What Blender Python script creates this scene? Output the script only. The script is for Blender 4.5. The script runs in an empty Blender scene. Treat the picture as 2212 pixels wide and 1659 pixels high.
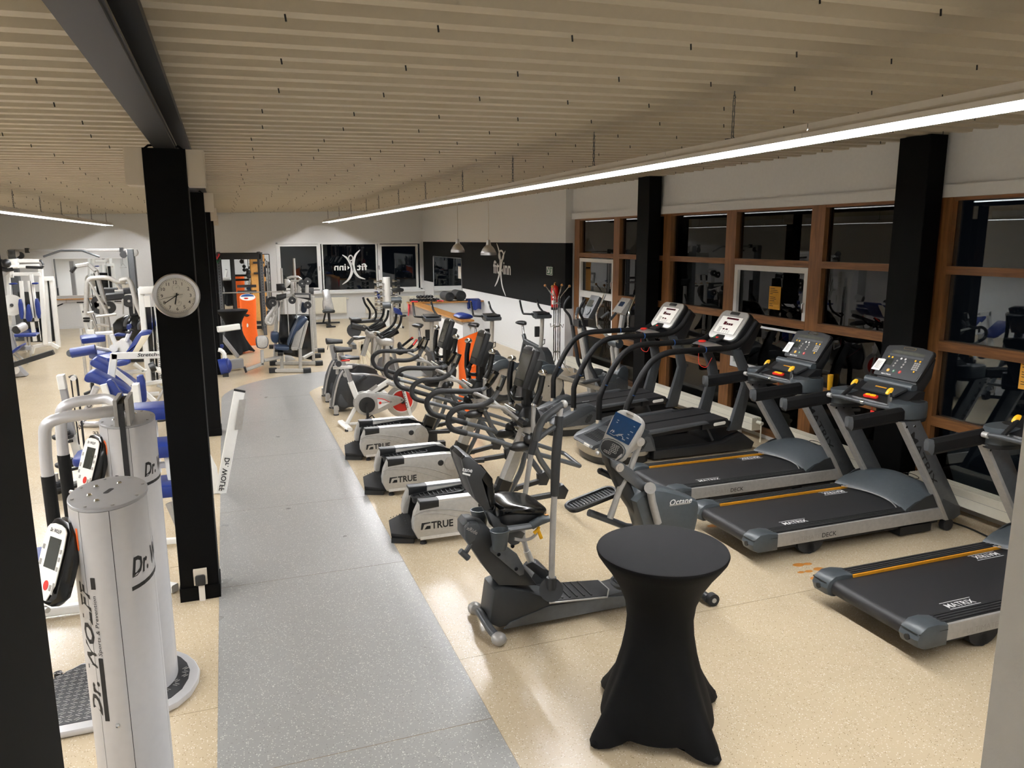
import bpy, bmesh, math, random
from mathutils import Vector as VV, Matrix
random.seed(7)
C = bpy.context.scene.collection
SC = bpy.context.scene
PI = math.pi

# ---------------------------------------------------------------- camera, world, exposure
cam = bpy.data.cameras.new('camera'); camo = bpy.data.objects.new('camera', cam); C.objects.link(camo)
cam.sensor_fit = 'HORIZONTAL'; cam.sensor_width = 36; cam.lens = 36 * 1650 / 2212.0
cam.clip_start = 0.05; cam.clip_end = 200
_X = VV((0.937365,-0.348342,-0.002086)); _D = VV((-0.066808,-0.173892,-0.982496)); _F = VV((0.341882,0.921097,-0.186272))
camo.matrix_world = Matrix(((_X.x, -_D.x, -_F.x, 0), (_X.y, -_D.y, -_F.y, 0), (_X.z, -_D.z, -_F.z, 2.85), (0, 0, 0, 1)))
SC.camera = camo
wd = bpy.data.worlds.new('night'); SC.world = wd; wd.use_nodes = True
wd.node_tree.nodes['Background'].inputs[0].default_value = (0.02, 0.025, 0.035, 1)
wd.node_tree.nodes['Background'].inputs[1].default_value = 0.12
SC.view_settings.view_transform = 'Standard'; SC.view_settings.look = 'None'
SC.view_settings.exposure = 0.0; SC.view_settings.gamma = 1.0; SC.view_settings.use_curve_mapping = False
TUBE = 345.0                                             # radiance of the fluorescent tubes

# ---------------------------------------------------------------- materials
def lin(h):
    if isinstance(h, str):
        h = h.lstrip('#'); h = [int(h[i:i + 2], 16) / 255 for i in (0, 2, 4)]
        return tuple(((c / 12.92) if c <= .04045 else ((c + .055) / 1.055) ** 2.4) for c in h)
    return tuple(h)
def mat(name, col, rough=.5, metal=0., var=.08, scale=25., bump=0., bscale=200., emit=0., spec=.5, coat=0., stretch=None):
    m = bpy.data.materials.new(name); m.use_nodes = True
    nt = m.node_tree; b = nt.nodes['Principled BSDF']; col = lin(col)
    b.inputs['Roughness'].default_value = rough; b.inputs['Metallic'].default_value = metal
    b.inputs['Specular IOR Level'].default_value = spec; b.inputs['Coat Weight'].default_value = coat
    tc = nt.nodes.new('ShaderNodeTexCoord'); mp = nt.nodes.new('ShaderNodeMapping')
    nt.links.new(tc.outputs['Object'], mp.inputs[0])
    if stretch: mp.inputs['Scale'].default_value = stretch
    nz = nt.nodes.new('ShaderNodeTexNoise'); nz.inputs['Scale'].default_value = scale; nz.inputs['Detail'].default_value = 4
    nt.links.new(mp.outputs[0], nz.inputs[0])
    rp = nt.nodes.new('ShaderNodeValToRGB')
    rp.color_ramp.elements[0].position = .3; rp.color_ramp.elements[1].position = .7
    rp.color_ramp.elements[0].color = (*[c * (1 - var) for c in col], 1)
    rp.color_ramp.elements[1].color = (*[min(1, c * (1 + var)) for c in col], 1)
    nt.links.new(nz.outputs[0], rp.inputs[0]); nt.links.new(rp.outputs[0], b.inputs['Base Color'])
    if bump:
        n2 = nt.nodes.new('ShaderNodeTexNoise'); n2.inputs['Scale'].default_value = bscale
        nt.links.new(mp.outputs[0], n2.inputs[0])
        bp = nt.nodes.new('ShaderNodeBump'); bp.inputs['Strength'].default_value = bump; bp.inputs['Distance'].default_value = .01
        nt.links.new(n2.outputs[0], bp.inputs['Height']); nt.links.new(bp.outputs[0], b.inputs['Normal'])
    if emit:
        b.inputs['Emission Color'].default_value = (*col, 1); b.inputs['Emission Strength'].default_value = emit
    return m
def vinyl(name, base, light, dark, rough):
    m = bpy.data.materials.new(name); m.use_nodes = True
    nt = m.node_tree; b = nt.nodes['Principled BSDF']; N = nt.nodes.new; Lk = nt.links.new
    tc = N('ShaderNodeTexCoord')
    def chips(scale, thr, seed):
        mp = N('ShaderNodeMapping'); mp.inputs['Location'].default_value = (seed, seed * .7, 0); Lk(tc.outputs['Object'], mp.inputs[0])
        v = N('ShaderNodeTexVoronoi'); v.inputs['Scale'].default_value = scale; v.inputs['Randomness'].default_value = 1; Lk(mp.outputs[0], v.inputs[0])
        s = N('ShaderNodeSeparateColor'); Lk(v.outputs['Color'], s.inputs[0])
        g = N('ShaderNodeMath'); g.operation = 'LESS_THAN'; g.inputs[1].default_value = thr; Lk(s.outputs[0], g.inputs[0])
        d = N('ShaderNodeMath'); d.operation = 'LESS_THAN'; d.inputs[1].default_value = .42; Lk(v.outputs['Distance'], d.inputs[0])
        p = N('ShaderNodeMath'); p.operation = 'MULTIPLY'; Lk(g.outputs[0], p.inputs[0]); Lk(d.outputs[0], p.inputs[1]); return p
    nz = N('ShaderNodeTexNoise'); nz.inputs['Scale'].default_value = 1.3; nz.inputs['Detail'].default_value = 8; Lk(tc.outputs['Object'], nz.inputs[0])
    rp = N('ShaderNodeValToRGB'); c = lin(base)
    rp.color_ramp.elements[0].position = .35; rp.color_ramp.elements[1].position = .65
    rp.color_ramp.elements[0].color = (*[x * .965 for x in c], 1); rp.color_ramp.elements[1].color = (*[min(1, x * 1.03) for x in c], 1)
    Lk(nz.outputs[0], rp.inputs[0]); cur = rp.outputs[0]
    for (sc, th, sd, cc) in ((120, .12, 0, light), (95, .05, 3.3, light), (140, .05, 7.1, dark)):
        k = chips(sc, th, sd); mx = N('ShaderNodeMix'); mx.data_type = 'RGBA'
        Lk(k.outputs[0], mx.inputs[0]); Lk(cur, mx.inputs[6]); mx.inputs[7].default_value = (*lin(cc), 1); cur = mx.outputs[2]
    Lk(cur, b.inputs['Base Color'])
    n3 = N('ShaderNodeTexNoise'); n3.inputs['Scale'].default_value = 3.0; n3.inputs['Detail'].default_value = 6; Lk(tc.outputs['Object'], n3.inputs[0])
    mr = N('ShaderNodeMapRange'); mr.inputs['To Min'].default_value = rough - .03; mr.inputs['To Max'].default_value = rough + .05; Lk(n3.outputs[0], mr.inputs[0])
    Lk(mr.outputs[0], b.inputs['Roughness'])
    n4 = N('ShaderNodeTexNoise'); n4.inputs['Scale'].default_value = 9; n4.inputs['Detail'].default_value = 5; Lk(tc.outputs['Object'], n4.inputs[0])
    bp = N('ShaderNodeBump'); bp.inputs['Strength'].default_value = .03; bp.inputs['Distance'].default_value = .02; Lk(n4.outputs[0], bp.inputs['Height']); Lk(bp.outputs[0], b.inputs['Normal'])
    return m
def glassy(name, ior=1.5, tint=(.75, .8, .82)):
    m = bpy.data.materials.new(name); m.use_nodes = True
    nt = m.node_tree; nt.nodes.clear(); N = nt.nodes.new; Lk = nt.links.new
    o = N('ShaderNodeOutputMaterial'); t = N('ShaderNodeBsdfTransparent'); t.inputs[0].default_value = (*tint, 1)
    g = N('ShaderNodeBsdfGlossy'); g.inputs['Roughness'].default_value = .0; g.inputs[0].default_value = (1, 1, 1, 1)
    fr = N('ShaderNodeFresnel'); fr.inputs[0].default_value = ior
    mx = N('ShaderNodeMixShader'); Lk(fr.outputs[0], mx.inputs[0]); Lk(t.outputs[0], mx.inputs[1]); Lk(g.outputs[0], mx.inputs[2]); Lk(mx.outputs[0], o.inputs[0])
    return m
def wood(name, a, b2, rough=.45, along='z'):
    m = mat(name, a, rough)
    nt = m.node_tree; N = nt.nodes.new; b = nt.nodes['Principled BSDF']
    tc = N('ShaderNodeTexCoord'); mp = N('ShaderNodeMapping')
    mp.inputs['Scale'].default_value = {'z': (14, 14, 1.2), 'y': (14, 1.2, 14), 'x': (1.2, 14, 14)}[along]
    nz = N('ShaderNodeTexNoise'); nz.inputs['Scale'].default_value = 2.2; nz.inputs['Detail'].default_value = 7; nz.inputs['Distortion'].default_value = .6
    rp = N('ShaderNodeValToRGB'); rp.color_ramp.elements[0].position = .3; rp.color_ramp.elements[1].position = .72
    rp.color_ramp.elements[0].color = (*lin(b2), 1); rp.color_ramp.elements[1].color = (*lin(a), 1)
    nt.links.new(tc.outputs['Object'], mp.inputs[0]); nt.links.new(mp.outputs[0], nz.inputs[0]); nt.links.new(nz.outputs[0], rp.inputs[0]); nt.links.new(rp.outputs[0], b.inputs['Base Color'])
    return m
M = dict(
 beige=vinyl('beige_vinyl', '#bfae92', '#d8d0be', '#80704f', .24), lane=vinyl('grey_vinyl', '#93928f', '#c3c2bc', '#6b6966', .28), weld=mat('weld_seam', '#8a7553', .6),
 deck=mat('ceiling_deck_paint', '#bbb09a', .45, var=.02), wall=mat('white_wall_paint', '#dededd', .8, var=.02, bump=.05), paintblack=mat('black_wall_paint', '#111112', .8, var=.05, spec=.15),
 colblack=mat('black_column_paint', '#050505', .6, spec=.08), beam=mat('black_beam_paint', '#1d1d1f', .45, var=.1), pine=wood('stained_pine', '#8a5c32', '#66401e'), piney=wood('stained_pine_rail', '#8a5c32', '#66401e', along='y'), oak=wood('oak_cap', '#c08a4c', '#a06e36', .3, 'y'),
 pvc=mat('white_window_plastic', '#e8e8e6', .35, var=.02), glass=glassy('window_glass', 1.52), radw=mat('radiator_white', '#e9e4d3', .35, var=.02), mirror=mat('mirror_silver', '#e6e9ea', .01, 1, var=0),
 rimglow=mat('added_rim_glow', (.97, .98, 1.0), emit=5.0), tube=mat('fluorescent_tube', (.97, .98, 1.0), emit=TUBE), refl=mat('lamp_reflector_white', '#f2f0ec', .4, var=.01), lampw=mat('lamp_housing_grey_white', '#d8d2c8', .45, var=.03),  # rimglow: added emission for the lamp rims, not a real diffuser
 blk=mat('black_plastic', '#17181a', .42, bump=.05), blkg=mat('gloss_black_plastic', '#0e0f10', .18), rub=mat('black_rubber', '#151517', .7, bump=.2, bscale=90), grip=mat('black_foam_grip', '#0a0a0b', .65, spec=.25, bump=.15, bscale=300), belt=mat('running_belt', '#1c1c1e', .55, bump=.12, bscale=500),
 char=mat('charcoal_plastic', '#3a3d40', .42), charb=mat('blue_charcoal_plastic', '#3f4549', .38), char2=mat('dark_charcoal_paint', '#2b2d2f', .4), steel=mat('grey_steel_paint', '#a9a7a3', .38, .3), steeld=mat('dark_steel_paint', '#5a5d60', .35, .4), silver=mat('silver_paint', '#b9b7b2', .35, .35), alu=mat('brushed_aluminium', '#cfcfd0', .28, .9, stretch=(1, 60, 60)), bright=mat('anodised_rail', '#e4e6e8', .3, .75),
 chrome=mat('chrome', '#e0e2e4', .08, 1, var=0), white=mat('white_machine_paint', '#ecebe6', .32, var=.02), cream=mat('cream_machine_paint', '#e6dcc2', .35, var=.02), blue=mat('blue_vinyl_upholstery', '#1a3078', .4, bump=.12), blued=mat('dark_blue_upholstery', '#23344d', .35, bump=.1), blueb=mat('blue_side_panel', '#25508c', .35),
 orange=mat('orange_plastic', '#f0661a', .4, var=.03), orl=mat('orange_trim_line', '#c98a1c', .45), yel=mat('yellow_grip', '#f2b51c', .4), red=mat('red_plastic', '#cf2a20', .35), redf=mat('red_cloth', '#d8434a', .8), green=mat('green_sign', '#2d6a4a', .5), paper=mat('paper_white', '#efece4', .8, var=.02), paperO=mat('orange_paper', '#e0a23a', .8, var=.04),
 cloth=mat('black_stretch_fabric', '#070708', .7, spec=.12, bump=.2, bscale=700), clothtop=mat('black_table_top_fabric', '#111113', .8, spec=.15, bump=.2, bscale=700), ink=mat('black_ink', '#141414', .6), inkw=mat('white_ink', '#e8e8e6', .6), inkg=mat('grey_ink', '#9b9791', .6), inko=mat('orange_ink', '#ea6a2a', .6), lcd=mat('grey_screen', '#55564f', .2), lcdb=mat('dark_blue_screen', '#12304f', .15), lcdd=mat('dark_screen', '#30332f', .15), ledr=mat('dark_red_display', '#4a1220', .25),
 beigep=mat('beige_disc_plastic', '#a9a294', .42), smoke=mat('smoked_acrylic', '#111213', .12), tread=mat('black_tread_plate', '#2b2c2e', .42, .3), gold=mat('brass', '#a9793a', .35, .8), clockw=mat('clock_face', '#e4e1d8', .6, var=.01), cardO=mat('tan_board', '#d9a055', .6), night=mat('night_ground', '#15171a', .9), box=mat('white_junction_box', '#cfc4b2', .5, var=.01), tan=mat('rust_stain', '#b87a35', .35))

# ---------------------------------------------------------------- mesh helpers
class B:
    """collects shapes in world coordinates, becomes ONE mesh"""
    def __init__(s): s.v = []; s.f = []
    def add(s, vs, fs):
        n = len(s.v); s.v += [tuple(p) for p in vs]; s.f += [tuple(i + n for i in q) for q in fs]; return s
    def bx(s, x0, x1, y0, y1, z0, z1):
        x0, x1 = min(x0, x1), max(x0, x1); y0, y1 = min(y0, y1), max(y0, y1); z0, z1 = min(z0, z1), max(z0, z1)
        return s.add([(x0, y0, z0), (x1, y0, z0), (x1, y1, z0), (x0, y1, z0), (x0, y0, z1), (x1, y0, z1), (x1, y1, z1), (x0, y1, z1)],
                     [(0, 3, 2, 1), (4, 5, 6, 7), (0, 1, 5, 4), (1, 2, 6, 5), (2, 3, 7, 6), (3, 0, 4, 7)])
    def beam(s, p, q, w, h, up=(0, 0, 1), c=0.):
        """bar from p to q, w sideways, h along up; c chamfers its edges"""
        p, q = VV(p), VV(q); d = (q - p).normalized(); u = VV(up)
        if abs(d.dot(u)) > .98: u = VV((1, 0, 0))
        r = d.cross(u).normalized(); u = r.cross(d).normalized(); a, b = w / 2, h / 2
        if c <= 0: pr = [(-a, -b), (a, -b), (a, b), (-a, b)]
        else: pr = [(-a + c, -b), (a - c, -b), (a, -b + c), (a, b - c), (a - c, b), (-a + c, b), (-a, b - c), (-a, -b + c)]
        n = len(pr)
        return s.add([e + r * x + u * y for e in (p, q) for x, y in pr], [tuple(range(n))[::-1], tuple(range(n, 2 * n))] + [(i, (i + 1) % n, n + (i + 1) % n, n + i) for i in range(n)])
    def tube(s, pts, r, n=8, bend=0, caps=True, flat=1., closed=False):
        """round tube along pts; bend = rounding radius at its corners"""
        pts = [VV(p) for p in pts]
        rr = list(r) if isinstance(r, (list, tuple)) else [r] * len(pts)
        if bend and len(pts) > 2:
            o = [pts[0]]; ro = [rr[0]]
            for i in range(1, len(pts) - 1):
                a, b, c = pts[i - 1], pts[i], pts[i + 1]; k = min(bend, (b - a).length * .49, (c - b).length * .49)
                p0 = b + (a - b).normalized() * k; p1 = b + (c - b).normalized() * k
                for t in (0, .25, .5, .75, 1): o.append(p0 * (1 - t) ** 2 + b * 2 * t * (1 - t) + p1 * t * t); ro.append(rr[i])
            o.append(pts[-1]); ro.append(rr[-1]); pts, rr = o, ro
        m = len(pts); d0 = (pts[1] - pts[0]).normalized()
        u = VV((0, 0, 1)) if abs(d0.z) < .9 else VV((1, 0, 0)); vs = []
        for i, p in enumerate(pts):
            if closed: d = (pts[(i + 1) % m] - pts[i - 1]).normalized()
            else: d = (pts[min(i + 1, m - 1)] - pts[max(i - 1, 0)])
            d = d.normalized() if d.length > 1e-9 else d0
            u = (u - d * u.dot(d)).normalized(); w = d.cross(u)
            vs += [p + (u * math.cos(2 * PI * k / n) * flat + w * math.sin(2 * PI * k / n)) * rr[i] for k in range(n)]
        fs = [(i * n + k, i * n + (k + 1) % n, (i + 1) * n + (k + 1) % n, (i + 1) * n + k) for i in range(m - 1) for k in range(n)]
        if closed: fs += [((m - 1) * n + k, (m - 1) * n + (k + 1) % n, (k + 1) % n, k) for k in range(n)]
        elif caps: fs += [tuple(range(n))[::-1], tuple((m - 1) * n + k for k in range(n))]
        return s.add(vs, fs)
    def cyl(s, p, q, r, n=16, r2=None): return s.tube([p, q], [r, r if r2 is None else r2], n)
    def ball(s, c, r, n=10, sc=(1, 1, 1)):
        c = VV(c); m = n // 2; vs = []; fs = []
        for i in range(m + 1):
            t = PI * i / m
            vs += [(c.x + sc[0] * r * math.sin(t) * math.cos(2 * PI * k / n), c.y + sc[1] * r * math.sin(t) * math.sin(2 * PI * k / n), c.z + sc[2] * r * math.cos(t)) for k in range(n)]
        for i in range(m):
            for k in range(n): fs.append((i * n + k, (i + 1) * n + k, (i + 1) * n + (k + 1) % n, i * n + (k + 1) % n))
        return s.add(vs, fs)
    def lathe(s, prof, c, n=24, sx=1., sy=1.):
        c = VV(c); m = len(prof)
        vs = [(c.x + r * sx * math.cos(2 * PI * k / n), c.y + r * sy * math.sin(2 * PI * k / n), c.z + z) for r, z in prof for k in range(n)]
        fs = [(i * n + k, i * n + (k + 1) % n, (i + 1) * n + (k + 1) % n, (i + 1) * n + k) for i in range(m - 1) for k in range(n)]
        return s.add(vs, fs + [tuple(range(n))[::-1], tuple((m - 1) * n + k for k in range(n))])
    def slab(s, pts, nrm, th, ch=0.):
        """outline pts (3-D, planar) given thickness th along nrm (centred), edges chamfered by ch"""
        pts = [VV(p) for p in pts]; nrm = VV(nrm).normalized(); k = len(pts); cen = sum(pts, VV()) / k
        ar = VV()
        for i in range(k): ar += (pts[i] - cen).cross(pts[(i + 1) % k] - cen)
        if ar.dot(nrm) < 0: pts = pts[::-1]
        def inset(d):
            o = []
            for i in range(k):
                a = (pts[i] - pts[i - 1]).normalized(); b = (pts[(i + 1) % k] - pts[i]).normalized()
                na, nb = nrm.cross(a), nrm.cross(b); t = na + nb; t = t / max(.35, 1 + na.dot(nb)); o.append(pts[i] + t * d)
            return o
        h = th / 2
        if ch <= 0: rings = [(pts, -h), (pts, h)]
        else:
            i1, i2 = inset(ch), inset(ch * .3)
            rings = [(i1, -h), (i2, -h + ch * .3), (pts, -h + ch), (pts, h - ch), (i2, h - ch * .3), (i1, h)]
        vs = [p + nrm * z for ring, z in rings for p in ring]; m = len(rings)
        fs = [tuple(range(k))[::-1], tuple((m - 1) * k + i for i in range(k))]
        fs += [(j * k + i, j * k + (i + 1) % k, (j + 1) * k + (i + 1) % k, (j + 1) * k + i) for j in range(m - 1) for i in range(k)]
        return s.add(vs, fs)
    def quad(s, a, b, c, d): return s.add([a, b, c, d], [(0, 1, 2, 3)])
    def loft(s, rings, caps=True):
        k = len(rings[0]); m = len(rings); vs = [p for r in rings for p in r]
        fs = [(j * k + i, j * k + (i + 1) % k, (j + 1) * k + (i + 1) % k, (j + 1) * k + i) for j in range(m - 1) for i in range(k)]
        if caps: fs += [tuple(range(k))[::-1], tuple((m - 1) * k + i for i in range(k))]
        return s.add(vs, fs)
def rrect(o, ux, uy, w, h, r, n=4):
    """rounded rectangle outline centred on o in the plane ux, uy"""
    o, ux, uy = VV(o), VV(ux).normalized(), VV(uy).normalized(); r = min(r, w / 2 - 1e-4, h / 2 - 1e-4); p = []
    for cx, cy, a0 in ((w / 2 - r, h / 2 - r, 0), (-w / 2 + r, h / 2 - r, PI / 2), (-w / 2 + r, -h / 2 + r, PI), (w / 2 - r, -h / 2 + r, 1.5 * PI)):
        for i in range(n + 1): a = a0 + PI / 2 * i / n; p.append(o + ux * (cx + r * math.cos(a)) + uy * (cy + r * math.sin(a)))
    return p
def smooth_poly(pts, it=2):
    """Chaikin rounding of a closed outline"""
    pts = [VV(p) for p in pts]
    for _ in range(it): pts = [q for i in range(len(pts)) for q in (pts[i] * .75 + pts[(i + 1) % len(pts)] * .25, pts[i] * .25 + pts[(i + 1) % len(pts)] * .75)]
    return pts
def spline(pts, n=6):
    pts = [VV(p) for p in pts]; o = []; P = [pts[0]] + pts + [pts[-1]]
    for i in range(1, len(P) - 2):
        for k in range(n):
            t = k / n; a, b, c, d = P[i - 1], P[i], P[i + 1], P[i + 2]
            o.append(.5 * ((2 * b) + (c - a) * t + (2 * a - 5 * b + 4 * c - d) * t * t + (3 * b - a - 3 * c + d) * t ** 3))
    return o + [pts[-1]]
def xz3(l, y): return [(a, y, b) for a, b in l]
def yz3(l, x): return [(x, a, b) for a, b in l]
def xy3(l, z): return [(a, b, z) for a, b in l]
def sh(l, d): return [tuple(a + b for a, b in zip(p, d)) for p in l]
def base_of(o):
    while o and o.parent: o = o.parent
    return VV(o.location) if o else VV((0, 0, 0))
def part(name, b, m, parent=None, sm=40, label=None, kind=None, loc=None):
    org = base_of(parent) if parent else VV(loc or (0, 0, 0))
    me = bpy.data.meshes.new(name); me.from_pydata([tuple(VV(p) - org) for p in b.v], [], b.f)
    bm = bmesh.new(); bm.from_mesh(me); bmesh.ops.recalc_face_normals(bm, faces=bm.faces); bm.to_mesh(me); bm.free()
    me.materials.append(M[m] if isinstance(m, str) else m)
    if sm: me.polygons.foreach_set('use_smooth', [True] * len(me.polygons)); me.set_sharp_from_angle(angle=math.radians(sm))
    o = bpy.data.objects.new(name, me); C.objects.link(o)
    if parent: o.parent = parent
    else: o.location = org
    if label: o['label'] = label
    if kind: o['kind'] = kind
    return o
def thing(name, loc, label, cat, group=None):
    o = bpy.data.objects.new(name, None); C.objects.link(o); o.location = loc; o.empty_display_size = .1
    o['label'] = label; o['category'] = cat
    if group: o['group'] = group
    return o
def single(name, b, m, loc, label, cat, group=None, sm=40):
    o = part(name, b, m, None, sm, loc=loc); o['label'] = label; o['category'] = cat
    if group: o['group'] = group
    return o
def struct(name, b, m, sm=0, parent=None): return part(name, b, m, parent, sm, kind=None if parent else 'structure')
def dup(root, d, label):
    r = root.copy(); C.objects.link(r); r.location = VV(root.location) + VV(d); r['label'] = label
    for c in list(root.children):
        k = c.copy(); C.objects.link(k); k.parent = r
        for g in c.children: e = g.copy(); C.objects.link(e); e.parent = k
    return r
def write(name, txt, o, ux, uy, size, m, parent, bold=0., shear=0., mirror=False, width=None):
    """flat lettering, left bottom corner at o, running along ux, standing along uy"""
    cu = bpy.data.curves.new('txt', 'FONT'); cu.body = txt; cu.size = 1; cu.offset = bold; cu.shear = shear; cu.resolution_u = 2
    ob = bpy.data.objects.new('txt', cu); C.objects.link(ob); dg = bpy.context.evaluated_depsgraph_get(); dg.update()
    me = ob.evaluated_get(dg).to_mesh(); vs = [tuple(v.co) for v in me.vertices]; fs = [tuple(p.vertices) for p in me.polygons]
    ob.evaluated_get(dg).to_mesh_clear(); bpy.data.objects.remove(ob); bpy.data.curves.remove(cu)
    ux, uy, o = VV(ux).normalized(), VV(uy).normalized(), VV(o); s = size / .7
    xs = [v[0] for v in vs]; k = s if width is None else width / max(1e-6, max(xs) - min(xs)); x0 = min(xs)
    b = B(); b.add([o + ux * ((v[0] - x0) * k * (-1 if mirror else 1)) + uy * (v[1] * s) for v in vs], fs)
    return part(name, b, m, parent, 0)

# ================================================================ THE ROOM
XL, XR, YF, YN = -6.6, 7.17, 28.4, -1.2
def zc(x): return 3.757 + .021 * x
struct('floor', B().bx(XL, XR + .1, YN, YF, -.12, -.004), 'weld'); FL = bpy.data.objects['floor']
ys = [YN] + [4.65 + 2.35 * k for k in range(-2, 11) if YN < 4.65 + 2.35 * k < YF] + [YF]
for a, b in zip(ys[:-1], ys[1:]): part('vinyl_sheet', B().bx(XL, XR + .1, a + .0025, b - .0025, -.004, 0), 'beige', FL, 0)
lane_l = [(-.226, YN)] + [(-0.220,14.699),(-0.171,15.050),(-0.069,15.400),(0.145,15.831),(0.394,16.172),(0.651,16.415),(1.048,16.700),(1.590,16.908),(2.000,16.966)] + [(2.6, 17.0), (4.2, 17.0)]
lane_r = [(1.335, YN)] + [(1.337,14.631),(1.372,14.781),(1.434,14.923),(1.596,15.204),(1.705,15.303)] + [(2.1, 15.5), (4.2, 15.6)]
lw = struct('walkway_inlay', B().slab(xy3(lane_l + lane_r[::-1], .0004), (0, 0, 1), .0008), 'weld', parent=FL)
yl = [YN, 1.75, 3.95, 6.4, 8.3, 10.4, 12.5, 14.4]
for a, b in zip(yl[:-1], yl[1:]): part('walkway_sheet', B().bx(-.226 + .002, 1.335 - .002, a + .0025, b - .0025, .0008, .002), 'lane', lw, 0)
ll = [(-.224, 14.405)] + lane_l[1:]; lr = [(1.333, 14.405)] + lane_r[1:]
part('walkway_sheet', B().slab(xy3(ll + lr[::-1], .0014), (0, 0, 1), .0012), 'lane', lw, 0)
for i, (x, y, r) in enumerate([(4.603,5.089,0.050),(4.694,5.076,0.035),(4.593,4.949,0.030),(4.706,4.957,0.045),(4.665,4.862,0.045),(4.550,4.817,0.040),(4.516,4.958,0.030),(4.445,6.152,0.050)]):
    st = B().lathe([(r * (.9 + .2 * ((i * 7) % 3) / 3), .0002), (r * .5, .0005)], (x, y, 0), 12, 1.3, .8); part('rust_stain', st, 'tan', FL, 0)

# ceiling: corrugated deck panels of three ribs, sloping up towards the windows
ce = B(); ce.add([(XL, YN, zc(XL) + .09), (XR + .3, YN, zc(XR + .3) + .09), (XR + .3, YF + .2, zc(XR + .3) + .09), (XL, YF + .2, zc(XL) + .09)], [(0, 3, 2, 1)])
ce.add([(XL, YN, zc(XL) + .2), (XR + .3, YN, zc(XR + .3) + .2), (XR + .3, YF + .2, zc(XR + .3) + .2), (XL, YF + .2, zc(XL) + .2)], [(0, 1, 2, 3)])
struct('ceiling', ce, 'deck'); CE = bpy.data.objects['ceiling']
P = .827; R_ = P / 3; k = -6
while 3.34 + P * k < YN: k += 1
scr = B()
while 3.34 + P * k < YF:
    y0 = 3.34 + P * k; pr = [(0, .075)]
    for j in range(3):
        a = j * R_; pr += [(a + .088, .075), (a + .112, 0), (a + .205, 0), (a + .229, .075)]
    pr += [(P - .006, .075)]; b = B(); n = len(pr)
    b.add([(x, min(y0 + yy, YF), zc(x) + zz) for x in (XL, XR + .3) for yy, zz in pr] + [(x, min(y0 + yy, YF), zc(x) + zz + .004) for x in (XL, XR + .3) for yy, zz in pr],
          [(i, i + 1, n + i + 1, n + i) for i in range(n - 1)] + [(2 * n + i, 3 * n + i, 3 * n + i + 1, 2 * n + i + 1) for i in range(n - 1)])
    part('deck_panel', b, 'deck', CE, 0)
    for q in range(-9, 11):
        x = .30 + .65 * q + ((k * 37) % 5) * .02
        if XL < x < XR and abs(x + .35) > .2: scr.cyl((x, y0 + .15, zc(x)), (x + .004, y0 + .152, zc(x) - .028), .0045, 5)
    k += 1
sc_ = part('ceiling_screw', scr, 'ink', CE, 0, kind='stuff')

# walls
def wall(name, b, m='wall'): return struct(name, b, m)
wx0, wx1, wz0, wz1 = 1.72, 6.93, 1.0, 2.745
far = B(); far.bx(XL - .2, wx0, YF, YF + .2, 0, 4); far.bx(wx1, XR + .3, YF, YF + .2, 0, 4); far.bx(wx0, wx1, YF, YF + .2, 0, wz0); far.bx(wx0, wx1, YF, YF + .2, wz1, 4)
wall('wall_back', far)
wall('wall_left', B().bx(XL - .2, XL, YN, YF, 0, 4)); wall('wall_front', B().bx(XL - .2, XR + .3, YN - .2, YN, 0, 4.1))
LWX = 7.0
lwl = wall('wall_right', B().bx(LWX, LWX + .4, 15.48, YF, 0, 4))
struct('painted_band', B().bx(LWX - .003, LWX, 15.477, 28.38, 1.33, 2.765).bx(LWX - .003, XR, 15.474, 15.48, 1.33, 2.765), 'paintblack', parent=lwl)
struct('baseboard_back', B().bx(XL, LWX, YF - .015, YF, 0, .07), 'wall'); struct('baseboard_right', B().bx(LWX - .015, LWX, 15.5, YF, 0, .07), 'wall')
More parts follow.
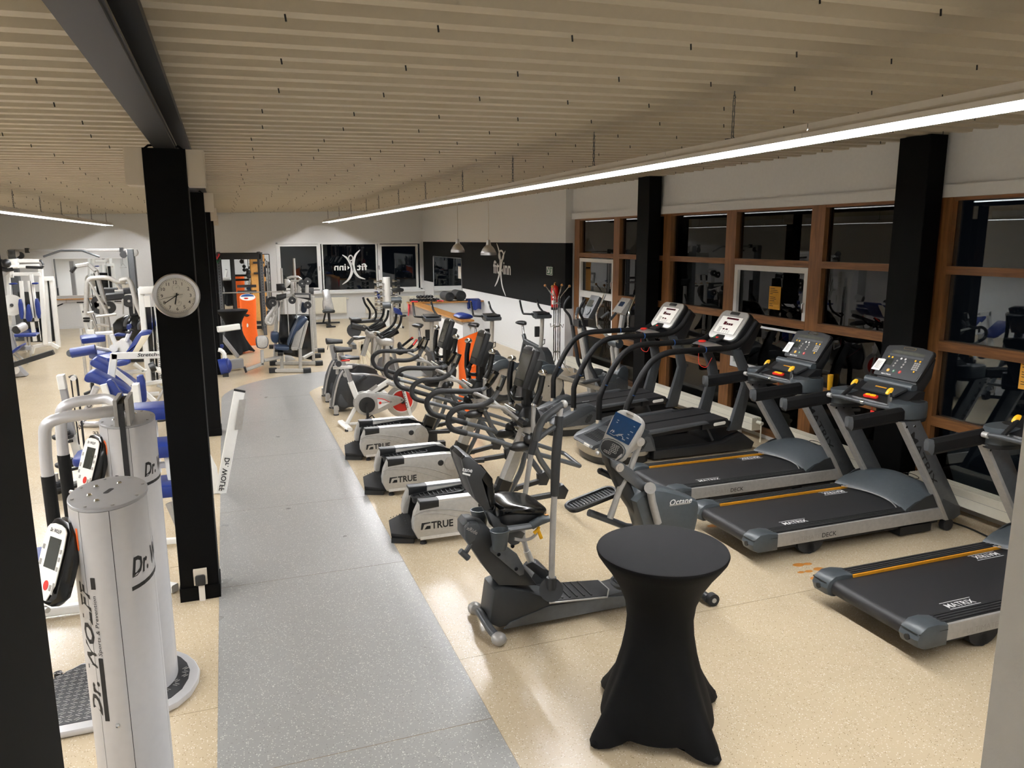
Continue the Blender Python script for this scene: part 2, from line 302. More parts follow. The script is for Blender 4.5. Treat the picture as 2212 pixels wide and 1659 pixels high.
# window wall on the right
ww = B().bx(XR, XR + .25, YN, 15.48, 3.27, 4.05).bx(XR, XR + .25, YN, 15.48, -.05, .06); wall('wall_window_side', ww)
struct('trim_1', B().bx(XR - .035, XR, YN, 15.47, 3.272, 3.40), 'wall')
mull = [15.24, 13.44, 11.61, 9.82, 8.01, 6.18, 4.36, 2.54, .72]
MW = .24
for i, y in enumerate(mull): pass
def bay(n, ya, yb, sash):
    """one bay between mullion centres ya > yb"""
    a, b = ya - MW / 2, yb + MW / 2
    fr = B(); x0, x1 = XR, XR + .11
    w = struct('window_%d' % n, B().bx(XR - .01, XR + .12, ya - MW / 2, ya + MW / 2, .06, 3.27), 'pine')
    part('top_rail', B().bx(x0 - .004, x1, b, a, 3.235, 3.27), 'piney', w, 0)
    part('transom', B().bx(x0 - .012, x1, b, a, 2.475, 2.56), 'piney', w, 0)
    if sash < 2: part('middle_rail', B().bx(x0 - .012, x1, b, a, 1.66, 1.765), 'piney', w, 0)
    part('lower_rail', B().bx(x0 - .012, x1, b, a, .83, .935), 'piney', w, 0)
    part('sill_rail', B().bx(x0 - .012, x1, b, a, .06, .14), 'piney', w, 0)
    part('pane', B().bx(XR + .06, XR + .066, b, a, 2.56, 3.235), 'glass', w, 0)
    part('pane', B().bx(XR + .06, XR + .066, b, a, .935, 2.475), 'glass', w, 0)
    part('pane', B().bx(XR + .06, XR + .066, b, a, .14, .83), 'glass', w, 0)
    if sash:
        def ring(z0, z1, t=.075):
            return B().bx(x0 + .0, x0 + .05, a - t, a, z0, z1).bx(x0 + .0, x0 + .05, b, b + t, z0, z1).bx(x0 + .0, x0 + .05, b + t, a - t, z1 - t, z1).bx(x0 + .0, x0 + .05, b + t, a - t, z0, z0 + t)
        if sash == 1: part('sash_frame', ring(1.615, 2.47), 'pvc', w, 0); part('sash_frame', ring(.94, 1.655, .07), 'pvc', w, 0)
        else: part('sash_frame', ring(1.69, 2.45), 'pvc', w, 0); part('sash_frame', ring(.94, 1.69, .06), 'pvc', w, 0)
        part('window_handle', B().beam((x0 - .03, b + .04, 2.0), (x0 - .03, b + .04, 1.88), .02, .02).cyl((x0 - .03, b + .04, 2.0), (x0, b + .04, 2.0), .012, 8), 'chrome', w)
    return w
for i in range(len(mull) - 1): bay(i + 1, mull[i], mull[i + 1], {0: 2, 3: 1, 6: 1}.get(i, 0))
struct('window_9', B().bx(XR - .01, XR + .12, mull[-1] - .12, mull[-1] + .12, .06, 3.27), 'pine')
struct('wall_window_end', B().bx(XR, XR + .25, YN, .6, .06, 3.27), 'wall')
# far window
w = struct('window_10', B().bx(wx0, wx1, YF - .02, YF + .1, wz1 - .05, wz1).bx(wx0, wx1, YF - .02, YF + .1, wz0 - .02, wz0 + .05).bx(wx0, wx0 + .06, YF - .02, YF + .1, wz0, wz1).bx(wx1 - .06, wx1, YF - .02, YF + .1, wz0, wz1), 'pvc')
for a, b, z0, z1, sash in ((1.85, 3.11, 1.15, 2.615, 1), (3.32, 5.22, 1.045, 2.68, 0), (5.43, 6.72, 1.10, 2.60, 1)):
    part('pane', B().bx(a - .02, b + .02, YF + .05, YF + .056, z0 - .02, z1 + .02), 'glass', w, 0)
    t = .07 if sash else .04
    part('sash_frame', B().bx(a - t, b + t, YF - .03, YF + .07, z1, z1 + t).bx(a - t, b + t, YF - .03, YF + .07, z0 - t, z0).bx(a - t, a, YF - .03, YF + .07, z0, z1).bx(b, b + t, YF - .03, YF + .07, z0, z1), 'pvc', w, 0)
for x in (3.2, 5.325): part('mullion', B().bx(x - .04, x + .04, YF - .025, YF + .09, wz0, wz1), 'pvc', w, 0); part('window_handle', B().beam((x - .02, YF - .07, 1.9), (x - .02, YF - .07, 1.76), .025, .02).cyl((x - .02, YF - .07, 1.9), (x - .02, YF - .02, 1.9), .012, 8), 'chrome', w)
struct('trim_2', B().bx(wx0 - .06, wx1 + .06, YF - .16, YF, .93, .98), 'pvc')
# beam and columns
struct('trim_3', B().bx(-.425, -.28, YN, YF, 3.5, 3.515).bx(-.36, -.345, YN, YF, 3.515, 3.70).bx(-.46, -.235, YN, YF, 3.70, 3.745).bx(-.30, -.27, YN, YF, 3.515, 3.53), 'beam')
for i, y in enumerate((6.25, 11.8, 17.35, 22.9, .652)):
    yq = y + (.28)
    t = thing('steel_column', (-.36, y + .14, 0), 'black square column in the middle row, ' + ('nearest one, carrying the round clock', 'second one, just behind the clock column', 'third one, behind the black bar table', 'farthest one near the power rack', 'cut by the left edge of the picture')[i], 'column', 'black columns of the middle row')
    part('shaft', B().beam((-.36, y + .14, 0.0), (-.36, y + .14, 3.5), .29, .28, (0, 1, 0), .006), 'colblack', t)
    part('skirting', B().bx(-.36 - .152, -.36 + .152, y - .012, y + .292, 0, .115), 'colblack', t, 0)
    for s in (-1, 1): part('cap_strip', B().tube([(-.36 + s * .13, y - .003, 3.49), (-.36 + s * .10, y - .003, 3.515), (-.36 + s * .06, y - .003, 3.52)], .008, 6), 'colblack', t)
    for s in ((-1, 1) if i < 4 else ()):
        b = single('junction_box', B().bx(-.36 + s * .145, -.36 + s * .265, y + .02, y + .24, 3.24, 3.50).bx(-.36 + s * .15, -.36 + s * .27, y + .03, y + .23, 3.255, 3.495), 'box', (-.36 + s * .2, y + .14, 3.37), 'white junction box on the %s side of the %s black column' % ('left' if s < 0 else 'right', ('nearest', 'second', 'third', 'farthest')[i]), 'junction box', 'junction boxes at the column tops')
for i, y in enumerate((11.97, 6.36, .7)):
    t = thing('steel_column', (7.02, y, 0), 'black square column standing %s' % ('in front of the window wall behind the far climber treadmill', 'in front of the window wall behind the middle grey treadmill', 'before the windows, hidden at the near end')[i], 'column', 'black columns along the windows')
    part('shaft', B().beam((7.0, y, 0.0), (7.0, y, zc(7.0)), .24, .40, (0, 1, 0), .006), 'colblack', t)
# opening the picture is taken through
struct('wall_near', B().bx(1.282, 2.1, .79, .90, 0, zc(1.3)), 'wall')

# ================================================================ LAMPS
def lamp_row(x, y0, y1, z, label):
    t = thing('light_row', (x, y1, z), label, 'ceiling light', 'fluorescent light rows')
    a, h = .10, .085                       # rim half width, depth of the reflector
    seg = []
    n = max(1, round((y1 - y0) / 1.53)); L_ = (y1 - y0) / n
    for i in range(n):
        p, q = y0 + i * L_ + .003, y0 + (i + 1) * L_ - .003
        b = B()
        pr = [(-a, 0), (-a, .028), (-.062, .046), (-.062, h), (.062, h), (.062, .046), (a, .028), (a, 0), (a - .004, .0005), (.052, .066), (-.052, .066), (-a + .004, .0005)]
        b.loft([[(x + u, yy, z + w) for u, w in pr] for yy in (p, q)], False)
        o = part('housing', b, 'lampw', t, 30)
        b = B(); pr = [(-a + .005, .001), (-.05, .064), (.05, .064), (a - .005, .001)]
        b.add([(x + u, yy, z + w) for yy in (p, q) for u, w in pr], [(k, k + 1, 5 + k, 4 + k) for k in range(3)])
        part('reflector', b, 'refl', t, 0)
        part('added_glow_strip', B().bx(x - a, x - a + .005, p, q, z - .010, z), 'rimglow', t, 0); part('added_glow_strip', B().bx(x + a - .005, x + a, p, q, z - .010, z), 'rimglow', t, 0)  # glowing rim strips, added so the row shows bright in window reflections
        part('tube', B().cyl((x, p + .02, z + .038), (x, q - .02, z + .038), .013, 8), 'tube', t)
    for yy in (y0, y1): part('end_cap', B().bx(x - a, x + a, yy - .006, yy + .006, z, z + .02).slab([(x - a, yy, z + .01), (x + a, yy, z + .01), (x + .062, yy, z + h), (x - .062, yy, z + h)], (0, 1, 0), .012), 'lampw', t, 0)
    return t
LR = lamp_row(3.29, -.9, 27.0, 3.422, 'long white fluorescent light row hung on chains along the window side')
LL = lamp_row(-3.27, -.9, 27.0, 3.292, 'long white fluorescent light row over the weight machines on the left')
def chain(t, x, y, z0, z1):
    b = B(); n = max(3, int((z1 - z0 - .05) / .03))
    for i in range(n):
        zz = z1 - .03 - (i + .5) * (z1 - z0 - .05) / n; h = (z1 - z0 - .05) / n * .62
        b.tube([(x + (u if i % 2 else 0), y + (0 if i % 2 else u), zz + w) for u, w in ((-.008, -h), (.008, -h), (.008, h), (-.008, h))], .0035, 4, closed=True)
    b.tube([(x, y, z1), (x, y, z1 - .03), (x + .012, y, z1 - .04), (x, y, z1 - .05)], .004, 5); b.tube([(x, y, z0 + .03), (x + .014, y, z0 + .018), (x, y, z0 + .006)], .004, 5)
    b.bx(x - .05, x + .05, y - .014, y + .014, z0, z0 + .01)
    part('chain', b, 'steeld', t, 0)
for y in [4.55,6.66,8.82,10.89,13.08,15.24,17.33,18.93,21.31,23.63,26.26]: chain(LR, 3.29, min(26.9, y), 3.507, zc(3.29))
for y in [15.30,17.38,19.46,21.53,23.58,26.39]: chain(LL, -3.27, min(26.9, y), 3.377, zc(-3.27))
for (x, y, z, lab) in ((5.44, 18.5, 2.53, 'brushed metal dome pendant, the farther and smaller of the two in view'), (5.40, 16.0, 2.51, 'brushed metal dome pendant in front of the painted wall emblem')):
    t = thing('pendant_lamp', (x, y, z), lab, 'pendant lamp', 'dome pendants over the stairwell')
    pr = [(.175, 0), (.175, .02), (.172, .06), (.163, .066), (.15, .10), (.12, .15), (.085, .19), (.058, .205), (.05, .25), (.036, .32), (.02, .33)]
    part('shade', B().lathe(pr + [(.03, .31), (.045, .24), (.08, .182), (.14, .10), (.168, .004)], (x, y, z), 32), 'alu', t, 25)
    part('cable', B().tube([(x, y, z + .33), (x + .005, y, z + .7), (x, y, zc(x) + .08)], .008, 6), 'lampw', t)

# ================================================================ WALL FITTINGS
t = thing('wall_clock', (-.36, 6.22, 2.02), 'round silver rimmed clock on the nearest black column', 'clock')
cx, cz, cy = -0.354,2.442, 6.246; R0 = .165
part('rim', B().lathe([(R0, -.02), (R0, .025), (R0 - .008, .034), (R0 - .03, .03), (R0 - .036, .012), (R0 - .036, -.02)], (0, 0, 0), 40), 'alu', t)
for c_ in t.children: c_.data.transform(Matrix.Translation(VV((cx, cy, cz)) - VV(t.location)) @ Matrix.Rotation(PI / 2, 4, 'X') @ Matrix.Translation(VV(t.location)))
part('dial', B().lathe([(R0 - .03, 0), (R0 - .03, .001)], (0, 0, 0), 40), 'clockw', t)
c_ = [o for o in t.children if o.name.startswith('dial')][0]; c_.data.transform(Matrix.Translation(VV((cx, cy - .012, cz)) - VV(t.location)) @ Matrix.Rotation(PI / 2, 4, 'X') @ Matrix.Translation(VV(t.location)))
yd = cy - .0145
for h in range(1, 13):
    a = PI / 2 - h * PI / 6; r = .099
    write('numeral', str(h), (cx + r * math.cos(a) - (.0155 if h > 9 else .008), yd, cz + r * math.sin(a) - .012), (1, 0, 0), (0, 0, 1), .024, 'ink', t, .006)
b = B()
for k in range(60):
    a = k * PI / 30; b.beam((cx + .119 * math.cos(a), yd, cz + .119 * math.sin(a)), (cx + (.125 if k % 5 else .129) * math.cos(a), yd, cz + (.125 if k % 5 else .129) * math.sin(a)), .002, .0006, (0, 1, 0))
part('minute_marks', b, 'ink', t, 0)
for q, (dx, dz, rr) in enumerate(((0, .055, .028), (.008, -.055, .024))):
    b = B()
    for k in range(14): a = PI * (k / 13) * 1.3 + (-.2 if q == 0 else 2.6); b.beam((cx + dx + rr * .8 * math.cos(a), yd, cz + dz + rr * .8 * math.sin(a)), (cx + dx + rr * math.cos(a), yd, cz + dz + rr * math.sin(a)), .0015, .0005, (0, 1, 0))
    b.beam((cx + dx, yd, cz + dz), (cx + dx + .012, yd, cz + dz + .012), .0015, .0005, (0, 1, 0)); part('small_scale', b, 'ink', t, 0)
def hand(a, l, w, back=.02): part('hand', B().beam((cx - back * math.cos(a), yd - .004, cz - back * math.sin(a)), (cx + l * math.cos(a), yd - .004, cz + l * math.sin(a)), w, .002, (0, 1, 0)), 'ink', t, 0)
hand(math.radians(213), .10, .006); hand(math.radians(258), .066, .008); hand(math.radians(193), .115, .002, .045)
# mirror, barre and bar on the far left wall
def mirror(name, o, ux, w, h, nrm, label, m='pvc'):
    o = VV(o); ux = VV(ux); nz = VV(nrm); up = VV((0, 0, 1)); t = thing(name, o, label, 'mirror')
    c = o + ux * w / 2 + up * h / 2
    part('mirror_glass', B().slab([o, o + ux * w, o + ux * w + up * h, o + up * h], nz, .01), 'mirror', t, 0)
    b = B()
    for p, q in ((o, o + ux * w), (o + ux * w, o + ux * w + up * h), (o + ux * w + up * h, o + up * h), (o + up * h, o)): b.beam(p, q, .025, .03, nz)
    part('frame', b, m, t, 0); return t
mirror('wall_mirror', (-5.16, YF - .03, 1.07), (1, 0, 0), 2.3, 1.2, (0, -1, 0), 'wide white framed mirror on the far left wall behind the pulley tower')
t = thing('ballet_barre', (-5.2, YF - .12, .96), 'brown wooden wall rail under the far mirror', 'rail')
part('rail', B().bx(-5.3, -2.6, YF - .10, YF - .04, .945, .985), 'oak', t); part('bracket', B().bx(-4.9, -4.86, YF - .05, YF, .93, .97).bx(-3.0, -2.96, YF - .05, YF, .93, .97), 'pvc', t)
t = thing('bent_bar', (-5.2, YF - .14, .84), 'bent black and chrome lat bar hanging below the wall rail', 'bar')
part('shaft', B().tube([(-5.2, YF - .12, .74), (-4.95, YF - .12, .86), (-3.1, YF - .12, .84), (-2.85, YF - .12, .72)], .014, 8, .05), 'steel', t)
for u in ((-5.19, -5.0), (-4.6, -4.4), (-4.2, -4.0), (-3.5, -3.3)): part('grip', B().cyl((u[0], YF - .12, .745 if u[0] < -5 else .856), (u[1], YF - .12, .83 if u[0] < -5 else .853), .02, 8), 'grip', t)
for u in (-4.9, -3.9): part('hook', B().tube([(u, YF - .07, .95), (u, YF - .12, .9), (u, YF - .12, .84)], .01, 6), 'chrome', t)
# black wall: mirror, emblem, sign, extinguisher
mirror('wall_mirror', (LWX - .02, 26.84, .80), (0, -1, 0), 3.5, 1.46, (-1, 0, 0), 'large mirror on the black and white right wall above the ledge', 'alu')
single('paper_note', B().bx(LWX - .03, LWX - .026, 23.40, 23.70, 1.62, 2.0), 'paper', (LWX - .028, 23.55, 1.81), 'small white paper stuck on the mirror of the black wall', 'paper')
def arc(pts, w, plane, val, th=.006):
    """crescent stroke tapering at both ends along pts in a wall plane"""
    s = spline([VV((val, a, b)) if plane == 'x' else VV((a, val, b)) for a, b in pts], 8); n = len(s); L_, R2 = [], []
    nz = VV((1, 0, 0)) if plane == 'x' else VV((0, 1, 0))
    for i, p in enumerate(s):
        d = (s[min(i + 1, n - 1)] - s[max(i - 1, 0)]).normalized(); q = d.cross(nz); k = w * (math.sin(PI * (i + .35) / (n - .3)) ** .6) / 2; L_.append(p + q * k); R2.append(p - q * k)
    b = B(); b.add(L_ + R2, [(i, i + 1, n + i + 1, n + i) for i in range(n - 1)]); return b
ex = LWX - .006
t = thing('wall_emblem', (ex, 19.0, 2.0), 'white figure emblem with lettering on the black right wall', 'emblem')
part('left_stroke', arc([(20.036,2.745),(19.866,2.574),(19.764,2.374),(19.749,2.173),(19.814,1.928),(19.992,1.715),(20.216,1.558)], .11, 'x', ex), 'inkw', t, 0)
part('right_stroke', arc([(19.325,2.545),(19.492,2.420),(19.614,2.257),(19.690,2.054),(19.681,1.832),(19.563,1.575),(19.308,1.349)], .11, 'x', ex), 'inkw', t, 0)
hc = (6.994,19.666,2.417)
b = B(); n = 28; b.add([(ex, hc[1] + r * .235 * math.cos(2 * PI * k / n), hc[2] + r * .155 * math.sin(2 * PI * k / n)) for r in (1, .66) for k in range(n)], [(k, (k + 1) % n, n + (k + 1) % n, n + k) for k in range(n)]); part('head', b, 'inkw', t, 0)
write('lettering', 'fit', (6.994,20.325,1.932), (0, -1, 0), (0, 0, 1), .34, 'inkw', t, .02, width=.50)
write('lettering', 'inn', (6.994,19.486,1.935), (0, -1, 0), (0, 0, 1), .34, 'inkw', t, .02, width=.56)
part('arrow_tip', B().add([(6.994,19.636,2.02),(6.994,19.538,2.083),(6.994,19.54,1.969)], [(0, 1, 2)]), 'inkw', t, 0)
t = thing('window_emblem', (4.2, YF + .04, 1.8), 'mirror-reading white figure emblem stuck on the middle pane of the far window', 'emblem')
ey = YF + .044
part('left_stroke', arc([(4.009,2.306),(4.172,2.185),(4.288,1.992),(4.338,1.810),(4.302,1.607),(4.185,1.404),(3.958,1.234)], .10, 'y', ey), 'inkw', t, 0)
part('right_stroke', arc([(4.660,2.485),(4.494,2.306),(4.405,2.081),(4.387,1.900),(4.446,1.673),(4.588,1.499),(4.807,1.419)], .10, 'y', ey), 'inkw', t, 0)
hc = (4.306,28.44,2.188)
b = B(); b.add([(hc[0] + r * .09 * math.cos(2 * PI * k / n), ey, hc[2] + r * .115 * math.sin(2 * PI * k / n)) for r in (1, .62) for k in range(n)], [(k, (k + 1) % n, n + (k + 1) % n, n + k) for k in range(n)]); part('head', b, 'inkw', t, 0)
write('lettering', 'fit', (4.889,28.44,1.75), (1, 0, 0), (0, 0, 1), .24, 'inkw', t, .02, mirror=True, width=.37)
write('lettering', 'inn', (4.12,28.44,1.757), (1, 0, 0), (0, 0, 1), .24, 'inkw', t, .02, mirror=True, width=.42)
part('arrow_tip', B().add([(4.253,28.44,1.843),(4.179,28.44,1.912),(4.182,28.44,1.772)], [(0, 1, 2)]), 'inkw', t, 0)
a_ = [(6.985,16.493,2.218),(6.985,16.155,2.217),(6.985,16.164,2.048),(6.985,16.486,2.042)]
t = thing('exit_sign', a_[0], 'small green escape route sign on the black right wall', 'sign')
y0, y1, z0, z1 = a_[1][1], a_[0][1], a_[3][2], a_[0][2]; x_ = 6.985
part('plate', B().bx(x_, x_ + .012, y0, y1, z0, z1), 'green', t, 0); part('door_symbol', B().bx(x_ - .002, x_, y0 + .04, y0 + (y1 - y0) * .38, z0 + .03, z1 - .03), 'inkw', t, 0)
ya = y1 - (y1 - y0) * .28; b = B(); b.beam((x_ - .001, ya + .07, z0 + .17), (x_ - .001, ya - .05, z0 + .05), .03, .002, (1, 0, 0)); b.beam((x_ - .001, ya - .06, z0 + .16), (x_ - .001, ya - .06, z0 + .04), .025, .002, (1, 0, 0)); b.beam((x_ - .001, ya + .05, z0 + .05), (x_ - .001, ya - .06, z0 + .05), .025, .002, (1, 0, 0)); part('arrow_symbol', b, 'inkw', t, 0)
part('runner_symbol', B().beam((x_ - .003, y0 + (y1 - y0) * .30, z0 + .05), (x_ - .003, y0 + (y1 - y0) * .24, z0 + .16), .04, .002, (1, 0, 0)).ball((x_ - .003, y0 + (y1 - y0) * .22, z0 + .19), .02, 8, (.1, 1, 1)), 'green', t, 0)
part('border', B().beam((x_ - .001, y0, z1), (x_ - .001, y1, z1), .015, .004, (1, 0, 0)).beam((x_ - .001, y0, z0), (x_ - .001, y1, z0), .015, .004, (1, 0, 0)).beam((x_ - .001, y0, z0), (x_ - .001, y0, z1), .015, .004, (1, 0, 0)).beam((x_ - .001, y1, z0), (x_ - .001, y1, z1), .015, .004, (1, 0, 0)), 'inkw', t, 0)
fx = (6.9,15.817,1.351); fz = fx[2]; fy = fx[1]; K_ = .66
def E_(r, z): return (r * .95, z * K_)
t = thing('fire_extinguisher', (6.9, fy, fz), 'red fire extinguisher on the black wall behind the coat stand', 'fire extinguisher')
part('cylinder', B().lathe([E_(.07, -.02), E_(.085, 0), E_(.09, .02), E_(.09, .62), E_(.075, .68), E_(.04, .72), E_(.03, .73)], (6.9, fy, fz), 20), 'red', t)
part('valve', B().lathe([E_(.028, .72), E_(.03, .78), E_(.02, .80)], (6.9, fy, fz), 10).beam((6.9, fy + .03, fz + .79 * K_), (6.87, fy - .1, fz + .83 * K_), .02, .02), 'gold', t); part('base_ring', B().lathe([E_(.088, -.10), E_(.092, -.02), E_(.07, -.02)], (6.9, fy, fz), 16), 'blk', t)
part('hose', B().tube([(6.9, fy, fz + .76 * K_), (6.86, fy + .08, fz + .70 * K_), (6.83, fy + .11, fz + .4 * K_), (6.84, fy + .1, fz + .2 * K_)], .012, 6, .05), 'rub', t)
part('label_panel', B().add([(6.9 - .0875 * math.cos(a), fy - .0875 * math.sin(a), fz + zz) for zz in (.06, .15) for a in (.25, .5, .75, 1.0, 1.25)], [(k, k + 1, 6 + k, 5 + k) for k in range(4)]), 'paper', t, 0); part('label_print', B().add([(6.9 - .0875 * math.cos(a), fy - .0875 * math.sin(a), fz + zz) for zz in (.2, .37) for a in (.5, .65, .8)], [(k, k + 1, 4 + k, 3 + k) for k in range(2)]), 'paper', t, 0)
part('wall_hook', B().bx(6.96, 7.0, fy - .03, fy + .03, fz + .25, fz + .45), 'blk', t, 0)
# coat stand
cxy = (6.62, 15.05); t = thing('coat_stand', (*cxy, 0), 'tall chrome coat stand with small wooden ball tips beside the fire extinguisher', 'coat stand')
x, y = cxy
for k in range(4):
    a = PI / 4 + k * PI / 2; p = (x + .07 * math.cos(a), y + .07 * math.sin(a))
    part('rod', B().tube([(x + .32 * math.cos(a), y + .32 * math.sin(a), .012), (p[0], p[1], .30), (p[0], p[1], 1.62), (x + .27 * math.cos(a), y + .27 * math.sin(a), 1.86)], .013, 8, .04), 'chrome', t)
    part('knob', B().ball((x + .28 * math.cos(a), y + .28 * math.sin(a), 1.87), .03, 10), 'oak', t)
    part('hook', B().tube([(p[0], p[1], 1.0 + .02 * k), (x + .14 * math.cos(a), y + .14 * math.sin(a), .98), (x + .15 * math.cos(a), y + .15 * math.sin(a), 1.06)], .008, 6), 'chrome', t)
for z in (.45, 1.0, 1.5): part('ring', B().tube([(x + .075 * math.cos(k * PI / 6), y + .075 * math.sin(k * PI / 6), z) for k in range(12)], .01, 6, closed=True), 'chrome', t)
# orange notes on the panes
for i, (o, c) in enumerate((((7.166, 8.70, 1.87), 'orange paper notice on the white framed window pane'), ((7.166, 4.93, 1.40), 'orange paper notice on the pane at the right edge of the picture'))):
    t = thing('paper_notice', o, c, 'paper', 'orange notices on the windows')
    part('sheet', B().bx(o[0] + .05, o[0] + .052, o[1], o[1] + .24, o[2], o[2] + .32), 'paperO', t, 0)
    b = B()
    for j, wv in enumerate((.5, .8, .9, .3, 0, .6, .7, .5, 0, .3, .4)): b.bx(o[0] + .049, o[0] + .0495, o[1] + .22 - .19 * wv, o[1] + .22, o[2] + .285 - j * .024, o[2] + .292 - j * .024)
    part('print', b, 'ink', t, 0)
# convector radiators along the windows
for i, (a, b_, lab) in enumerate(((15.2, 13.2, 'white floor convector radiator under the farthest windows'), (11.75, 8.75, 'white floor convector radiator behind the climber treadmills'), (8.15, 6.55, 'white floor convector radiator behind the far grey treadmill'), (6.05, 1.2, 'white floor convector radiator behind the nearest treadmills'))):
    t = thing('convector_radiator', (6.98, a, 0), lab, 'radiator', 'convectors along the window wall')
    z0, z1 = .10, .335; z0, z1 = (.15, .335) if i else (.12, .31)
    part('casing', B().bx(6.90, 7.06, b_, a, z0, z1 - .012), 'radw', t, 0)
    g = B()
    for k in range(5): g.bx(6.905 + k * .033, 6.922 + k * .033, b_ + .01, a - .01, z1 - .012, z1)
    part('top_grille', g, 'radw', t, 0); part('dark_slot', B().bx(6.915, 7.05, b_ + .02, a - .02, z1 - .0121, z1 - .006), 'steeld', t, 0)
    part('front_seam', B().bx(6.899, 6.9, b_, a, z0 + .10, z0 + .103), 'inkg', t, 0)
    for y in (b_ + .35, a - .35): part('foot', B().bx(6.95, 7.0, y, y + .04, 0, z0), 'steel', t, 0)
    part('valve', B().cyl((6.98, b_ - .02, z1 - .06), (6.98, b_ - .12, z1 - .06), .028, 10).cyl((6.98, b_ - .10, z1 - .06), (6.98, b_ - .10, .0), .01, 8), 'radw', t)
# panel radiators below the far window
for (a, b_, z0, z1, lab) in ((2.77,4.06,0.21,0.79, 'white panel radiator under the far window behind the silver bench'), (4.76,7.06,0.18,0.77, 'white panel radiator under the far window behind the dumbbell tower')):
    t = thing('panel_radiator', (a, YF - .1, z0), lab, 'radiator', 'panel radiators under the far window')
    part('back_panel', B().bx(a, b_, YF - .11, YF - .04, z0, z1), 'radw', t, 0); n = int((b_ - a) / .07); g = B()
    for k in range(n): u = a + .02 + (b_ - a - .04) * k / n; g.bx(u, u + (b_ - a - .04) / n * .6, YF - .122, YF - .11, z0 + .03, z1 - .03)
    part('ribs', g, 'radw', t, 0); part('valve', B().cyl((b_, YF - .08, z1 - .05), (b_ + .1, YF - .08, z1 - .05), .03, 8), 'radw', t)

# ================================================================ STAIRWELL PARAPET WITH WOODEN CAP
st = struct('wall_stairwell', B().bx(4.84, 5.04, 16.16, 21.5, 0, 1.06).bx(5.04, 7.0, 21.3, 21.5, 0, 1.06), 'wall')
part('steel_panel', B().bx(4.832, 4.84, 18.2, 21.5, .05, 1.05), 'alu', st, 0)
part('cap', B().bx(4.79, 5.09, 16.1, 21.55, 1.06, 1.10), 'oak', st, 0); part('cap', B().bx(5.09, 7.0, 21.2, 21.55, 1.06, 1.10), 'oak', st, 0)
struct('baseboard_stairwell', B().bx(4.825, 4.84, 16.16, 18.2, 0, .08), 'pvc')
def drape(name, pts, nrm, m, loc, label, cat, th=.015): return single(name, B().slab(pts, nrm, th, .004), m, loc, label, cat)
t = thing('rolled_towel', (4.94, 16.3, 1.1), 'dark blue folded towel on the near end of the wooden stairwell cap', 'towel')
part('fold', B().slab(smooth_poly([(4.80, 0, 1.105), (5.10, 0, 1.105), (5.12, 0, 1.19), (4.98, 0, 1.24), (4.82, 0, 1.20)], 2) and [(p[0], 16.55, p[2]) for p in smooth_poly([(4.78, 0, 1.105), (5.14, 0, 1.105), (5.13, 0, 1.17), (5.02, 0, 1.22), (4.84, 0, 1.20)], 2)], (0, 1, 0), .5, .03), 'blue', t)
t = thing('hanging_towel', (6.5, 21.2, 1.12), 'dark blue towel hanging over the ledge by the black wall', 'towel')
part('cloth', B().loft([[(6.52 + .05 * k, 21.15 + .06 * math.sin(k), z + .03 * math.sin(k * 1.3)) for k in range(9)] + [(6.52 + .05 * k, 21.45, z + .02) for k in range(8, -1, -1)] for z in (.86, .98, 1.10, 1.13)]), 'blue', t)
for i, (x, lab) in enumerate(((5.98, 'black rolled exercise mat on the ledge, left of the pair'), (6.32, 'black rolled exercise mat on the ledge, right of the pair'))):
    t = thing('rolled_mat', (x, 21.38, 1.1), lab, 'mat', 'rolled mats on the ledge'); r = .13 + .02 * i; c_ = []
    for k in range(60): a = k / 59 * 5 * 2 * PI; rr = .02 + (r - .02) * k / 59; c_.append((x + rr * math.cos(a), 0, 1.1 + r + rr * math.sin(a)))
    part('roll', B().cyl((x, 21.22, 1.1 + r), (x, 21.85, 1.1 + r), r, 24), 'rub', t); part('end_spiral', B().tube([(p[0], 21.218, p[2]) for p in c_], .006, 4), 'char2', t)
nb = 0
for row in range(2):
    for k in range(9 if row == 0 else 5):
        x = 4.90 + k * .095 + row * .2; z = 1.1 + .05 + row * .092; y = 21.40 + (k % 2) * .02
        t = thing('dumbbell', (x, y, z - .05), 'black dumbbell in the %s layer of the ledge heap, %s from the left' % ('lower' if row == 0 else 'upper', 'first second third fourth fifth sixth seventh eighth ninth'.split()[k]), 'dumbbell', 'black dumbbells heaped on the ledge')
        b = B()
        for s in (-1, 1): b.lathe([(.03, -.035), (.05, -.02), (.05, .02), (.03, .035)], (0, 0, 0), 6)
        for q, s in ((0, -1), (1, 1)):
            for vi in range(24): v = b.v[q * 24 + vi]; b.v[q * 24 + vi] = (x + v[0] * .9, y + s * .075 + v[2], z + v[1] * .9)
        hb = [B(), B()]
        for q in (0, 1): hb[q].v = b.v[q * 24:q * 24 + 24]; hb[q].f = [tuple(i for i in fc) for fc in b.f[:len(b.f) // 2]]; part('head', hb[q], 'rub', t)
        part('handle', B().cyl((x, y - .05, z), (x, y + .05, z), .015, 8), 'chrome', t)
for i, (x, y) in enumerate(((4.95, 21.22), (5.70, 21.22))):
    single('red_strap', B().tube([(x - .10, y, 1.12), (x - .04, y - .02, 1.13), (x + .03, y + .01, 1.12), (x + .09, y - .01, 1.12)], .018, 6), 'redf', (x, y, 1.1), 'crumpled red band lying %s the dumbbell heap on the ledge' % ('left of' if i == 0 else 'right of'), 'band')
t = thing('red_towel', (4.85, 21.4, 1.0), 'red cloth hanging over the far corner of the stairwell cap', 'towel')
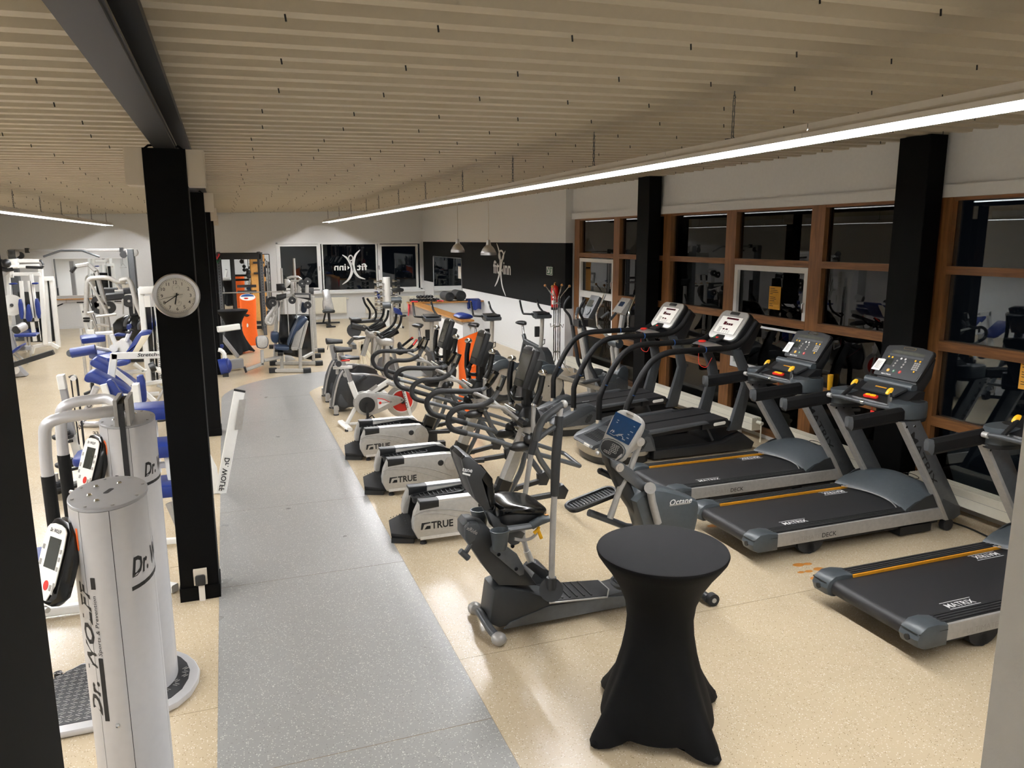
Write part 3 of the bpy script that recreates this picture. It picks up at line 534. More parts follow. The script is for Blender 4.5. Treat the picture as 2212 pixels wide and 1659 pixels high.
part('cloth', B().loft([[(4.81 - .02 * (1 - j), 21.40 + .05 * math.cos(k) - .10 * k / 5, z) for k in range(6)] + [(4.79, 21.40 - .10 * k / 5, z) for k in range(5, -1, -1)] for j, z in enumerate((.72, .85, 1.0, 1.1))]), 'redf', t)

# ================================================================ GREY TREADMILLS
def grey_treadmill():
    t = thing('treadmill', (5.45, 5.71, 0), 'grey treadmill in the middle of three, fully in view behind the bar table', 'treadmill', 'grey treadmills with orange side line')
    yr, yl = 5.22, 6.20
    for s, y in ((-1, yr), (1, yl)):
        b = B(); pr = [(0, .125), (.012, .13), (.018, .19), (.012, .25), (0, .255), (-.03, .255), (-.03, .125)]
        b.loft([[(x, y + s * (a - .018), z) for a, z in pr] for x in (4.46, 6.52)]); part('side_rail', b, 'steel', t, 30)
        b = B(); yi = y - s * .02
        b.bx(4.44, 6.05, yi, yi - s * .125, .235, .258)
        for k in range(4): b.bx(4.44, 6.05, yi - s * (.012 + .028 * k), yi - s * (.030 + .028 * k), .258, .268)
        o = part('foot_rail', b, 'rub', t, 0)
        if s > 0: part('orange_strip', B().bx(4.44, 6.04, yi - s * .127, yi - s * .142, .246, .268), 'orl', t, 0, label='orange strip')
        b = B(); c = []
        pts = [(4.47, .105), (4.27, .105), (4.205, .135), (4.185, .19), (4.21, .245), (4.27, .282), (4.36, .285), (4.47, .262)]
        b.slab([(x, y - s * .07, z) for x, z in pts], (0, 1, 0), .175, .028); cap = part('end_cap', b, 'charb', t)
        part('cap_seam', B().beam((4.197, y - s * .14, .232), (4.197, y + s * .0, .232), .004, .004).beam((4.197, y + s * .008, .232), (4.45, y + s * .0185, .232), .004, .004), 'ink', cap, 0)
        part('bolt_hole', B().cyl((4.179, y - s * .07, .185), (4.2, y - s * .07, .185), .022, 12), 'ink', cap)
        part('rear_foot', B().cyl((4.87, y - s * .03, .05), (4.87, y - s * .10, .05), .05, 18).slab([(4.87 + .15 * math.cos(a), y - s * .065, .12 - .115 * math.sin(a)) for a in [PI * k / 10 for k in range(11)]], (0, 1, 0), .07), 'rub', t)
        part('front_wheel', B().cyl((6.545, y - s * .0, .062), (6.545, y - s * .06, .062), .062, 18), 'rub', t)
        # upright
        ya = y - s * (.03 if s < 0 else .06)
        up = [(6.49, .118), (6.60, .118), (6.685, .15), (6.66, .25), (6.03, 1.17), (5.795, 1.17), (6.33, .39)]
        u = part('upright', B().slab([(x, ya, z) for x, z in up], (0, 1, 0), .075, .012), 'steeld', t, 30)
        part('edge_strip', B().slab([(5.79, ya, 1.17), (5.83, ya, 1.17), (6.365, ya, .39), (6.53, ya, .118), (6.485, ya, .118), (6.325, ya, .39)], (0, 1, 0), .082, .004), 'steel', u, 30)
        part('foot_shell', B().slab([(6.50, ya, .118), (6.60, ya, .112), (6.69, ya, .15), (6.665, ya, .25), (6.60, ya, .27), (6.42, ya, .36), (6.40, ya, .30)], (0, 1, 0), .080, .012), 'char', u, 30)
        part('bolt', B().cyl((5.86, ya + s * .02, 1.12), (5.86, ya - s * .042 if s > 0 else ya - .042, 1.12), .012, 8).cyl((5.96, ya, 1.12), (5.96, ya - .042, 1.12), .012, 8), 'chrome', u, 30)
        if s < 0: write('lettering', 'MATRIX', (5.905, ya - .0385, 1.03), (.565, 0, -.825), (.825, 0, .565), .068, 'ink', u, .012, width=.66)
        # arm pad
        yp = y - s * .05
        b = B(); b.beam((5.235, yp, 1.195), (5.84, yp, 1.232), .085, .135, c=.03); a = part('arm_pad', b, 'grip', t, 30)
        part('pad_tip', B().loft([[(5.235, yp + u_ * 1.0, 1.195 + w) for u_, w in ((-.03, -.066), (.03, -.066), (.043, -.03), (.043, .03), (.03, .066), (-.03, .066), (-.043, .03), (-.043, -.03))], [(5.195, yp + u_ * .55, 1.215 + w * .7) for u_, w in ((-.03, -.066), (.03, -.066), (.043, -.03), (.043, .03), (.03, .066), (-.03, .066), (-.043, .03), (-.043, -.03))]]), 'char', a)
        # cup holder lobe
        yc = y - s * .10; b = B(); R1 = []
        def lobe(z, k): return smooth_poly([(5.79, yc - s * -.10 * 0 + s * .055 * k, z), (5.93, yc + s * .115 * k, z), (6.12, yc + s * .105 * k, z), (6.205, yc + s * .0, z), (6.14, yc - s * .14 * k, z), (5.95, yc - s * .16 * k, z), (5.80, yc - s * .09 * k, z)], 2)
        b.loft([lobe(1.165, .9), lobe(1.19, 1), lobe(1.29, 1.02), lobe(1.325, .9)])
        l = part('cup_holder', b, 'charb', t, 50)
        part('cup_well', B().lathe([(.058, 0), (.064, .004), (.05, .002), (.045, .001)], (6.08, yc + s * .01, 1.325), 20, 1.15, 1.0), 'ink', l); part('lower_band', B().loft([lobe(1.145, .82), lobe(1.185, 1.03)]), 'blk', l)
    bl = B(); prof = [(6.12, .245)] + [(4.285 + 0, .245)] + [(4.285 - .058 * math.sin(a), .187 + .058 * math.cos(a)) for a in [PI * k / 8 for k in range(1, 9)]] + [(6.12, .129)]
    bl.loft([[(x, y, z) for x, z in prof] for y in (5.375, 6.05)]); belt = part('belt', bl, 'belt', t)
    for (o_, ux, uy) in (((4.70, 5.385, .2465), (1, 0, 0), (0, 1, 0)), ((5.93, 6.03, .2465), (-1, 0, 0), (0, -1, 0))):
        write('lettering', 'MATRIX', VV(o_) + VV(uy) * .02, ux, uy, .055, 'inkw', belt, .015, width=.27)
        b = B(); e = VV(o_); f_ = VV(ux); g = VV(uy)
        for d in (.0, .092): b.add([e + g * d - f_ * .01, e + g * d + f_ * .29, e + g * (d + .006) + f_ * .29, e + g * (d + .006) - f_ * .01], [(0, 1, 2, 3)])
        part('print_line', b, 'inkw', belt, 0)
    part('chassis', B().bx(4.5, 6.45, 5.27, 6.15, .085, .20).bx(5.95, 6.35, 5.25, 6.17, .02, .10), 'ink', t, 0)
    write('lettering', 'ULTIMATE', (4.63, yr - .0195, .165), (1, 0, .0), (0, 0, 1), .042, 'inkg', t, -.004, width=.30); write('lettering', 'DECK', (4.95, yr - .0195, .165), (1, 0, .0), (0, 0, 1), .042, 'ink', t, .006, width=.165)
    # motor hood
    b = B(); rings = []
    for k in range(13):
        q = -1 + k / 6; y = 5.71 + q * .462; xs = 6.11 - .125 * abs(q) ** 2.2; zt = .475 - .085 * q * q; e = abs(q) > .99
        rings.append([(xs, y, .262), (xs + .015, y, .285), (xs + .12, y, .36 - .02 * q * q), (xs + .22 + .05 * abs(q), y, zt - .02), (6.40, y, zt), (6.52, y, zt - .05), (6.60, y, .30), (6.60, y, .13), (xs + .1, y, .13)])
    b.loft(rings); hd = part('motor_hood', b, 'charb', t, 35)
    part('oval_badge', B().tube([(6.42 + .05 * math.cos(a), 5.60 + .085 * math.sin(a), .478 - .085 * ((5.60 + .085 * math.sin(a) - 5.71) / .462) ** 2) for a in [2 * PI * k / 20 for k in range(20)]], .004, 5, closed=True), 'chrome', hd)
    part('front_lip', B().tube([(6.11 - .125 * abs(q) ** 2.2 - .002, 5.71 + q * .36, .268) for q in [-1 + k / 8 for k in range(17)]], .006, 5), 'steel', hd)
    for s, y in ((-1, 5.247), (1, 6.173)): part('side_cheek', B().slab([(6.02, y, .258), (6.12, y, .33), (6.24, y, .385), (6.34, y, .40), (6.44, y, .258)], (0, 1, 0), .012), 'char2', hd, 0)
    # console
    part('console_deck', B().loft([[(5.83, y, 1.235), (5.86, y, 1.29), (6.02, y, 1.33), (6.13, y, 1.40), (6.22, y, 1.40), (6.20, y, 1.22)] for y in (5.36, 5.5, 5.71, 5.92, 6.06)]), 'blk', t, 35)
    part('reading_tray', B().slab([(5.99, 5.50, 1.345), (6.13, 5.47, 1.415), (6.13, 5.95, 1.415), (5.99, 5.92, 1.345)], (-.45, 0, .9), .03, .008), 'char2', t, 30)
    part('tray_print', B().add([(6.045, 5.66, 1.39), (6.06, 5.66, 1.398), (6.06, 5.80, 1.398), (6.045, 5.80, 1.39)], [(0, 1, 2, 3)]), 'orl', t, 0)
    part('crossbar', B().tube(spline([(5.735, 6.06, 1.272), (5.77, 5.93, 1.275), (5.775, 5.70, 1.272), (5.79, 5.52, 1.27), (5.83, 5.36, 1.27)]), .022, 10), 'char', t)
    part('crossbar_end', B().cyl((5.73, 6.035, 1.272), (5.73, 6.085, 1.272), .025, 10), 'steel', t); part('sensor_ring', B().cyl((5.774, 5.69, 1.272), (5.775, 5.65, 1.272), .024, 10), 'chrome', t)
    for p, q, n_ in (((5.78, 5.95, 1.285), (5.97, 5.985, 1.385), 'l'), ((5.84, 5.41, 1.27), (5.865, 5.44, 1.40), 'r')):
        part('throttle_grip', B().tube([p, q], .02, 8), 'blk', t); d = (VV(q) - VV(p)).normalized()
        g = part('throttle_tip', B().slab(smooth_poly([VV(q) + VV((-.045, .012, -.02)), VV(q) + VV((.015, 0, .0)), VV(q) + VV((.035, -.0, .055)), VV(q) + VV((-.01, .01, .04))], 2), (0, 1, 0), .035, .008), 'yel', t, label='yellow tip')
    part('sensor_plate', B().bx(5.836, 5.842, 5.385, 5.41, 1.29, 1.37), 'chrome', t, 0)
    part('stop_key', B().slab(rrect((5.90, 5.70, 1.318), (.25, -1, 0), (.9, .25, .35), .15, .05, .02), (-.35, 0, .93), .02, .005), 'red', t); part('stop_mark', B().slab(rrect((5.902, 5.675, 1.331), (.25, -1, 0), (.9, .25, .35), .06, .032, .012), (-.35, 0, .93), .008, .002).slab(rrect((5.898, 5.735, 1.331), (.25, -1, 0), (.9, .25, .35), .05, .032, .012), (-.35, 0, .93), .008, .002), 'yel', t)
    part('safety_clip', B().tube([(5.84, 5.62, 1.26), (5.83, 5.60, 1.17)], .004, 5).slab([(5.83, 5.57, 1.20), (5.83, 5.62, 1.20), (5.83, 5.615, 1.14), (5.83, 5.575, 1.14)], (1, 0, 0), .012, .003), 'red', t)
    bl_, br_, tr_, tl_ = VV((6.205, 6.0, 1.475)), VV((6.205, 5.45, 1.475)), VV((6.395, 5.43, 1.765)), VV((6.395, 6.02, 1.765)); ux = (br_ - bl_).normalized(); uy = ((tl_ - bl_)).normalized(); uy = (uy - ux * uy.dot(ux)).normalized(); nz = ux.cross(uy)
    if nz.x > 0: nz = -nz
    cen = (bl_ + br_ + tr_ + tl_) / 4
    ol = [cen + ux * u + uy * v for u, v in ((-.27, -.16), (-.255, -.175), (.255, -.175), (.27, -.16), (.287, .15), (.27, .175), (.12, .198), (-.12, .198), (-.27, .175), (-.287, .15))]
    bd = part('display_board', B().slab([p - nz * .02 for p in ol], nz, .045, .012), 'blk', t, 30)
    part('face_sheet', B().slab([cen + (p - cen) * .965 + nz * .0035 for p in ol], nz, .003), 'char2', bd, 0)
    def P_(u, v, d=.0055): return cen + ux * u + uy * v + nz * d
    def rect(u0, u1, v0, v1, d=.0055): return [P_(u0, v0, d), P_(u1, v0, d), P_(u1, v1, d), P_(u0, v1, d)]
    part('display_window', B().add(rect(-.19, .20, .095, .13), [(0, 1, 2, 3)]), 'lcd', bd, 0); part('display_strip', B().add(rect(-.20, .21, .06, .088), [(0, 1, 2, 3)]).add(rect(-.20, -.06, -.0, .045), [(0, 1, 2, 3)]) if 0 else B().add(rect(-.20, .21, .062, .086), [(0, 1, 2, 3)]), 'steeld', bd, 0)
    part('fan_plate', B().slab(rrect(P_(.0, .165), ux, uy, .15, .03, .008), nz, .004), 'chrome', bd); part('fan_slot', B().add(rect(-.06, .06, .157, .173, .0085), [(0, 1, 2, 3)]), 'ink', bd, 0)
    part('small_screen', B().add(rect(-.20, -.115, -.045, .025), [(0, 1, 2, 3)]), 'lcdd', bd, 0)
    def dots(nm, L_, m, r):
        b = B()
        for u, v in L_: b.lathe([(r, 0), (r * .8, .003)], (0, 0, 0), 10); o = b.v[-20:]; b.v[-20:] = [tuple(P_(u, v) + ux * a + uy * c + nz * d) for a, c, d in o]
        part(nm, b, m, bd, 30)
    for p in ((-.19, .045), (-.145, .045), (.135, .045), (.19, .045), (.19, -.075)): dots('yellow_button', [p], 'yel', .011)
    for p in ((-.035, .045), (.015, .045)): dots('white_button', [p], 'inkw', .012)
    for p in ((-.07, .015), (-.075, -.015), (-.08, -.045), (.03, .015), (.025, -.015), (.02, -.045)): dots('round_button', [p], 'inkg', .011)
    for p, m_ in (((-.115, -.10), 'yel'), ((-.045, -.10), 'green'), ((.03, -.10), 'red')): dots('big_button', [p], m_, .018); dots('button_face', [p], 'inkw', .0115); bd.children[-1].data.transform(Matrix.Translation(nz * .003))
    b = B()
    for i in range(3):
        for j in range(4): b.add(rect(.135 + i * .025, .155 + i * .025, -.055 + j * .022, -.038 + j * .022), [(0, 1, 2, 3)])
    part('keypad', b, 'inkg', bd, 0, kind='stuff')
    write('lettering', 'MATRIX', P_(-.17, -.155), ux, uy, .016, 'inkw', bd, .01, width=.12)
    part('console_chin', B().tube([(6.155, 6.02, 1.425), (6.155, 5.43, 1.425)], .04, 10), 'charb', t); part('neck', B().slab([(6.20, 5.71, 1.45), (6.45, 5.71, 1.70), (6.42, 5.71, 1.50), (6.24, 5.71, 1.25), (6.12, 5.71, 1.25)], (0, 1, 0), .5, .03), 'blk', t, 30)
    pp = [P_(-.305, -.13, .02), P_(-.20, -.13, .02), P_(-.19, .0, .02), P_(-.215, .005, .02), P_(-.285, .0, .02)]
    pa = part('paper_card', B().slab(pp, nz, .002), 'paper', t, 0, label='white paper card'); b = B()
    for j in range(9): b.add(rect(-.28, -.215 - .02 * (j % 2), -.03 - j * .0095, -.026 - j * .0095, .0222), [(0, 1, 2, 3)])
    part('print', b, 'inkg', pa, 0)
    return t
TM = grey_treadmill()
dup(TM, (0, -1.735, 0), 'grey treadmill nearest the camera, cut off by the pale wall at the right edge')
dup(TM, (0, 1.365, 0), 'grey treadmill farthest of the three, next to the black climber treadmills')

# ================================================================ BLACK CLIMBER TREADMILLS WITH CURVED RAILS
def climber():
    t = thing('climber_treadmill', (5.4, 8.76, 0), 'black twin deck climber treadmill with white console, the nearer of the two', 'treadmill', 'black climber treadmills with curved rails')
    yr, yl = 8.33, 9.20; ym = (yr + yl) / 2
    # rear step housing
    def outl(k, z): return smooth_poly([(4.40 - .03 * k, yr + .06, z), (4.62, yr - .02 * k, z), (5.08, yr - .02 * k, z), (5.08, yl + .02 * k, z), (4.62, yl + .02 * k, z), (4.40 - .03 * k, yl - .06, z), (4.27 - .04 * k, yl - .22, z), (4.27 - .04 * k, yr + .22, z)], 2)
    part('base_skirt', B().loft([outl(-.5, .0), outl(0, .04), outl(0, .11)]), 'blk', t, 50)
    part('rear_band', B().loft([outl(.3, .10), outl(1, .13), outl(1, .215)]), 'beigep', t, 50)
    b = B(); 
    b.loft([[(4.25, y, .20), (4.235, y, .225), (4.26, y, .25), (4.36, y, .275), (4.56, y, .335), (4.66, y, .36), (4.74, y, .36), (4.74, y, .16)] for y in (yr + .16, ym, yl - .16)]); stp = part('step_shell', b, 'char', t, 30)
    for s, y in ((-1, yr), (1, yl)):
        pts = [(4.30, .205), (4.36, .265), (4.60, .36), (4.76, .435), (4.90, .455), (4.98, .425), (5.05, .30), (5.09, .14), (4.45, .14)]
        h = part('side_housing', B().slab([(x, y - s * .075, z) for x, z in pts], (0, 1, 0), .19, .035), 'char', t, 30)
        part('side_panel', B().slab([(4.50, y + s * .021, .16), (4.80, y + s * .021, .30), (4.93, y + s * .021, .36), (4.98, y + s * .021, .34), (5.05, y + s * .021, .16)], (0, 1, 0), .006), 'steeld', h, 0)
        v = B()
        for i in range(4):
            for j in range(7):
                if abs(i - 1.5) * 1.2 + abs(j - 3) < 4: v.slab([(4.87 + .022 * (i - 1.5) + .010 * (j - 3) + .009 * math.cos(a), y + s * .025, .25 + .018 * (j - 3) + .009 * math.sin(a)) for a in [PI / 3 * q for q in range(6)]], (0, 1, 0), .003)
        part('vent_hole', v, 'ink', h, 0, kind='stuff')
        part('post_collar', B().cyl((4.66, y - s * .06, .36), (4.66, y - s * .06, .42), .045, 12), 'chrome', t)
        yy = y - s * .06
        rail = spline([(4.66, yy, .36), (4.66, yy, .62), (4.675, yy, .76), (4.80, yy, 1.02), (4.92, yy, 1.21), (5.05, yy, 1.34), (5.25, yy, 1.415), (5.55, yy, 1.425), (5.90, yy, 1.425), (6.15, yy, 1.43), (6.32, yy, 1.465), (6.45, yy, 1.555), (6.53, yy, 1.66), (6.60, yy, 1.75)], 5)
        r_ = part('hand_rail', B().tube(rail, .040, 10), 'grip', t, 60)
        for q, zz in (((4.745, yy, .90), None), ((5.80, yy, 1.425), None)):
            d = VV((.35, 0, .9)) if q[0] < 5 else VV((1, 0, 0)); part('cable_tie', B().cyl(VV(q) - d * .006, VV(q) + d * .006, .043, 10), 'blueb', r_)
        up = [(6.10, 1.41), (6.25, 1.41), (6.52, 1.10), (6.54, .95), (6.36, .20), (6.16, .20), (6.36, .95), (6.33, 1.08)]
        up = [(6.22, 1.41), (6.36, 1.40), (6.50, 1.14), (6.56, .93), (6.42, .30), (6.22, .30), (6.41, .92), (6.37, 1.10)]
        part('front_upright', B().slab([(x, yy, z) for x, z in up], (0, 1, 0), .07, .015), 'char', t, 35)
        # base frame
        pr = [(5.05, .03), (5.05, .15), (5.90, .155), (6.12, .16), (6.26, .215), (6.42, .26), (6.62, .12), (6.58, .03)]
        part('base_frame', B().slab([(x, y - s * .05, z) for x, z in pr], (0, 1, 0), .12, .012), 'blk', t, 30)
    part('front_cover', B().loft([[(6.0, y, .10), (6.10, y, .165), (6.26, y, .225), (6.42, y, .27), (6.50, y, .23), (6.55, y, .05)] for y in (yr + .11, yl - .11)]), 'blk', t, 40)
    part('base_pan', B().bx(5.0, 6.1, yr + .1, yl - .1, .03, .12), 'ink', t, 0)
    g = B()
    for k in range(9): g.beam((4.36 + .024 * k, yr + .24, .283 + .0074 * k), (4.36 + .024 * k, yl - .24, .283 + .0074 * k), .010, .006)
    part('step_groove', g, 'ink', stp, 0, kind='stuff'); part('name_plate', B().slab(rrect((4.243, yr + .32, .228), (0, 1, 0), (.3, 0, 1), .16, .035, .012), (-1, 0, .3), .01, .003), 'paper', t)
    # two treadles
    for s, y0 in ((-1, yr + .06), (1, ym + .005)):
        y1 = y0 + .37; d = .0 if s < 0 else .0
        za, zb = .375, .475
        def L3(x): return za + (zb - za) * (x - 4.74) / (6.25 - 4.74)
        pro = [(4.74, L3(4.74)), (6.18, L3(6.18))] + [(6.20 + .045 * math.sin(a), L3(6.2) - .045 + .045 * math.cos(a)) for a in [PI * k / 6 for k in range(1, 6)]] + [(6.15, L3(6.2) - .09), (4.78, L3(4.74) - .085)] + [(4.74 - .042 * math.sin(a), L3(4.74) - .043 - .042 * math.cos(a)) for a in [PI * k / 6 for k in range(1, 6)]]
        part('treadle_belt', B().loft([[(x, y, z) for x, z in pro] for y in (y0 + .02, y1 - .02)]), 'belt', t, 40)
        yo = y0 - .03 if s < 0 else y1 + .03
        part('treadle_rail', B().slab([(4.92, yo, L3(4.92) + .02), (5.85, yo, L3(5.85) + .02), (5.88, yo, L3(5.85) - .005), (4.95, yo, L3(4.95) - .02)], (0, 1, 0), .10, .01), 'steeld', t)
        part('treadle_nose', B().slab([(5.80, yo + (.05 if s < 0 else -.05), L3(5.8) + .01), (6.16, yo + (.05 if s < 0 else -.05), L3(6.2) + .005), (6.27, yo + (.05 if s < 0 else -.05), L3(6.2) - .045), (6.20, yo + (.05 if s < 0 else -.05), L3(6.2) - .11), (5.80, yo + (.05 if s < 0 else -.05), L3(5.8) - .10)], (0, 1, 0), .09, .02), 'blk', t, 35)
        part('strut', B().beam((5.86, yo + .02, .40), (5.98, yo + .02, .19), .03, .03), 'char2', t); 
        if s < 0: part('name_badge', B().slab(rrect((6.07, yo - .0 + .004, L3(6.05) - .045), (1, 0, .07), (0, 0, 1), .19, .045, .02), (0, 1, 0), .008, .002), 'paper', t)
        part('belt_print', B().add([(5.0 + i * .02, y0 + .03, L3(5.0 + i * .02) + .001) for i in (0, 6)] + [(5.0 + i * .02, y0 + .045, L3(5.0 + i * .02) + .001) for i in (6, 0)], [(0, 1, 2, 3)]), 'inkw', t, 0)
    # console
    bl_, br_, tr_, tl_ = VV((6.30, ym + .29, 1.50)), VV((6.30, ym - .29, 1.50)), VV((6.56, ym - .29, 1.86)), VV((6.56, ym + .29, 1.86)); cen = (bl_ + tr_) / 2; ux = VV((0, -1, 0)); uy = (tl_ - bl_).normalized(); nz = ux.cross(uy); nz = nz if nz.x < 0 else -nz
    ol = rrect(cen, ux, uy, .60, .45, .09, 5); part('console_back', B().slab([cen + (p - cen) * 1.05 - nz * .05 for p in ol], nz, .10, .03), 'blk', t, 35)
    bd = part('console_face', B().slab(ol, nz, .03, .012), 'silver', t, 35)
    def P_(u, v, d=.017): return cen + ux * u + uy * v + nz * d
    def rect(u0, u1, v0, v1, d=.017): return [P_(u0, v0, d), P_(u1, v0, d), P_(u1, v1, d), P_(u0, v1, d)]
    part('keypad_sheet', B().slab(rect(-.22, .24, -.14, .13, .0165), nz, .004), 'paper', bd, 0); part('sheet_edge', B().tube([p + nz * .019 for p in rect(-.22, .24, -.14, .13, 0)], .004, 4, closed=True), 'inkg', bd, 0)
    for r_, n_ in ((rect(-.10, .16, .085, .112, .0195), 'display'), (rect(-.105, -.045, -.005, .045, .0195), 'display'), (rect(-.04, .0, -.005, .025, .0195), 'display'), (rect(.005, .05, -.005, .025, .0195), 'display'), (rect(.055, .10, -.005, .025, .0195), 'display'), (rect(-.055, -.01, -.08, -.06, .0195), 'display'), (rect(.01, .06, -.08, -.06, .0195), 'display')): part(n_, B().add(r_, [(0, 1, 2, 3)]), 'ledr', bd, 0)
    b = B()
    for i in range(3):
        for j in range(4): b.add(rect(-.15 + i * .024, -.132 + i * .024, -.125 + j * .022, -.108 + j * .022, .0195), [(0, 1, 2, 3)])
    for i in range(4):
        for j in range(3): b.add(rect(-.05 + i * .045, -.02 + i * .045, -.125 + j * .016, -.119 + j * .016, .0195), [(0, 1, 2, 3)])
    part('key_print', b, 'inkg', bd, 0, kind='stuff')
    part('fan_slot', B().slab(rrect(P_(.0, .185, .012), ux, uy, .20, .05, .012), nz, .012, .003), 'blk', bd)
    part('console_tray', B().bx(6.16, 6.40, ym - .10, ym + .13, 1.40, 1.46).slab([(6.18, ym - .08, 1.47), (6.36, ym - .08, 1.56), (6.36, ym + .10, 1.56), (6.18, ym + .10, 1.47)], (-.45, 0, .9), .03, .006), 'blk', t, 30)
    for yy, m_ in ((ym + .06, 'green'), (ym + .0, 'red')): part('key', B().slab(rrect((6.25, yy, 1.526), (0, 1, 0), (.9, 0, .45), .045, .03, .008), (-.45, 0, .9), .008, .002), m_, t)
    part('stop_arch', B().loft([[(5.98 + dx + .10 * k * k, ym + .32 * k, 1.44 + dz - .05 * k * k) for dx, dz in ((-.03, 0), (0, .02), (.08, .05), (.11, .04), (.08, .015))] for k in (-1, -.75, -.5, -.25, 0, .25, .5, .75, 1)]), 'alu', t, 40)
    part('arch_grip', B().loft([[(5.96 + dx + .10 * k * k, ym + .32 * k, 1.435 + dz - .05 * k * k) for dx, dz in ((-.03, 0), (.02, .015), (.04, .0), (.0, -.02))] for k in (-1.02, -.75, -.5)]).loft([[(5.96 + dx + .10 * k * k, ym + .32 * k, 1.435 + dz - .05 * k * k) for dx, dz in ((-.03, 0), (.02, .015), (.04, .0), (.0, -.02))] for k in (.5, .75, 1.02)]), 'blk', t, 40)
    part('stop_button', B().lathe([(.055, 0), (.055, .012), (.04, .02)], (6.03, ym + .02, 1.475), 18), 'red', t); part('pull_cord', B().tube([(6.0, ym + .05, 1.45), (6.0, ym + .055, 1.15), (6.03, ym - .1, 1.12), (5.97, ym - .3, 1.3)], .004, 5, .08), 'red', t)
    part('fan_arm', B().slab([(6.42, ym, 1.50), (6.70, ym, 1.78), (6.80, ym, 1.70), (6.62, ym, 1.30), (6.40, ym, 1.28)], (0, 1, 0), .52, .05), 'blk', t, 35)
    return t
CL = climber()
dup(CL, (0, 1.57, 0), 'black twin deck climber treadmill with white console, the farther of the two')

# ================================================================ BLACK BAR TABLES
def bar_table():
    cx, cy = 2.25, 3.58; t = thing('bar_table', (cx, cy, 0), 'tall round bar table under black stretch cloth in the foreground', 'table', 'black covered bar tables')
    rings = []; n = 64
    for z, r, lo in ((.02, .33, .165), (.06, .335, .14), (.12, .325, .10), (.22, .295, .062), (.34, .255, .035), (.46, .222, .016), (.58, .20, .006), (.68, .192, .0), (.78, .205, 0), (.88, .245, 0), (.97, .30, 0), (1.03, .345, 0), (1.07, .372, 0), (1.09, .378, 0), (1.10, .374, 0)):
        ring = []
        for k in range(n):
            a = 2 * PI * k / n; c = max(0, math.cos(2 * (a - math.radians(10)))) ** 3 if lo else 0; c2 = max(0, math.cos(4 * (a - math.radians(10)))) ** 2
            rr = r + lo * (max(0, math.cos(4 * (a - math.radians(12)))) ** 1.6); zz = z + (.10 * (1 - max(0, math.cos(4 * (a - math.radians(12)))) ** .6) if z < .05 else 0) * .6
            ring.append((cx + rr * math.cos(a), cy + rr * math.sin(a), zz))
        rings.append(ring)
    part('cover', B().loft(rings, False), 'cloth', t, 60)
    part('top_cover', B().lathe([(.374, 1.10), (.36, 1.106), (.0005, 1.108)], (cx, cy, 0), 64), 'clothtop', t, 60)
    for k in range(4):
        a = math.radians(12) + k * PI / 2; part('foot_pocket', B().ball((cx + .46 * math.cos(a), cy + .46 * math.sin(a), .03), .035, 10, (1, 1, .8)), 'cloth', t)
    part('stand', B().cyl((cx, cy, .03), (cx, cy, 1.08), .03, 10).lathe([(.35, 1.08), (.35, 1.098)], (cx, cy, 0), 24), 'chrome', t)
    return t
BT = bar_table()
p2_ = (.10, 20.6, 0)
dup(BT, (p2_[0] - 2.25, p2_[1] - 3.58, 0), 'tall round bar table under black cloth far back beside the orange dispenser')

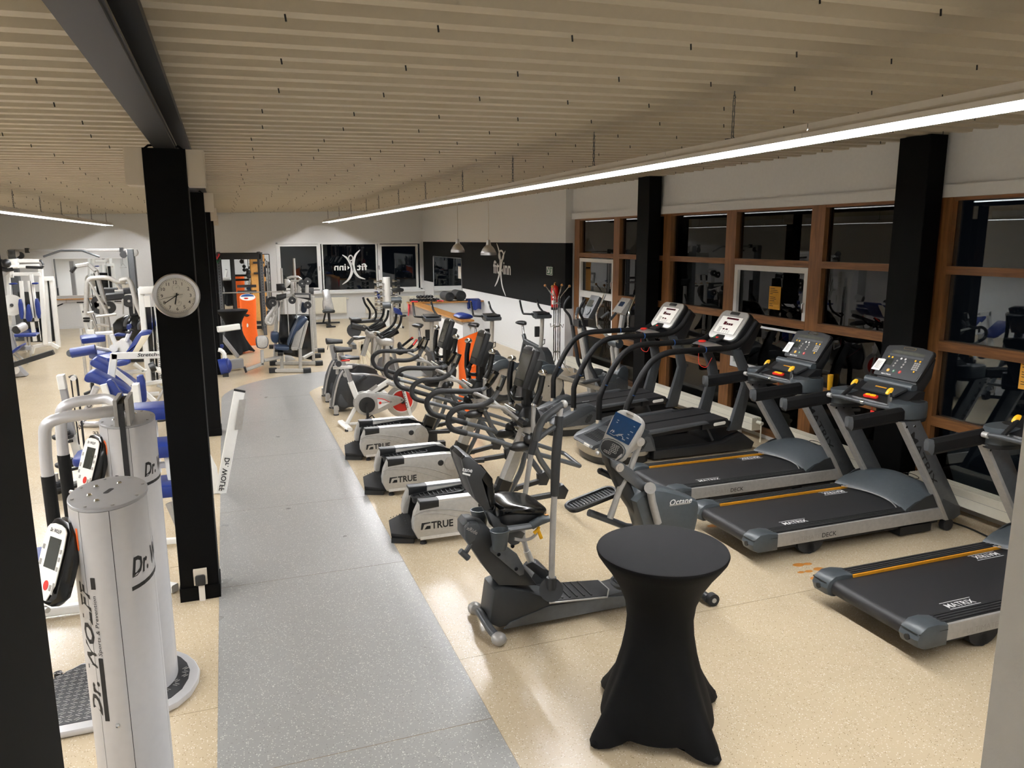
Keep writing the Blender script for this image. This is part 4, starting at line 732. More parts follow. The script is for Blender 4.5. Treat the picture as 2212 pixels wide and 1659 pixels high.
# ================================================================ SEATED ELLIPTICAL
def seated_elliptical():
    X0, Y0 = 1.645, 4.99
    t = thing('seated_elliptical', (2.5, Y0, 0), 'dark grey seated elliptical with swing arms and small blue screen, behind the bar table', 'elliptical')
    def q(u, off, z): return (X0 + u, Y0 + off, z)
    part('rear_stabiliser', B().tube(spline([q(.01, -.24, .05), q(-.02, -.16, .075), q(-.045, 0, .13), q(-.03, .16, .075), q(-.01, .24, .05)]), .032, 10), 'steeld', t)
    for s in (-1, 1): part('stabiliser_cap', B().ball(q(.01 * -s, s * .25, .047), .05, 12, (1.15, 1.2, .95)), 'steel', t)
    side = [(-.02, .10), (.02, .36), (.08, .375), (.30, .30), (.50, .20), (.95, .165), (1.25, .19), (1.55, .22), (1.78, .16), (1.78, .06), (.06, .05)]
    part('base_shell', B().slab([q(u, 0, z) for u, z in side], (0, 1, 0), .25, .03), 'char2', t, 35)
    part('base_side_band', B().slab([q(u, -.128, z) for u, z in [(.09, .045), (.14, .09), (.45, .165), (.85, .155), (1.2, .13), (1.7, .11), (1.7, .05)]], (0, 1, 0), .012, .002), 'steeld', t, 30)
    dk = part('deck_plate', B().slab([q(.44, -.15, .198), q(.92, -.15, .163), q(.98, -.05, .163), q(.98, .12, .163), q(.44, .16, .198)], (.07, 0, 1), .03, .008), 'rub', t, 30)
    part('deck_edge', B().tube([q(.44, -.155, .20), q(.92, -.155, .165), q(.99, -.05, .165), q(.99, .12, .165)], .008, 6), 'steel', dk)
    g = B()
    for k in range(6): g.beam(q(.50 + .06 * k, -.13, .213 - .0044 * k), q(.50 + .06 * k, .12, .213 - .0044 * k), .012, .008)
    part('deck_rib', g, 'ink', dk, 0, kind='stuff')
    for s, yy in ((-1, 0), (1, 0)):
        pass
    part('main_beam', B().slab([(1.465,4.9,0.871),(1.501,4.9,0.891),(1.548,4.9,0.883),(1.618,4.9,0.85),(1.702,4.9,0.748),(1.837,4.9,0.584),(2.011,4.9,0.329),(1.71,4.9,0.38),(1.615,4.9,0.512),(1.508,4.9,0.691),(1.463,4.9,0.768)], (0, 1, 0), .03, .006).slab(sh([(1.465,4.9,0.871),(1.501,4.9,0.891),(1.548,4.9,0.883),(1.618,4.9,0.85),(1.702,4.9,0.748),(1.837,4.9,0.584),(2.011,4.9,0.329),(1.71,4.9,0.38),(1.615,4.9,0.512),(1.508,4.9,0.691),(1.463,4.9,0.768)], (0, .09, 0)), (0, 1, 0), .15, .02), 'char2', t, 35)
    bp = part('beam_plate', B().slab([(1.638,4.875,0.683),(1.674,4.875,0.719),(1.741,4.875,0.7),(1.842,4.875,0.612),(1.901,4.875,0.496),(1.898,4.875,0.443),(1.865,4.875,0.436),(1.641,4.875,0.66)], (0, 1, 0), .014, .004), 'steeld', t, 30)
    for p in [(1.699,4.866,0.633),(1.832,4.866,0.501),(1.805,4.866,0.679)]: part('plate_bolt', B().cyl(p, VV(p) + VV((0, -.012, 0)), .014, 10), 'chrome', bp)
    part('beam_cap', B().slab([(1.453,4.885,0.864),(1.483,4.885,0.897),(1.543,4.885,0.891),(1.571,4.885,0.848),(1.528,4.885,0.76),(1.481,4.885,0.729),(1.452,4.885,0.78)], (0, 1, 0), .05, .02).slab(sh([(1.453,4.885,0.864),(1.483,4.885,0.897),(1.543,4.885,0.891),(1.571,4.885,0.848),(1.528,4.885,0.76),(1.481,4.885,0.729),(1.452,4.885,0.78)], (0, .11, 0)), (0, 1, 0), .18, .03), 'char', t, 35)
    write('lettering', 'xRide', (1.458,4.858,0.857), (.82, 0, -.57), (.57, 0, .82), .028, 'inkg', t, .01)
    part('adjust_handle', B().tube([(1.509,4.9,0.729),(1.461,4.9,0.66)], .018, 8).cyl((1.413,4.86,0.702), (1.472,4.86,0.637), .022, 10), 'char', t)
    # foot-rest behind beam
    part('foot_pad', B().slab([(1.892,4.84,0.532),(1.951,4.84,0.547),(2.05,4.84,0.468),(2.086,4.84,0.403),(2.021,4.84,0.404),(1.951,4.84,0.474)], (0, 1, 0), .02, .006), 'blk', t, 30)
    # seat and backrest
    zs = .945; rings = []
    for k, (u, w, z) in enumerate(((.07, .11, .975), (.10, .16, .995), (.18, .195, 1.0), (.28, .20, .985), (.37, .19, .965), (.415, .15, .945))):
        rings.append([q(u, w * math.cos(a) * 1.0, z - .045 + .05 * math.sin(a) * (1 if math.sin(a) > 0 else 1.0) + .022 * (abs(math.cos(a)) ** 3 if math.sin(a) > 0 else 0) - .012 * (1 - abs(math.cos(a))) * (math.sin(a) > 0)) for a in [2 * PI * i / 24 for i in range(24)]])
    part('seat', B().loft(rings), 'blkg', t, 60); part('seat_pan', B().slab(rrect(q(.25, 0, .885), (1, 0, 0), (0, 1, 0), .33, .34, .1), (0, 0, 1), .10, .03), 'blk', t, 40)
    bk = [(1.435,4.86,1.367),(1.459,4.86,1.387),(1.491,4.86,1.379),(1.549,4.86,1.328),(1.613,4.86,1.253),(1.58,4.86,1.207),(1.643,4.86,0.978),(1.606,4.86,0.969),(1.528,4.86,1.067),(1.471,4.86,1.237),(1.445,4.86,1.312)]
    part('back_shell', B().slab(sh(bk, (0, .02, 0)), (0, 1, 0), .05, .012).slab(sh(bk, (0, .16, 0)), (0, 1, 0), .24, .03).slab(sh(bk, (0, .29, 0)), (0, 1, 0), .05, .012), 'char2', t, 40)
    cu = [(1.485,4.87,1.373),(1.557,4.87,1.324),(1.625,4.87,1.235),(1.685,4.87,1.141),(1.698,4.87,1.014),(1.679,4.87,0.947),(1.646,4.87,0.951),(1.614,4.87,0.997),(1.611,4.87,1.182),(1.538,4.87,1.281)]
    part('back_cushion', B().slab(sh(cu, (0, .14, 0)), (0, 1, 0), .28, .05), 'blkg', t, 40)
    write('lettering', 'tane', (1.433,4.853,1.284), (1, 0, -.25), (.25, 0, 1), .03, 'inkw', t, .02); part('letter_bar', B().beam((1.437,4.852,1.269), (1.491,4.852,1.248), .004, .012, (0, 0, 1)), 'inkw', t, 0)
    part('seat_bracket', B().slab([(1.629,4.93,0.956),(1.695,4.93,0.9),(1.849,4.93,0.784),(1.927,4.93,0.734),(1.878,4.93,0.663),(1.829,4.93,0.651),(1.771,4.93,0.708),(1.694,4.93,0.795)], (0, 1, 0), .02, .005).slab(sh([(1.629,4.93,0.956),(1.695,4.93,0.9),(1.849,4.93,0.784),(1.927,4.93,0.734),(1.878,4.93,0.663),(1.829,4.93,0.651),(1.771,4.93,0.708),(1.694,4.93,0.795)], (0, .12, 0)), (0, 1, 0), .02, .005), 'steeld', t)
    for p, lab in (((1.68,4.78,0.848), 'n'), ((1.675,5.22,0.851), 'f')):
        part('cup_holder', B().lathe([(.036, -.15), (.045, -.14), (.058, -.02), (.064, .0), (.056, .001), (.05, -.02), (.04, -.10), (.001, -.10)], p, 20, 1.15, .95), 'charb', t, 50)
    for y in (4.79, 5.19):
        dl = VV((0, y - 4.79, 0)); a = [VV(p) + dl for p in [(1.739,4.79,0.841),(1.834,4.79,0.842),(1.92,4.79,0.844),(1.988,4.79,0.873),(2.056,4.79,0.884)]]
        part('seat_arm', B().tube(a, [.028, .026, .025, .026, .024], 8), 'steeld', t); part('arm_grip', B().tube(a[2:], [.03, .033, .028], 10), 'charb', t)
        part('sensor_mark', B().slab([a[4] + VV((-.03, -.012, .027)), a[4] + VV((-.005, -.012, .027)), a[4] + VV((-.005, .012, .027)), a[4] + VV((-.03, .012, .027))], (0, 0, 1), .004), 'gold', t, 0)
    part('release_strap', B().tube(spline([(1.795,4.8,0.759),(1.857,4.8,0.74),(1.925,4.8,0.745),(1.968,4.8,0.777)]), .012, 6), 'steel', t); part('release_lever', B().tube([(1.942,4.79,0.784),(1.974,4.79,0.808),(1.983,4.79,0.831),(1.974,4.79,0.808),(2,4.79,0.738)], .013, 8), 'yel', t, label='yellow lever')
    # swing arms
    yr = 4.66
    post = [(2.026,4.66,0.419),(2.029,4.66,0.68),(2.036,4.66,0.959),(2.043,4.66,1.105)]; grip_ = [(2.043,4.66,1.096),(2.047,4.66,1.232),(2.053,4.66,1.393),(2.066,4.66,1.544),(2.074,4.66,1.663)]
    part('swing_arm', B().tube(post + [(2.074,4.66,1.663),(2.083,4.66,1.736)], .022, 10), 'steel', t); part('arm_foam', B().tube(grip_, [.029, .033, .034, .033, .03], 10), 'char2', t)
    part('arm_loop', B().tube([(2.101,4.66,1.742),(2.032,4.66,1.705),(1.958,4.66,1.657),(1.923,4.66,1.592),(1.908,4.66,1.505)], .026, 10, .08), 'char', t); part('loop_brace', B().tube([(1.908,4.66,1.507),(1.968,4.66,1.548),(2.044,4.66,1.59)], .019, 8), 'char', t)
    part('loop_tip', B().ball((2.106,4.66,1.742), .030, 10), 'steel', t)
    part('arm_hub', B().cyl((2.015,4.64,0.406), (2.102,4.84,0.301), .085, 20).cyl((2.026,4.66,0.405), (2.025,4.66,0.491), .036, 12), 'char2', t)
    la = [(2.134,5.32,0.315),(2.096,5.32,0.417),(2.064,5.32,0.537),(2.06,5.32,0.726),(2.079,5.32,0.868),(2.105,5.32,1.049),(2.133,5.32,1.219)]
    part('swing_arm', B().tube(la, .021, 10), 'steel', t); part('arm_foam', B().tube([(2.133,5.32,1.209),(2.157,5.32,1.307),(2.188,5.32,1.404),(2.225,5.32,1.471)], .03, 10), 'char2', t); part('arm_collar', B().cyl(la[0], la[1], .028, 10), 'silver', t)
    part('arm_hub', B().cyl((la[0][0] + .02, 5.15, .24), (la[0][0] + .02, 5.36, .24), .085, 20), 'char2', t); part('arm_lower', B().tube([la[0], (la[0][0] + .02, 5.32, .24)], .025, 8), 'steel', t)
    # front drive
    shp = [(2.8,4.86,0.884),(2.853,4.86,0.932),(2.972,4.86,0.968),(3.083,4.86,0.942),(3.221,4.86,0.892),(3.373,4.86,0.822),(3.387,4.86,0.779),(3.381,4.86,0.66),(3.362,4.86,0.578)]
    shp = shp + [(shp[-1][0] - .02, 4.86, .25), (shp[0][0] + .28, 4.86, .22), (shp[0][0] + .10, 4.86, .60)]
    part('drive_shroud', B().slab(sh(shp, (0, .12, 0)), (0, 1, 0), .25, .05), 'charb', t, 40)
    write('lettering', 'Octane', (3.1,4.852,0.825), (1, 0, .0), (0, 0, 1), .045, 'inkw', t, .012, .25, width=.20); part('letter_bar', B().bx(*[v for v in (3.101, 3.286)], 4.852, 4.854, 0.817, 0.829), 'inkg', t, 0)
    nk = [(2.61,4.92,1.228),(2.695,4.92,1.205),(2.794,4.92,1.13),(2.895,4.92,1.029),(2.986,4.92,0.947),(2.921,4.92,0.915),(2.809,4.92,0.998),(2.698,4.92,1.091),(2.622,4.92,1.168)]
    for y in (0, .14): part('neck_plate', B().slab(sh(nk, (0, y, 0)), (0, 1, 0), .022, .006), 'steeld', t, 30)
    part('neck_core', B().slab(sh([(2.588,4.92,1.245),(2.717,4.92,1.188),(2.808,4.92,1.009),(2.88,4.92,0.828),(3.035,4.92,0.839),(2.884,4.92,0.695),(2.747,4.92,0.896),(2.622,4.92,1.149)], (0, .07, 0)), (0, 1, 0), .11, .02), 'blk', t, 30)
    for p in [(2.675,4.9,1.165),(2.847,4.9,1.347),(2.949,4.9,0.968)]: part('pivot_bolt', B().cyl(VV(p) + VV((0, .03, 0)), VV(p) + VV((0, -.018, 0)), .034, 14).cyl(VV(p) + VV((0, -.015, 0)), VV(p) + VV((0, -.024, 0)), .018, 10), 'alu', t)
    part('console_bracket', B().slab([(2.824,4.91,1.371),(2.884,4.91,1.35),(2.879,4.91,1.316),(2.773,4.91,1.263),(2.689,4.91,1.237),(2.647,4.91,1.217),(2.74,4.91,1.306)], (0, 1, 0), .02, .005), 'alu', t); part('console_post', B().tube([(2.875,4.95,1.321),(2.8,4.95,1.12),(2.712,4.95,0.97),(2.637,4.95,0.748)], .024, 10), 'steel', t)
    part('side_link', B().tube([(2.901,4.82,0.999),(2.924,4.82,0.886),(2.98,4.82,0.708)], .03, 10), 'steel', t); part('link_joint', B().cyl((2.889,4.8,1.006), (2.949,4.9,0.968), .045, 14), 'steel', t)
    part('support_bar', B().tube([(2.626,5.1,1.081),(2.742,5.1,1.017),(2.889,5.1,0.918),(2.982,5.1,0.844)], [.026, .024, .022, .03], 10), 'char', t); part('bar_end', B().ball((2.623,5.1,1.083), .027, 10), 'blk', t); part('bar_sleeve', B().cyl((2.901,5.1,0.906), (2.994,5.1,0.837), .037, 12), 'grip', t)
    # console head
    TLp, TRp, BRp, BLp = VV((2.769,5.12,1.554)), VV((2.854,4.86,1.52)), VV((2.71,4.9,1.223)), VV((2.559,5.08,1.225))
    ce_ = (TLp + TRp + BRp + BLp) / 4; ux = ((TRp - TLp) + (BRp - BLp)).normalized(); uy = ((TLp - BLp) + (TRp - BRp)).normalized(); ux = (ux - uy * ux.dot(uy)).normalized(); nz = ux.cross(uy); nz = nz if nz.x < 0 else -nz
    W_ = (TRp - TLp).length * .5; H_ = ((TLp - BLp).length + (TRp - BRp).length) * .25
    def P_(u, v, d=0.): return ce_ + ux * u * W_ + uy * v * H_ + nz * d
    hd = part('console_head', B().slab(smooth_poly([P_(-.85, -1.1, -.03), P_(.75, -1.1, -.03), P_(.95, -.25, -.03), P_(1.05, .8, -.03), P_(.6, 1.12, -.03), P_(-.6, 1.12, -.03), P_(-1.05, .8, -.03), P_(-.95, -.25, -.03)], 2), nz, .07, .02), 'steel', t, 40)
    part('screen', B().slab([P_(-.80, -.18, .006), P_(.80, -.18, .006), P_(.9, .85, .006), P_(-.9, .85, .006)], nz, .004), 'lcdb', hd, 0)
    part('keypad', B().slab(smooth_poly([P_(-.72, -.98, .006), P_(.65, -.98, .006), P_(.78, -.32, .006), P_(-.78, -.32, .006)], 2), nz, .004), 'blk', hd, 0); part('keypad_bezel', B().tube(smooth_poly([P_(-.80, -1.04, .003), P_(.73, -1.04, .003), P_(.88, -.26, .003), P_(-.88, -.26, .003)], 2), .006, 5, closed=True), 'charb', hd)
    b = B()
    for (u, v, w) in ((-.5, .55, .12), (-.5, .45, .1), (.6, .6, .1), (.6, .35, .2), (.5, .2, .12), (.55, .05, .16), (-.6, -.02, .05), (.0, .0, .1), (-.1, -.06, .12), (.1, .06, .1), (.35, -.08, .22)): b.add([P_(u - w / 2, v, .0085), P_(u + w / 2, v, .0085), P_(u + w / 2, v + .03, .0085), P_(u - w / 2, v + .03, .0085)], [(0, 1, 2, 3)])
    b.tube([P_(-.65, -.08, .0085), P_(-.3, -.1, .0085), P_(-.05, .05, .0085), P_(.2, .12, .0085)], .002, 4); b.tube([P_(.1 + .2 * math.cos(a), -.05 + .09 * math.sin(a), .0085) for a in [PI * k / 6 for k in range(7)]], .002, 4)
    for a in range(5): b.tube([P_(-.62 + .05 * a, -.02 + .05 * (a % 3), .0085), P_(-.58 + .05 * a, .06 + .05 * (a % 2), .0085)], .003, 4)
    part('screen_print', b, 'inkg', hd, 0)
    b = B()
    for i in range(3):
        for j in range(4): b.tube([p for p in rrect(P_(-.35 + .16 * i + (.30 if j < 3 else .0), -.45 - .13 * j, .0085), ux, uy, .022, .014, .006, 2)], .0015, 4, closed=True)
    part('key_outline', b, 'inkg', hd, 0, kind='stuff')
    part('crown', B().slab([P_(-.25, 1.0, .008), P_(.25, 1.0, .008), P_(.2, 1.1, .008), P_(-.2, 1.1, .008)], nz, .008), 'silver', hd, 0); part('power_key', B().ball(P_(-.75, -1.08, .0), .018, 10), 'silver', hd)
    # pedals
    a, c = VV((2.416,5.24,0.743)), VV((2.831,5.24,0.849))
    def pedal(a, c, w):
        d = (c - a).normalized(); s = VV((0, 1, 0)); n_ = d.cross(s).normalized(); n_ = n_ if n_.z > 0 else -n_; ce2 = (a + c) / 2; L_ = (c - a).length
        o = part('pedal_plate', B().slab(rrect(ce2, d, s, L_, w, .07, 5), n_, .025, .006), 'blk', t, 40); part('pedal_rim', B().tube([p + n_ * .02 for p in rrect(ce2, d, s, L_, w, .07, 5)], .014, 6, closed=True), 'char2', o)
        g = B()
        for k in range(14): p = ce2 + d * (-.40 + .8 * k / 13) * L_; g.beam(p - s * w * .36 + n_ * .015, p + s * w * .36 + n_ * .015, .010, .008)
        part('pedal_rib', g, 'char', o, 0, kind='stuff')
    pedal(a, c, .17); pedal(VV(q(.92, -.26, .30)), VV(q(1.24, -.26, .38)), .17)
    part('pedal_arm', B().tube([(2.579,5.2,0.715),(2.748,5.2,0.634),(2.91,5.2,0.553),(3.05,5.2,0.518)], .03, 10), 'steeld', t); part('pedal_strut', B().tube([(2.759,5.2,0.638),(2.802,5.2,0.744),(2.855,5.2,0.875)], .024, 8), 'steel', t)
    part('pedal_arm', B().tube([q(1.05, -.24, .30), q(1.3, -.2, .42), q(1.5, -.16, .5)], .03, 10), 'steeld', t)
    part('front_stabiliser', B().tube([q(1.76, -.26, .055), q(1.76, .26, .055)], .035, 10), 'char2', t)
    for s in (-1, 1): part('transport_wheel', B().cyl(q(1.79, s * .25, .05), q(1.79, s * .30, .05), .05, 16), 'rub', t); part('wheel_bolt', B().cyl(q(1.79, s * .30, .05), q(1.79, s * .306, .05), .02, 8), 'steel', t)
    return t
seated_elliptical()

# ================================================================ THREE SILVER SIDED ELLIPTICALS
def elliptical():
    t = thing('cross_trainer', (2.1, 6.98, 0), 'silver sided elliptical with looped handlebars, nearest of the three beside the walkway', 'elliptical', 'silver sided ellipticals along the walkway')
    yr, yl = 6.70, 7.26; ym = 6.98
    hs = [(1.565, .425), (1.60, .428), (1.75, .424), (2.22, .435), (2.30, .43), (2.38, .36), (2.41, .28), (2.38, .10), (2.36, .055), (1.63, .050), (1.54, .065), (1.50, .15), (1.495, .22), (1.515, .32)]
    for s, y in ((-1, yr), (1, yl)):
        h = part('side_housing', B().slab([(x, y - s * .05, z) for x, z in hs], (0, 1, 0), .10, .012), 'silver', t, 30)
        part('top_rail', B().bx(1.745, 2.24, y - s * .10, y, .412, .434), 'bright', h, 0)
        part('rail_cap', B().slab([(1.555, y - s * .05, .345), (1.56, y - s * .05, .438), (1.75, y - s * .05, .434), (1.75, y - s * .05, .36)], (0, 1, 0), .112, .014), 'blk', h, 30)
        part('inner_wall', B().slab([(1.53, y - s * .11, .10), (1.58, y - s * .11, .36), (2.24, y - s * .11, .42), (2.55, y - s * .11, .30), (2.55, y - s * .11, .10)], (0, 1, 0), .02), 'blk', h, 0)
        part('groove', B().tube(spline([(1.50, y + s * .001, .30), (1.60, y + s * .002, .335), (1.80, y + s * .002, .33), (2.05, y + s * .002, .27), (2.30, y + s * .002, .16)]), .004, 4).tube(spline([(1.56, y + s * .002, .31), (1.75, y + s * .002, .295), (1.98, y + s * .002, .22), (2.2, y + s * .002, .13)]), .003, 4), 'inkg', h)
        part('lower_flange', B().bx(1.56, 2.36, y + s * .0, y + s * .004, .055, .085), 'bright', h, 0)
        part('front_disc', B().cyl((2.30, y, .32), (2.30, y + s * .012, .32), .085, 24), 'silver', h); part('oval_badge', B().lathe([(.035, 0), (.03, .004)], (0, 0, 0), 16), 'blk', h)
        o = h.children[-1] if h.children[-1].name.startswith('oval') else [c for c in h.children if c.name.startswith('oval')][0]; o.data.transform(Matrix.Translation(VV((2.17, y, .33)) - VV(t.location)) @ Matrix.Rotation(s * -PI / 2, 4, 'X') @ Matrix.Scale(1, 4) @ Matrix.Translation(VV(t.location)))
        for x in (1.60, 2.30): part('levelling_foot', B().lathe([(.035, 0), (.03, .02), (.014, .025), (.014, .06)], (x, y - s * .05, 0), 12), 'rub', h)
        if s < 0:
            write('lettering', 'TRUE', (1.668, y - .002, .155), (1, 0, 0), (0, 0, 1), .068, 'ink', h, .03, width=.215)
            part('emblem', B().add([(1.565, y - .002, .155), (1.575, y - .002, .222), (1.66, y - .002, .222), (1.66, y - .002, .212), (1.60, y - .002, .205), (1.582, y - .002, .155)], [(0, 1, 2, 3, 4, 5)]).add([(1.60, y - .002, .155), (1.625, y - .002, .187), (1.66, y - .002, .187), (1.66, y - .002, .155), (1.645, y - .002, .155), (1.64, y - .002, .168), (1.628, y - .002, .168), (1.622, y - .002, .155)], [(0, 1, 2, 3), (3, 4, 5, 2), (5, 6, 1, 2), (6, 7, 0, 1)]), 'ink', h, 0)
        # pedal
        yp = ym + s * .115; dz = .03 if s > 0 else -.01; dx = -.02 if s > 0 else .0
        pl = part('pedal_tray', B().slab(rrect((1.86 + dx, yp, .30 + dz), (1, 0, .05), (0, 1, 0), .52, .15, .06, 4), (-.05, 0, 1), .05, .012), 'blk', t, 40); part('pedal_mat', B().slab(rrect((1.86 + dx, yp, .327 + dz), (1, 0, .05), (0, 1, 0), .46, .11, .045, 4), (-.05, 0, 1), .006), 'rub', pl, 0); part('pedal_rim', B().tube([p + VV((0, 0, .035)) for p in rrect((1.86 + dx, yp, .30 + dz), (1, 0, .05), (0, 1, 0), .52, .15, .06, 4)], .012, 6, closed=True), 'blk', pl)
        g = B()
        for k in range(9): g.beam((1.68 + dx + .045 * k, yp - .05, .332 + dz + .00225 * k), (1.68 + dx + .045 * k, yp + .05, .332 + dz + .00225 * k), .008, .006)
        part('mat_rib', g, 'char2', pl, 0, kind='stuff')
        part('pedal_link', B().beam((2.10, yp, .30 + dz), (2.72, yp + s * .08, .28), .05, .05, c=.008).beam((2.60, yp + s * .05, .28), (3.05, yp + s * .12, .33), .045, .055, c=.008), 'blk', t, 30)
        part('link_block', B().slab([(2.97, yp + s * .12, .28), (3.06, yp + s * .12, .27), (3.10, yp + s * .12, .36), (3.04, yp + s * .12, .43), (2.96, yp + s * .12, .40)], (0, 1, 0), .08, .012), 'blk', t, 30)
        part('lower_arm', B().tube([(2.70, yp + s * .14, .92), (2.80, yp + s * .13, .70), (3.03, yp + s * .12, .36)], .03, 10), 'steeld', t)
        part('cross_pin', B().cyl((2.70, ym, .93), (2.70, yp + s * .18, .93), .03, 10), 'chrome', t); part('pivot_cap', B().ball((2.66, yp + s * .15, .93), .05, 10), 'blk', t)
    rs = part('rear_step', B().slab([(1.315, 6.86, .075), (1.345, 7.12, .115), (1.53, 7.21, .15), (1.56, 7.20, .15), (1.56, 6.78, .06), (1.50, 6.78, .055)], (-.1, -.15, 1), .05, .012), 'rub', t, 30)
    g = B()
    for i in range(6):
        for j in range(7): g.ball((1.37 + .03 * i, 6.88 + .045 * j + .004 * i, .112 + .007 * i + .011 * (j - 3)), .006, 4)
    part('step_stud', g, 'blk', rs, 0, kind='stuff')
    part('step_front', B().beam((1.32, 6.87, .03), (1.52, 6.79, .02), .04, .05), 'blk', t, 0)
    part('floor_rail', B().bx(1.60, 2.70, ym - .05, ym + .05, .03, .10), 'blk', t, 0)
    # mast
    def mast(z): return 2.44 + (z - .28) * (2.775 - 2.44) / (1.05 - .28)
    part('mast', B().beam((mast(.2), ym, .2), (mast(1.05), ym, 1.05), .095, .13, (1, 0, .4), .025), 'silver', t, 30)
    part('mast_boot', B().beam((mast(.06), ym, .06), (mast(.46), ym, .46), .125, .165, (1, 0, .4), .03), 'blkg', t, 30); part('boot_fin', B().beam((mast(.10) - .09, ym - .03, .14), (mast(.4) - .075, ym - .03, .40), .012, .02).beam((mast(.10) - .09, ym + .03, .14), (mast(.4) - .075, ym + .03, .40), .012, .02), 'blk', t, 30)
    part('front_leg', B().tube([(mast(.9) + .06, ym + .05, .85), (mast(.7) + .10, ym + .05, .55), (mast(.5) + .05, ym + .05, .30), (mast(.3) - .02, ym + .05, .12)], .028, 10, .1), 'steeld', t)
    part('head_housing', B().slab([(2.67, ym, 1.0), (2.86, ym, 1.0), (2.87, ym, 1.10), (2.83, ym, 1.19), (2.76, ym, 1.22), (2.66, ym, 1.22), (2.60, ym, 1.12)], (0, 1, 0), .22, .04), 'blk', t, 40)
    part('head_ridge', B().tube([(2.80, ym - .115, 1.06), (2.815, ym - .125, 1.13), (2.79, ym - .115, 1.18)], .028, 8).cyl((2.62, ym - .28, 1.10), (2.62, ym + .28, 1.10), .026, 10), 'blk', t)
    part('head_bar', B().cyl((2.655, ym - .24, 1.115), (2.655, ym + .24, 1.115), .022, 10).cyl((2.58, ym - .17, 1.19), (2.58, ym + .17, 1.19), .018, 10), 'chrome', t)
    write('lettering', 'TRUE', (2.585, ym + .07, 1.09), (0, -1, 0), (-.2, 0, 1), .06, 'inkg', t, 0, width=.15)
    part('bottle_cup', B().lathe([(.03, 0), (.05, .03), (.07, .10), (.062, .10), (.04, .03), (.001, .02)], (2.83, ym - .04, 1.20), 14), 'blk', t, 50)
    # console
    T1, T2, B2, B1 = VV((2.746,7.14,1.765)), VV((2.805,6.86,1.752)), VV((2.676,6.88,1.419)), VV((2.638,7.1,1.42))
    ce_ = (T1 + T2 + B1 + B2) / 4; uy = ((T1 - B1) + (T2 - B2)).normalized(); ux = VV((0, -1, 0)); ux = (ux - uy * ux.dot(uy)).normalized(); nz = ux.cross(uy); nz = nz if nz.x < 0 else -nz
    def P_(u, v, d=0.): return ce_ + ux * u + uy * v + nz * d
    cs = part('console', B().slab([P_(-.125, -.19, -.03), P_(.125, -.19, -.03), P_(.145, .0, -.03), P_(.15, .20, -.03), P_(.06, .225, -.03), P_(-.06, .225, -.03), P_(-.15, .20, -.03), P_(-.145, 0, -.03)], nz, .07, .015), 'blk', t, 30)
    part('screen', B().add([P_(-.115, -.11, .0065), P_(.115, -.11, .0065), P_(.125, .165, .0065), P_(-.125, .165, .0065)], [(0, 1, 2, 3)]), 'lcd', cs, 0); part('screen_band', B().add([P_(-.127, .145, .007), P_(.127, .145, .007), P_(.128, .185, .007), P_(-.128, .185, .007)], [(0, 1, 2, 3)]), 'blkg', cs, 0)
    part('key_strip', B().add([P_(-.11, -.18, .0065), P_(.11, -.18, .0065), P_(.113, -.118, .0065), P_(-.113, -.118, .0065)], [(0, 1, 2, 3)]), 'lcdd', cs, 0); part('badge', B().slab([P_(.095, .19, .006), P_(.115, .19, .006), P_(.115, .215, .006), P_(.095, .215, .006)], nz, .004), 'inkw', cs, 0)
    part('crown_strip', B().tube([P_(-.14, .205, -.005), P_(-.06, .228, -.005), P_(.06, .228, -.005), P_(.14, .205, -.005)], .004, 5), 'steel', cs)
    part('console_back', B().slab([P_(-.11, -.19, -.10), P_(.11, -.19, -.10), P_(.13, .12, -.10), P_(-.13, .12, -.10)], nz, .09, .03), 'blk', cs, 30)
    part('neck', B().beam((2.75, ym, 1.18), P_(0, -.12, -.09), .10, .10, c=.02).tube([P_(-.09, -.19, -.02), P_(-.10, -.27, .01), P_(-.05, -.32, -.02), P_(0, -.30, -.08)], .022, 8), 'blk', t, 30); part('fan_ring', B().tube([P_(-.09 + .045 * math.cos(a), -.26 + .045 * math.sin(a), -.01) for a in [PI * k / 6 for k in range(12)]], .012, 6, closed=True), 'blk', t)
    # arms with chrome knobs
    for y, pts in ((7.25, [(2.698,7.25,0.948),(2.709,7.25,1.038),(2.688,7.25,1.181),(2.663,7.25,1.343),(2.668,7.25,1.491),(2.689,7.25,1.618)]), (6.72, [(2.72, 6.72, .95), (2.71, 6.72, 1.12), (2.72, 6.72, 1.26), (2.78, 6.72, 1.40), (2.81, 6.72, 1.55)])):
        part('moving_arm', B().tube(pts[:4], .024, 10), 'steel', t); part('arm_foam', B().tube(pts[2:], .031, 10), 'blkg', t); part('arm_collar', B().cyl(pts[2], VV(pts[2]) + (VV(pts[3]) - VV(pts[2])).normalized() * .02, .034, 10), 'chrome', t)
        e = VV(pts[-1]); part('chrome_knob', B().ball(e + VV((.0, 0, .03)), .045, 12, (1.1, .85, .75)), 'chrome', t); part('arm_pivot', B().ball(pts[0], .05, 10), 'blk', t)
    # looped fixed handrail, one bent bar
    rp = [(2.423,6.74,1.574),(2.398,6.74,1.507),(2.364,6.74,1.436),(2.304,6.74,1.351),(2.211,6.74,1.305),(2.111,6.74,1.297),(2.004,6.74,1.301),(1.922,6.74,1.276),(1.876,6.74,1.231),(1.863,6.74,1.176),(1.875,6.74,1.127),(1.919,6.74,1.086),(2.042,6.74,1.043),(2.25,6.74,0.974)] + [(2.483,6.74,0.88),(2.672,6.74,0.803),(2.988,6.74,0.686),(3.23,6.74,0.593)]
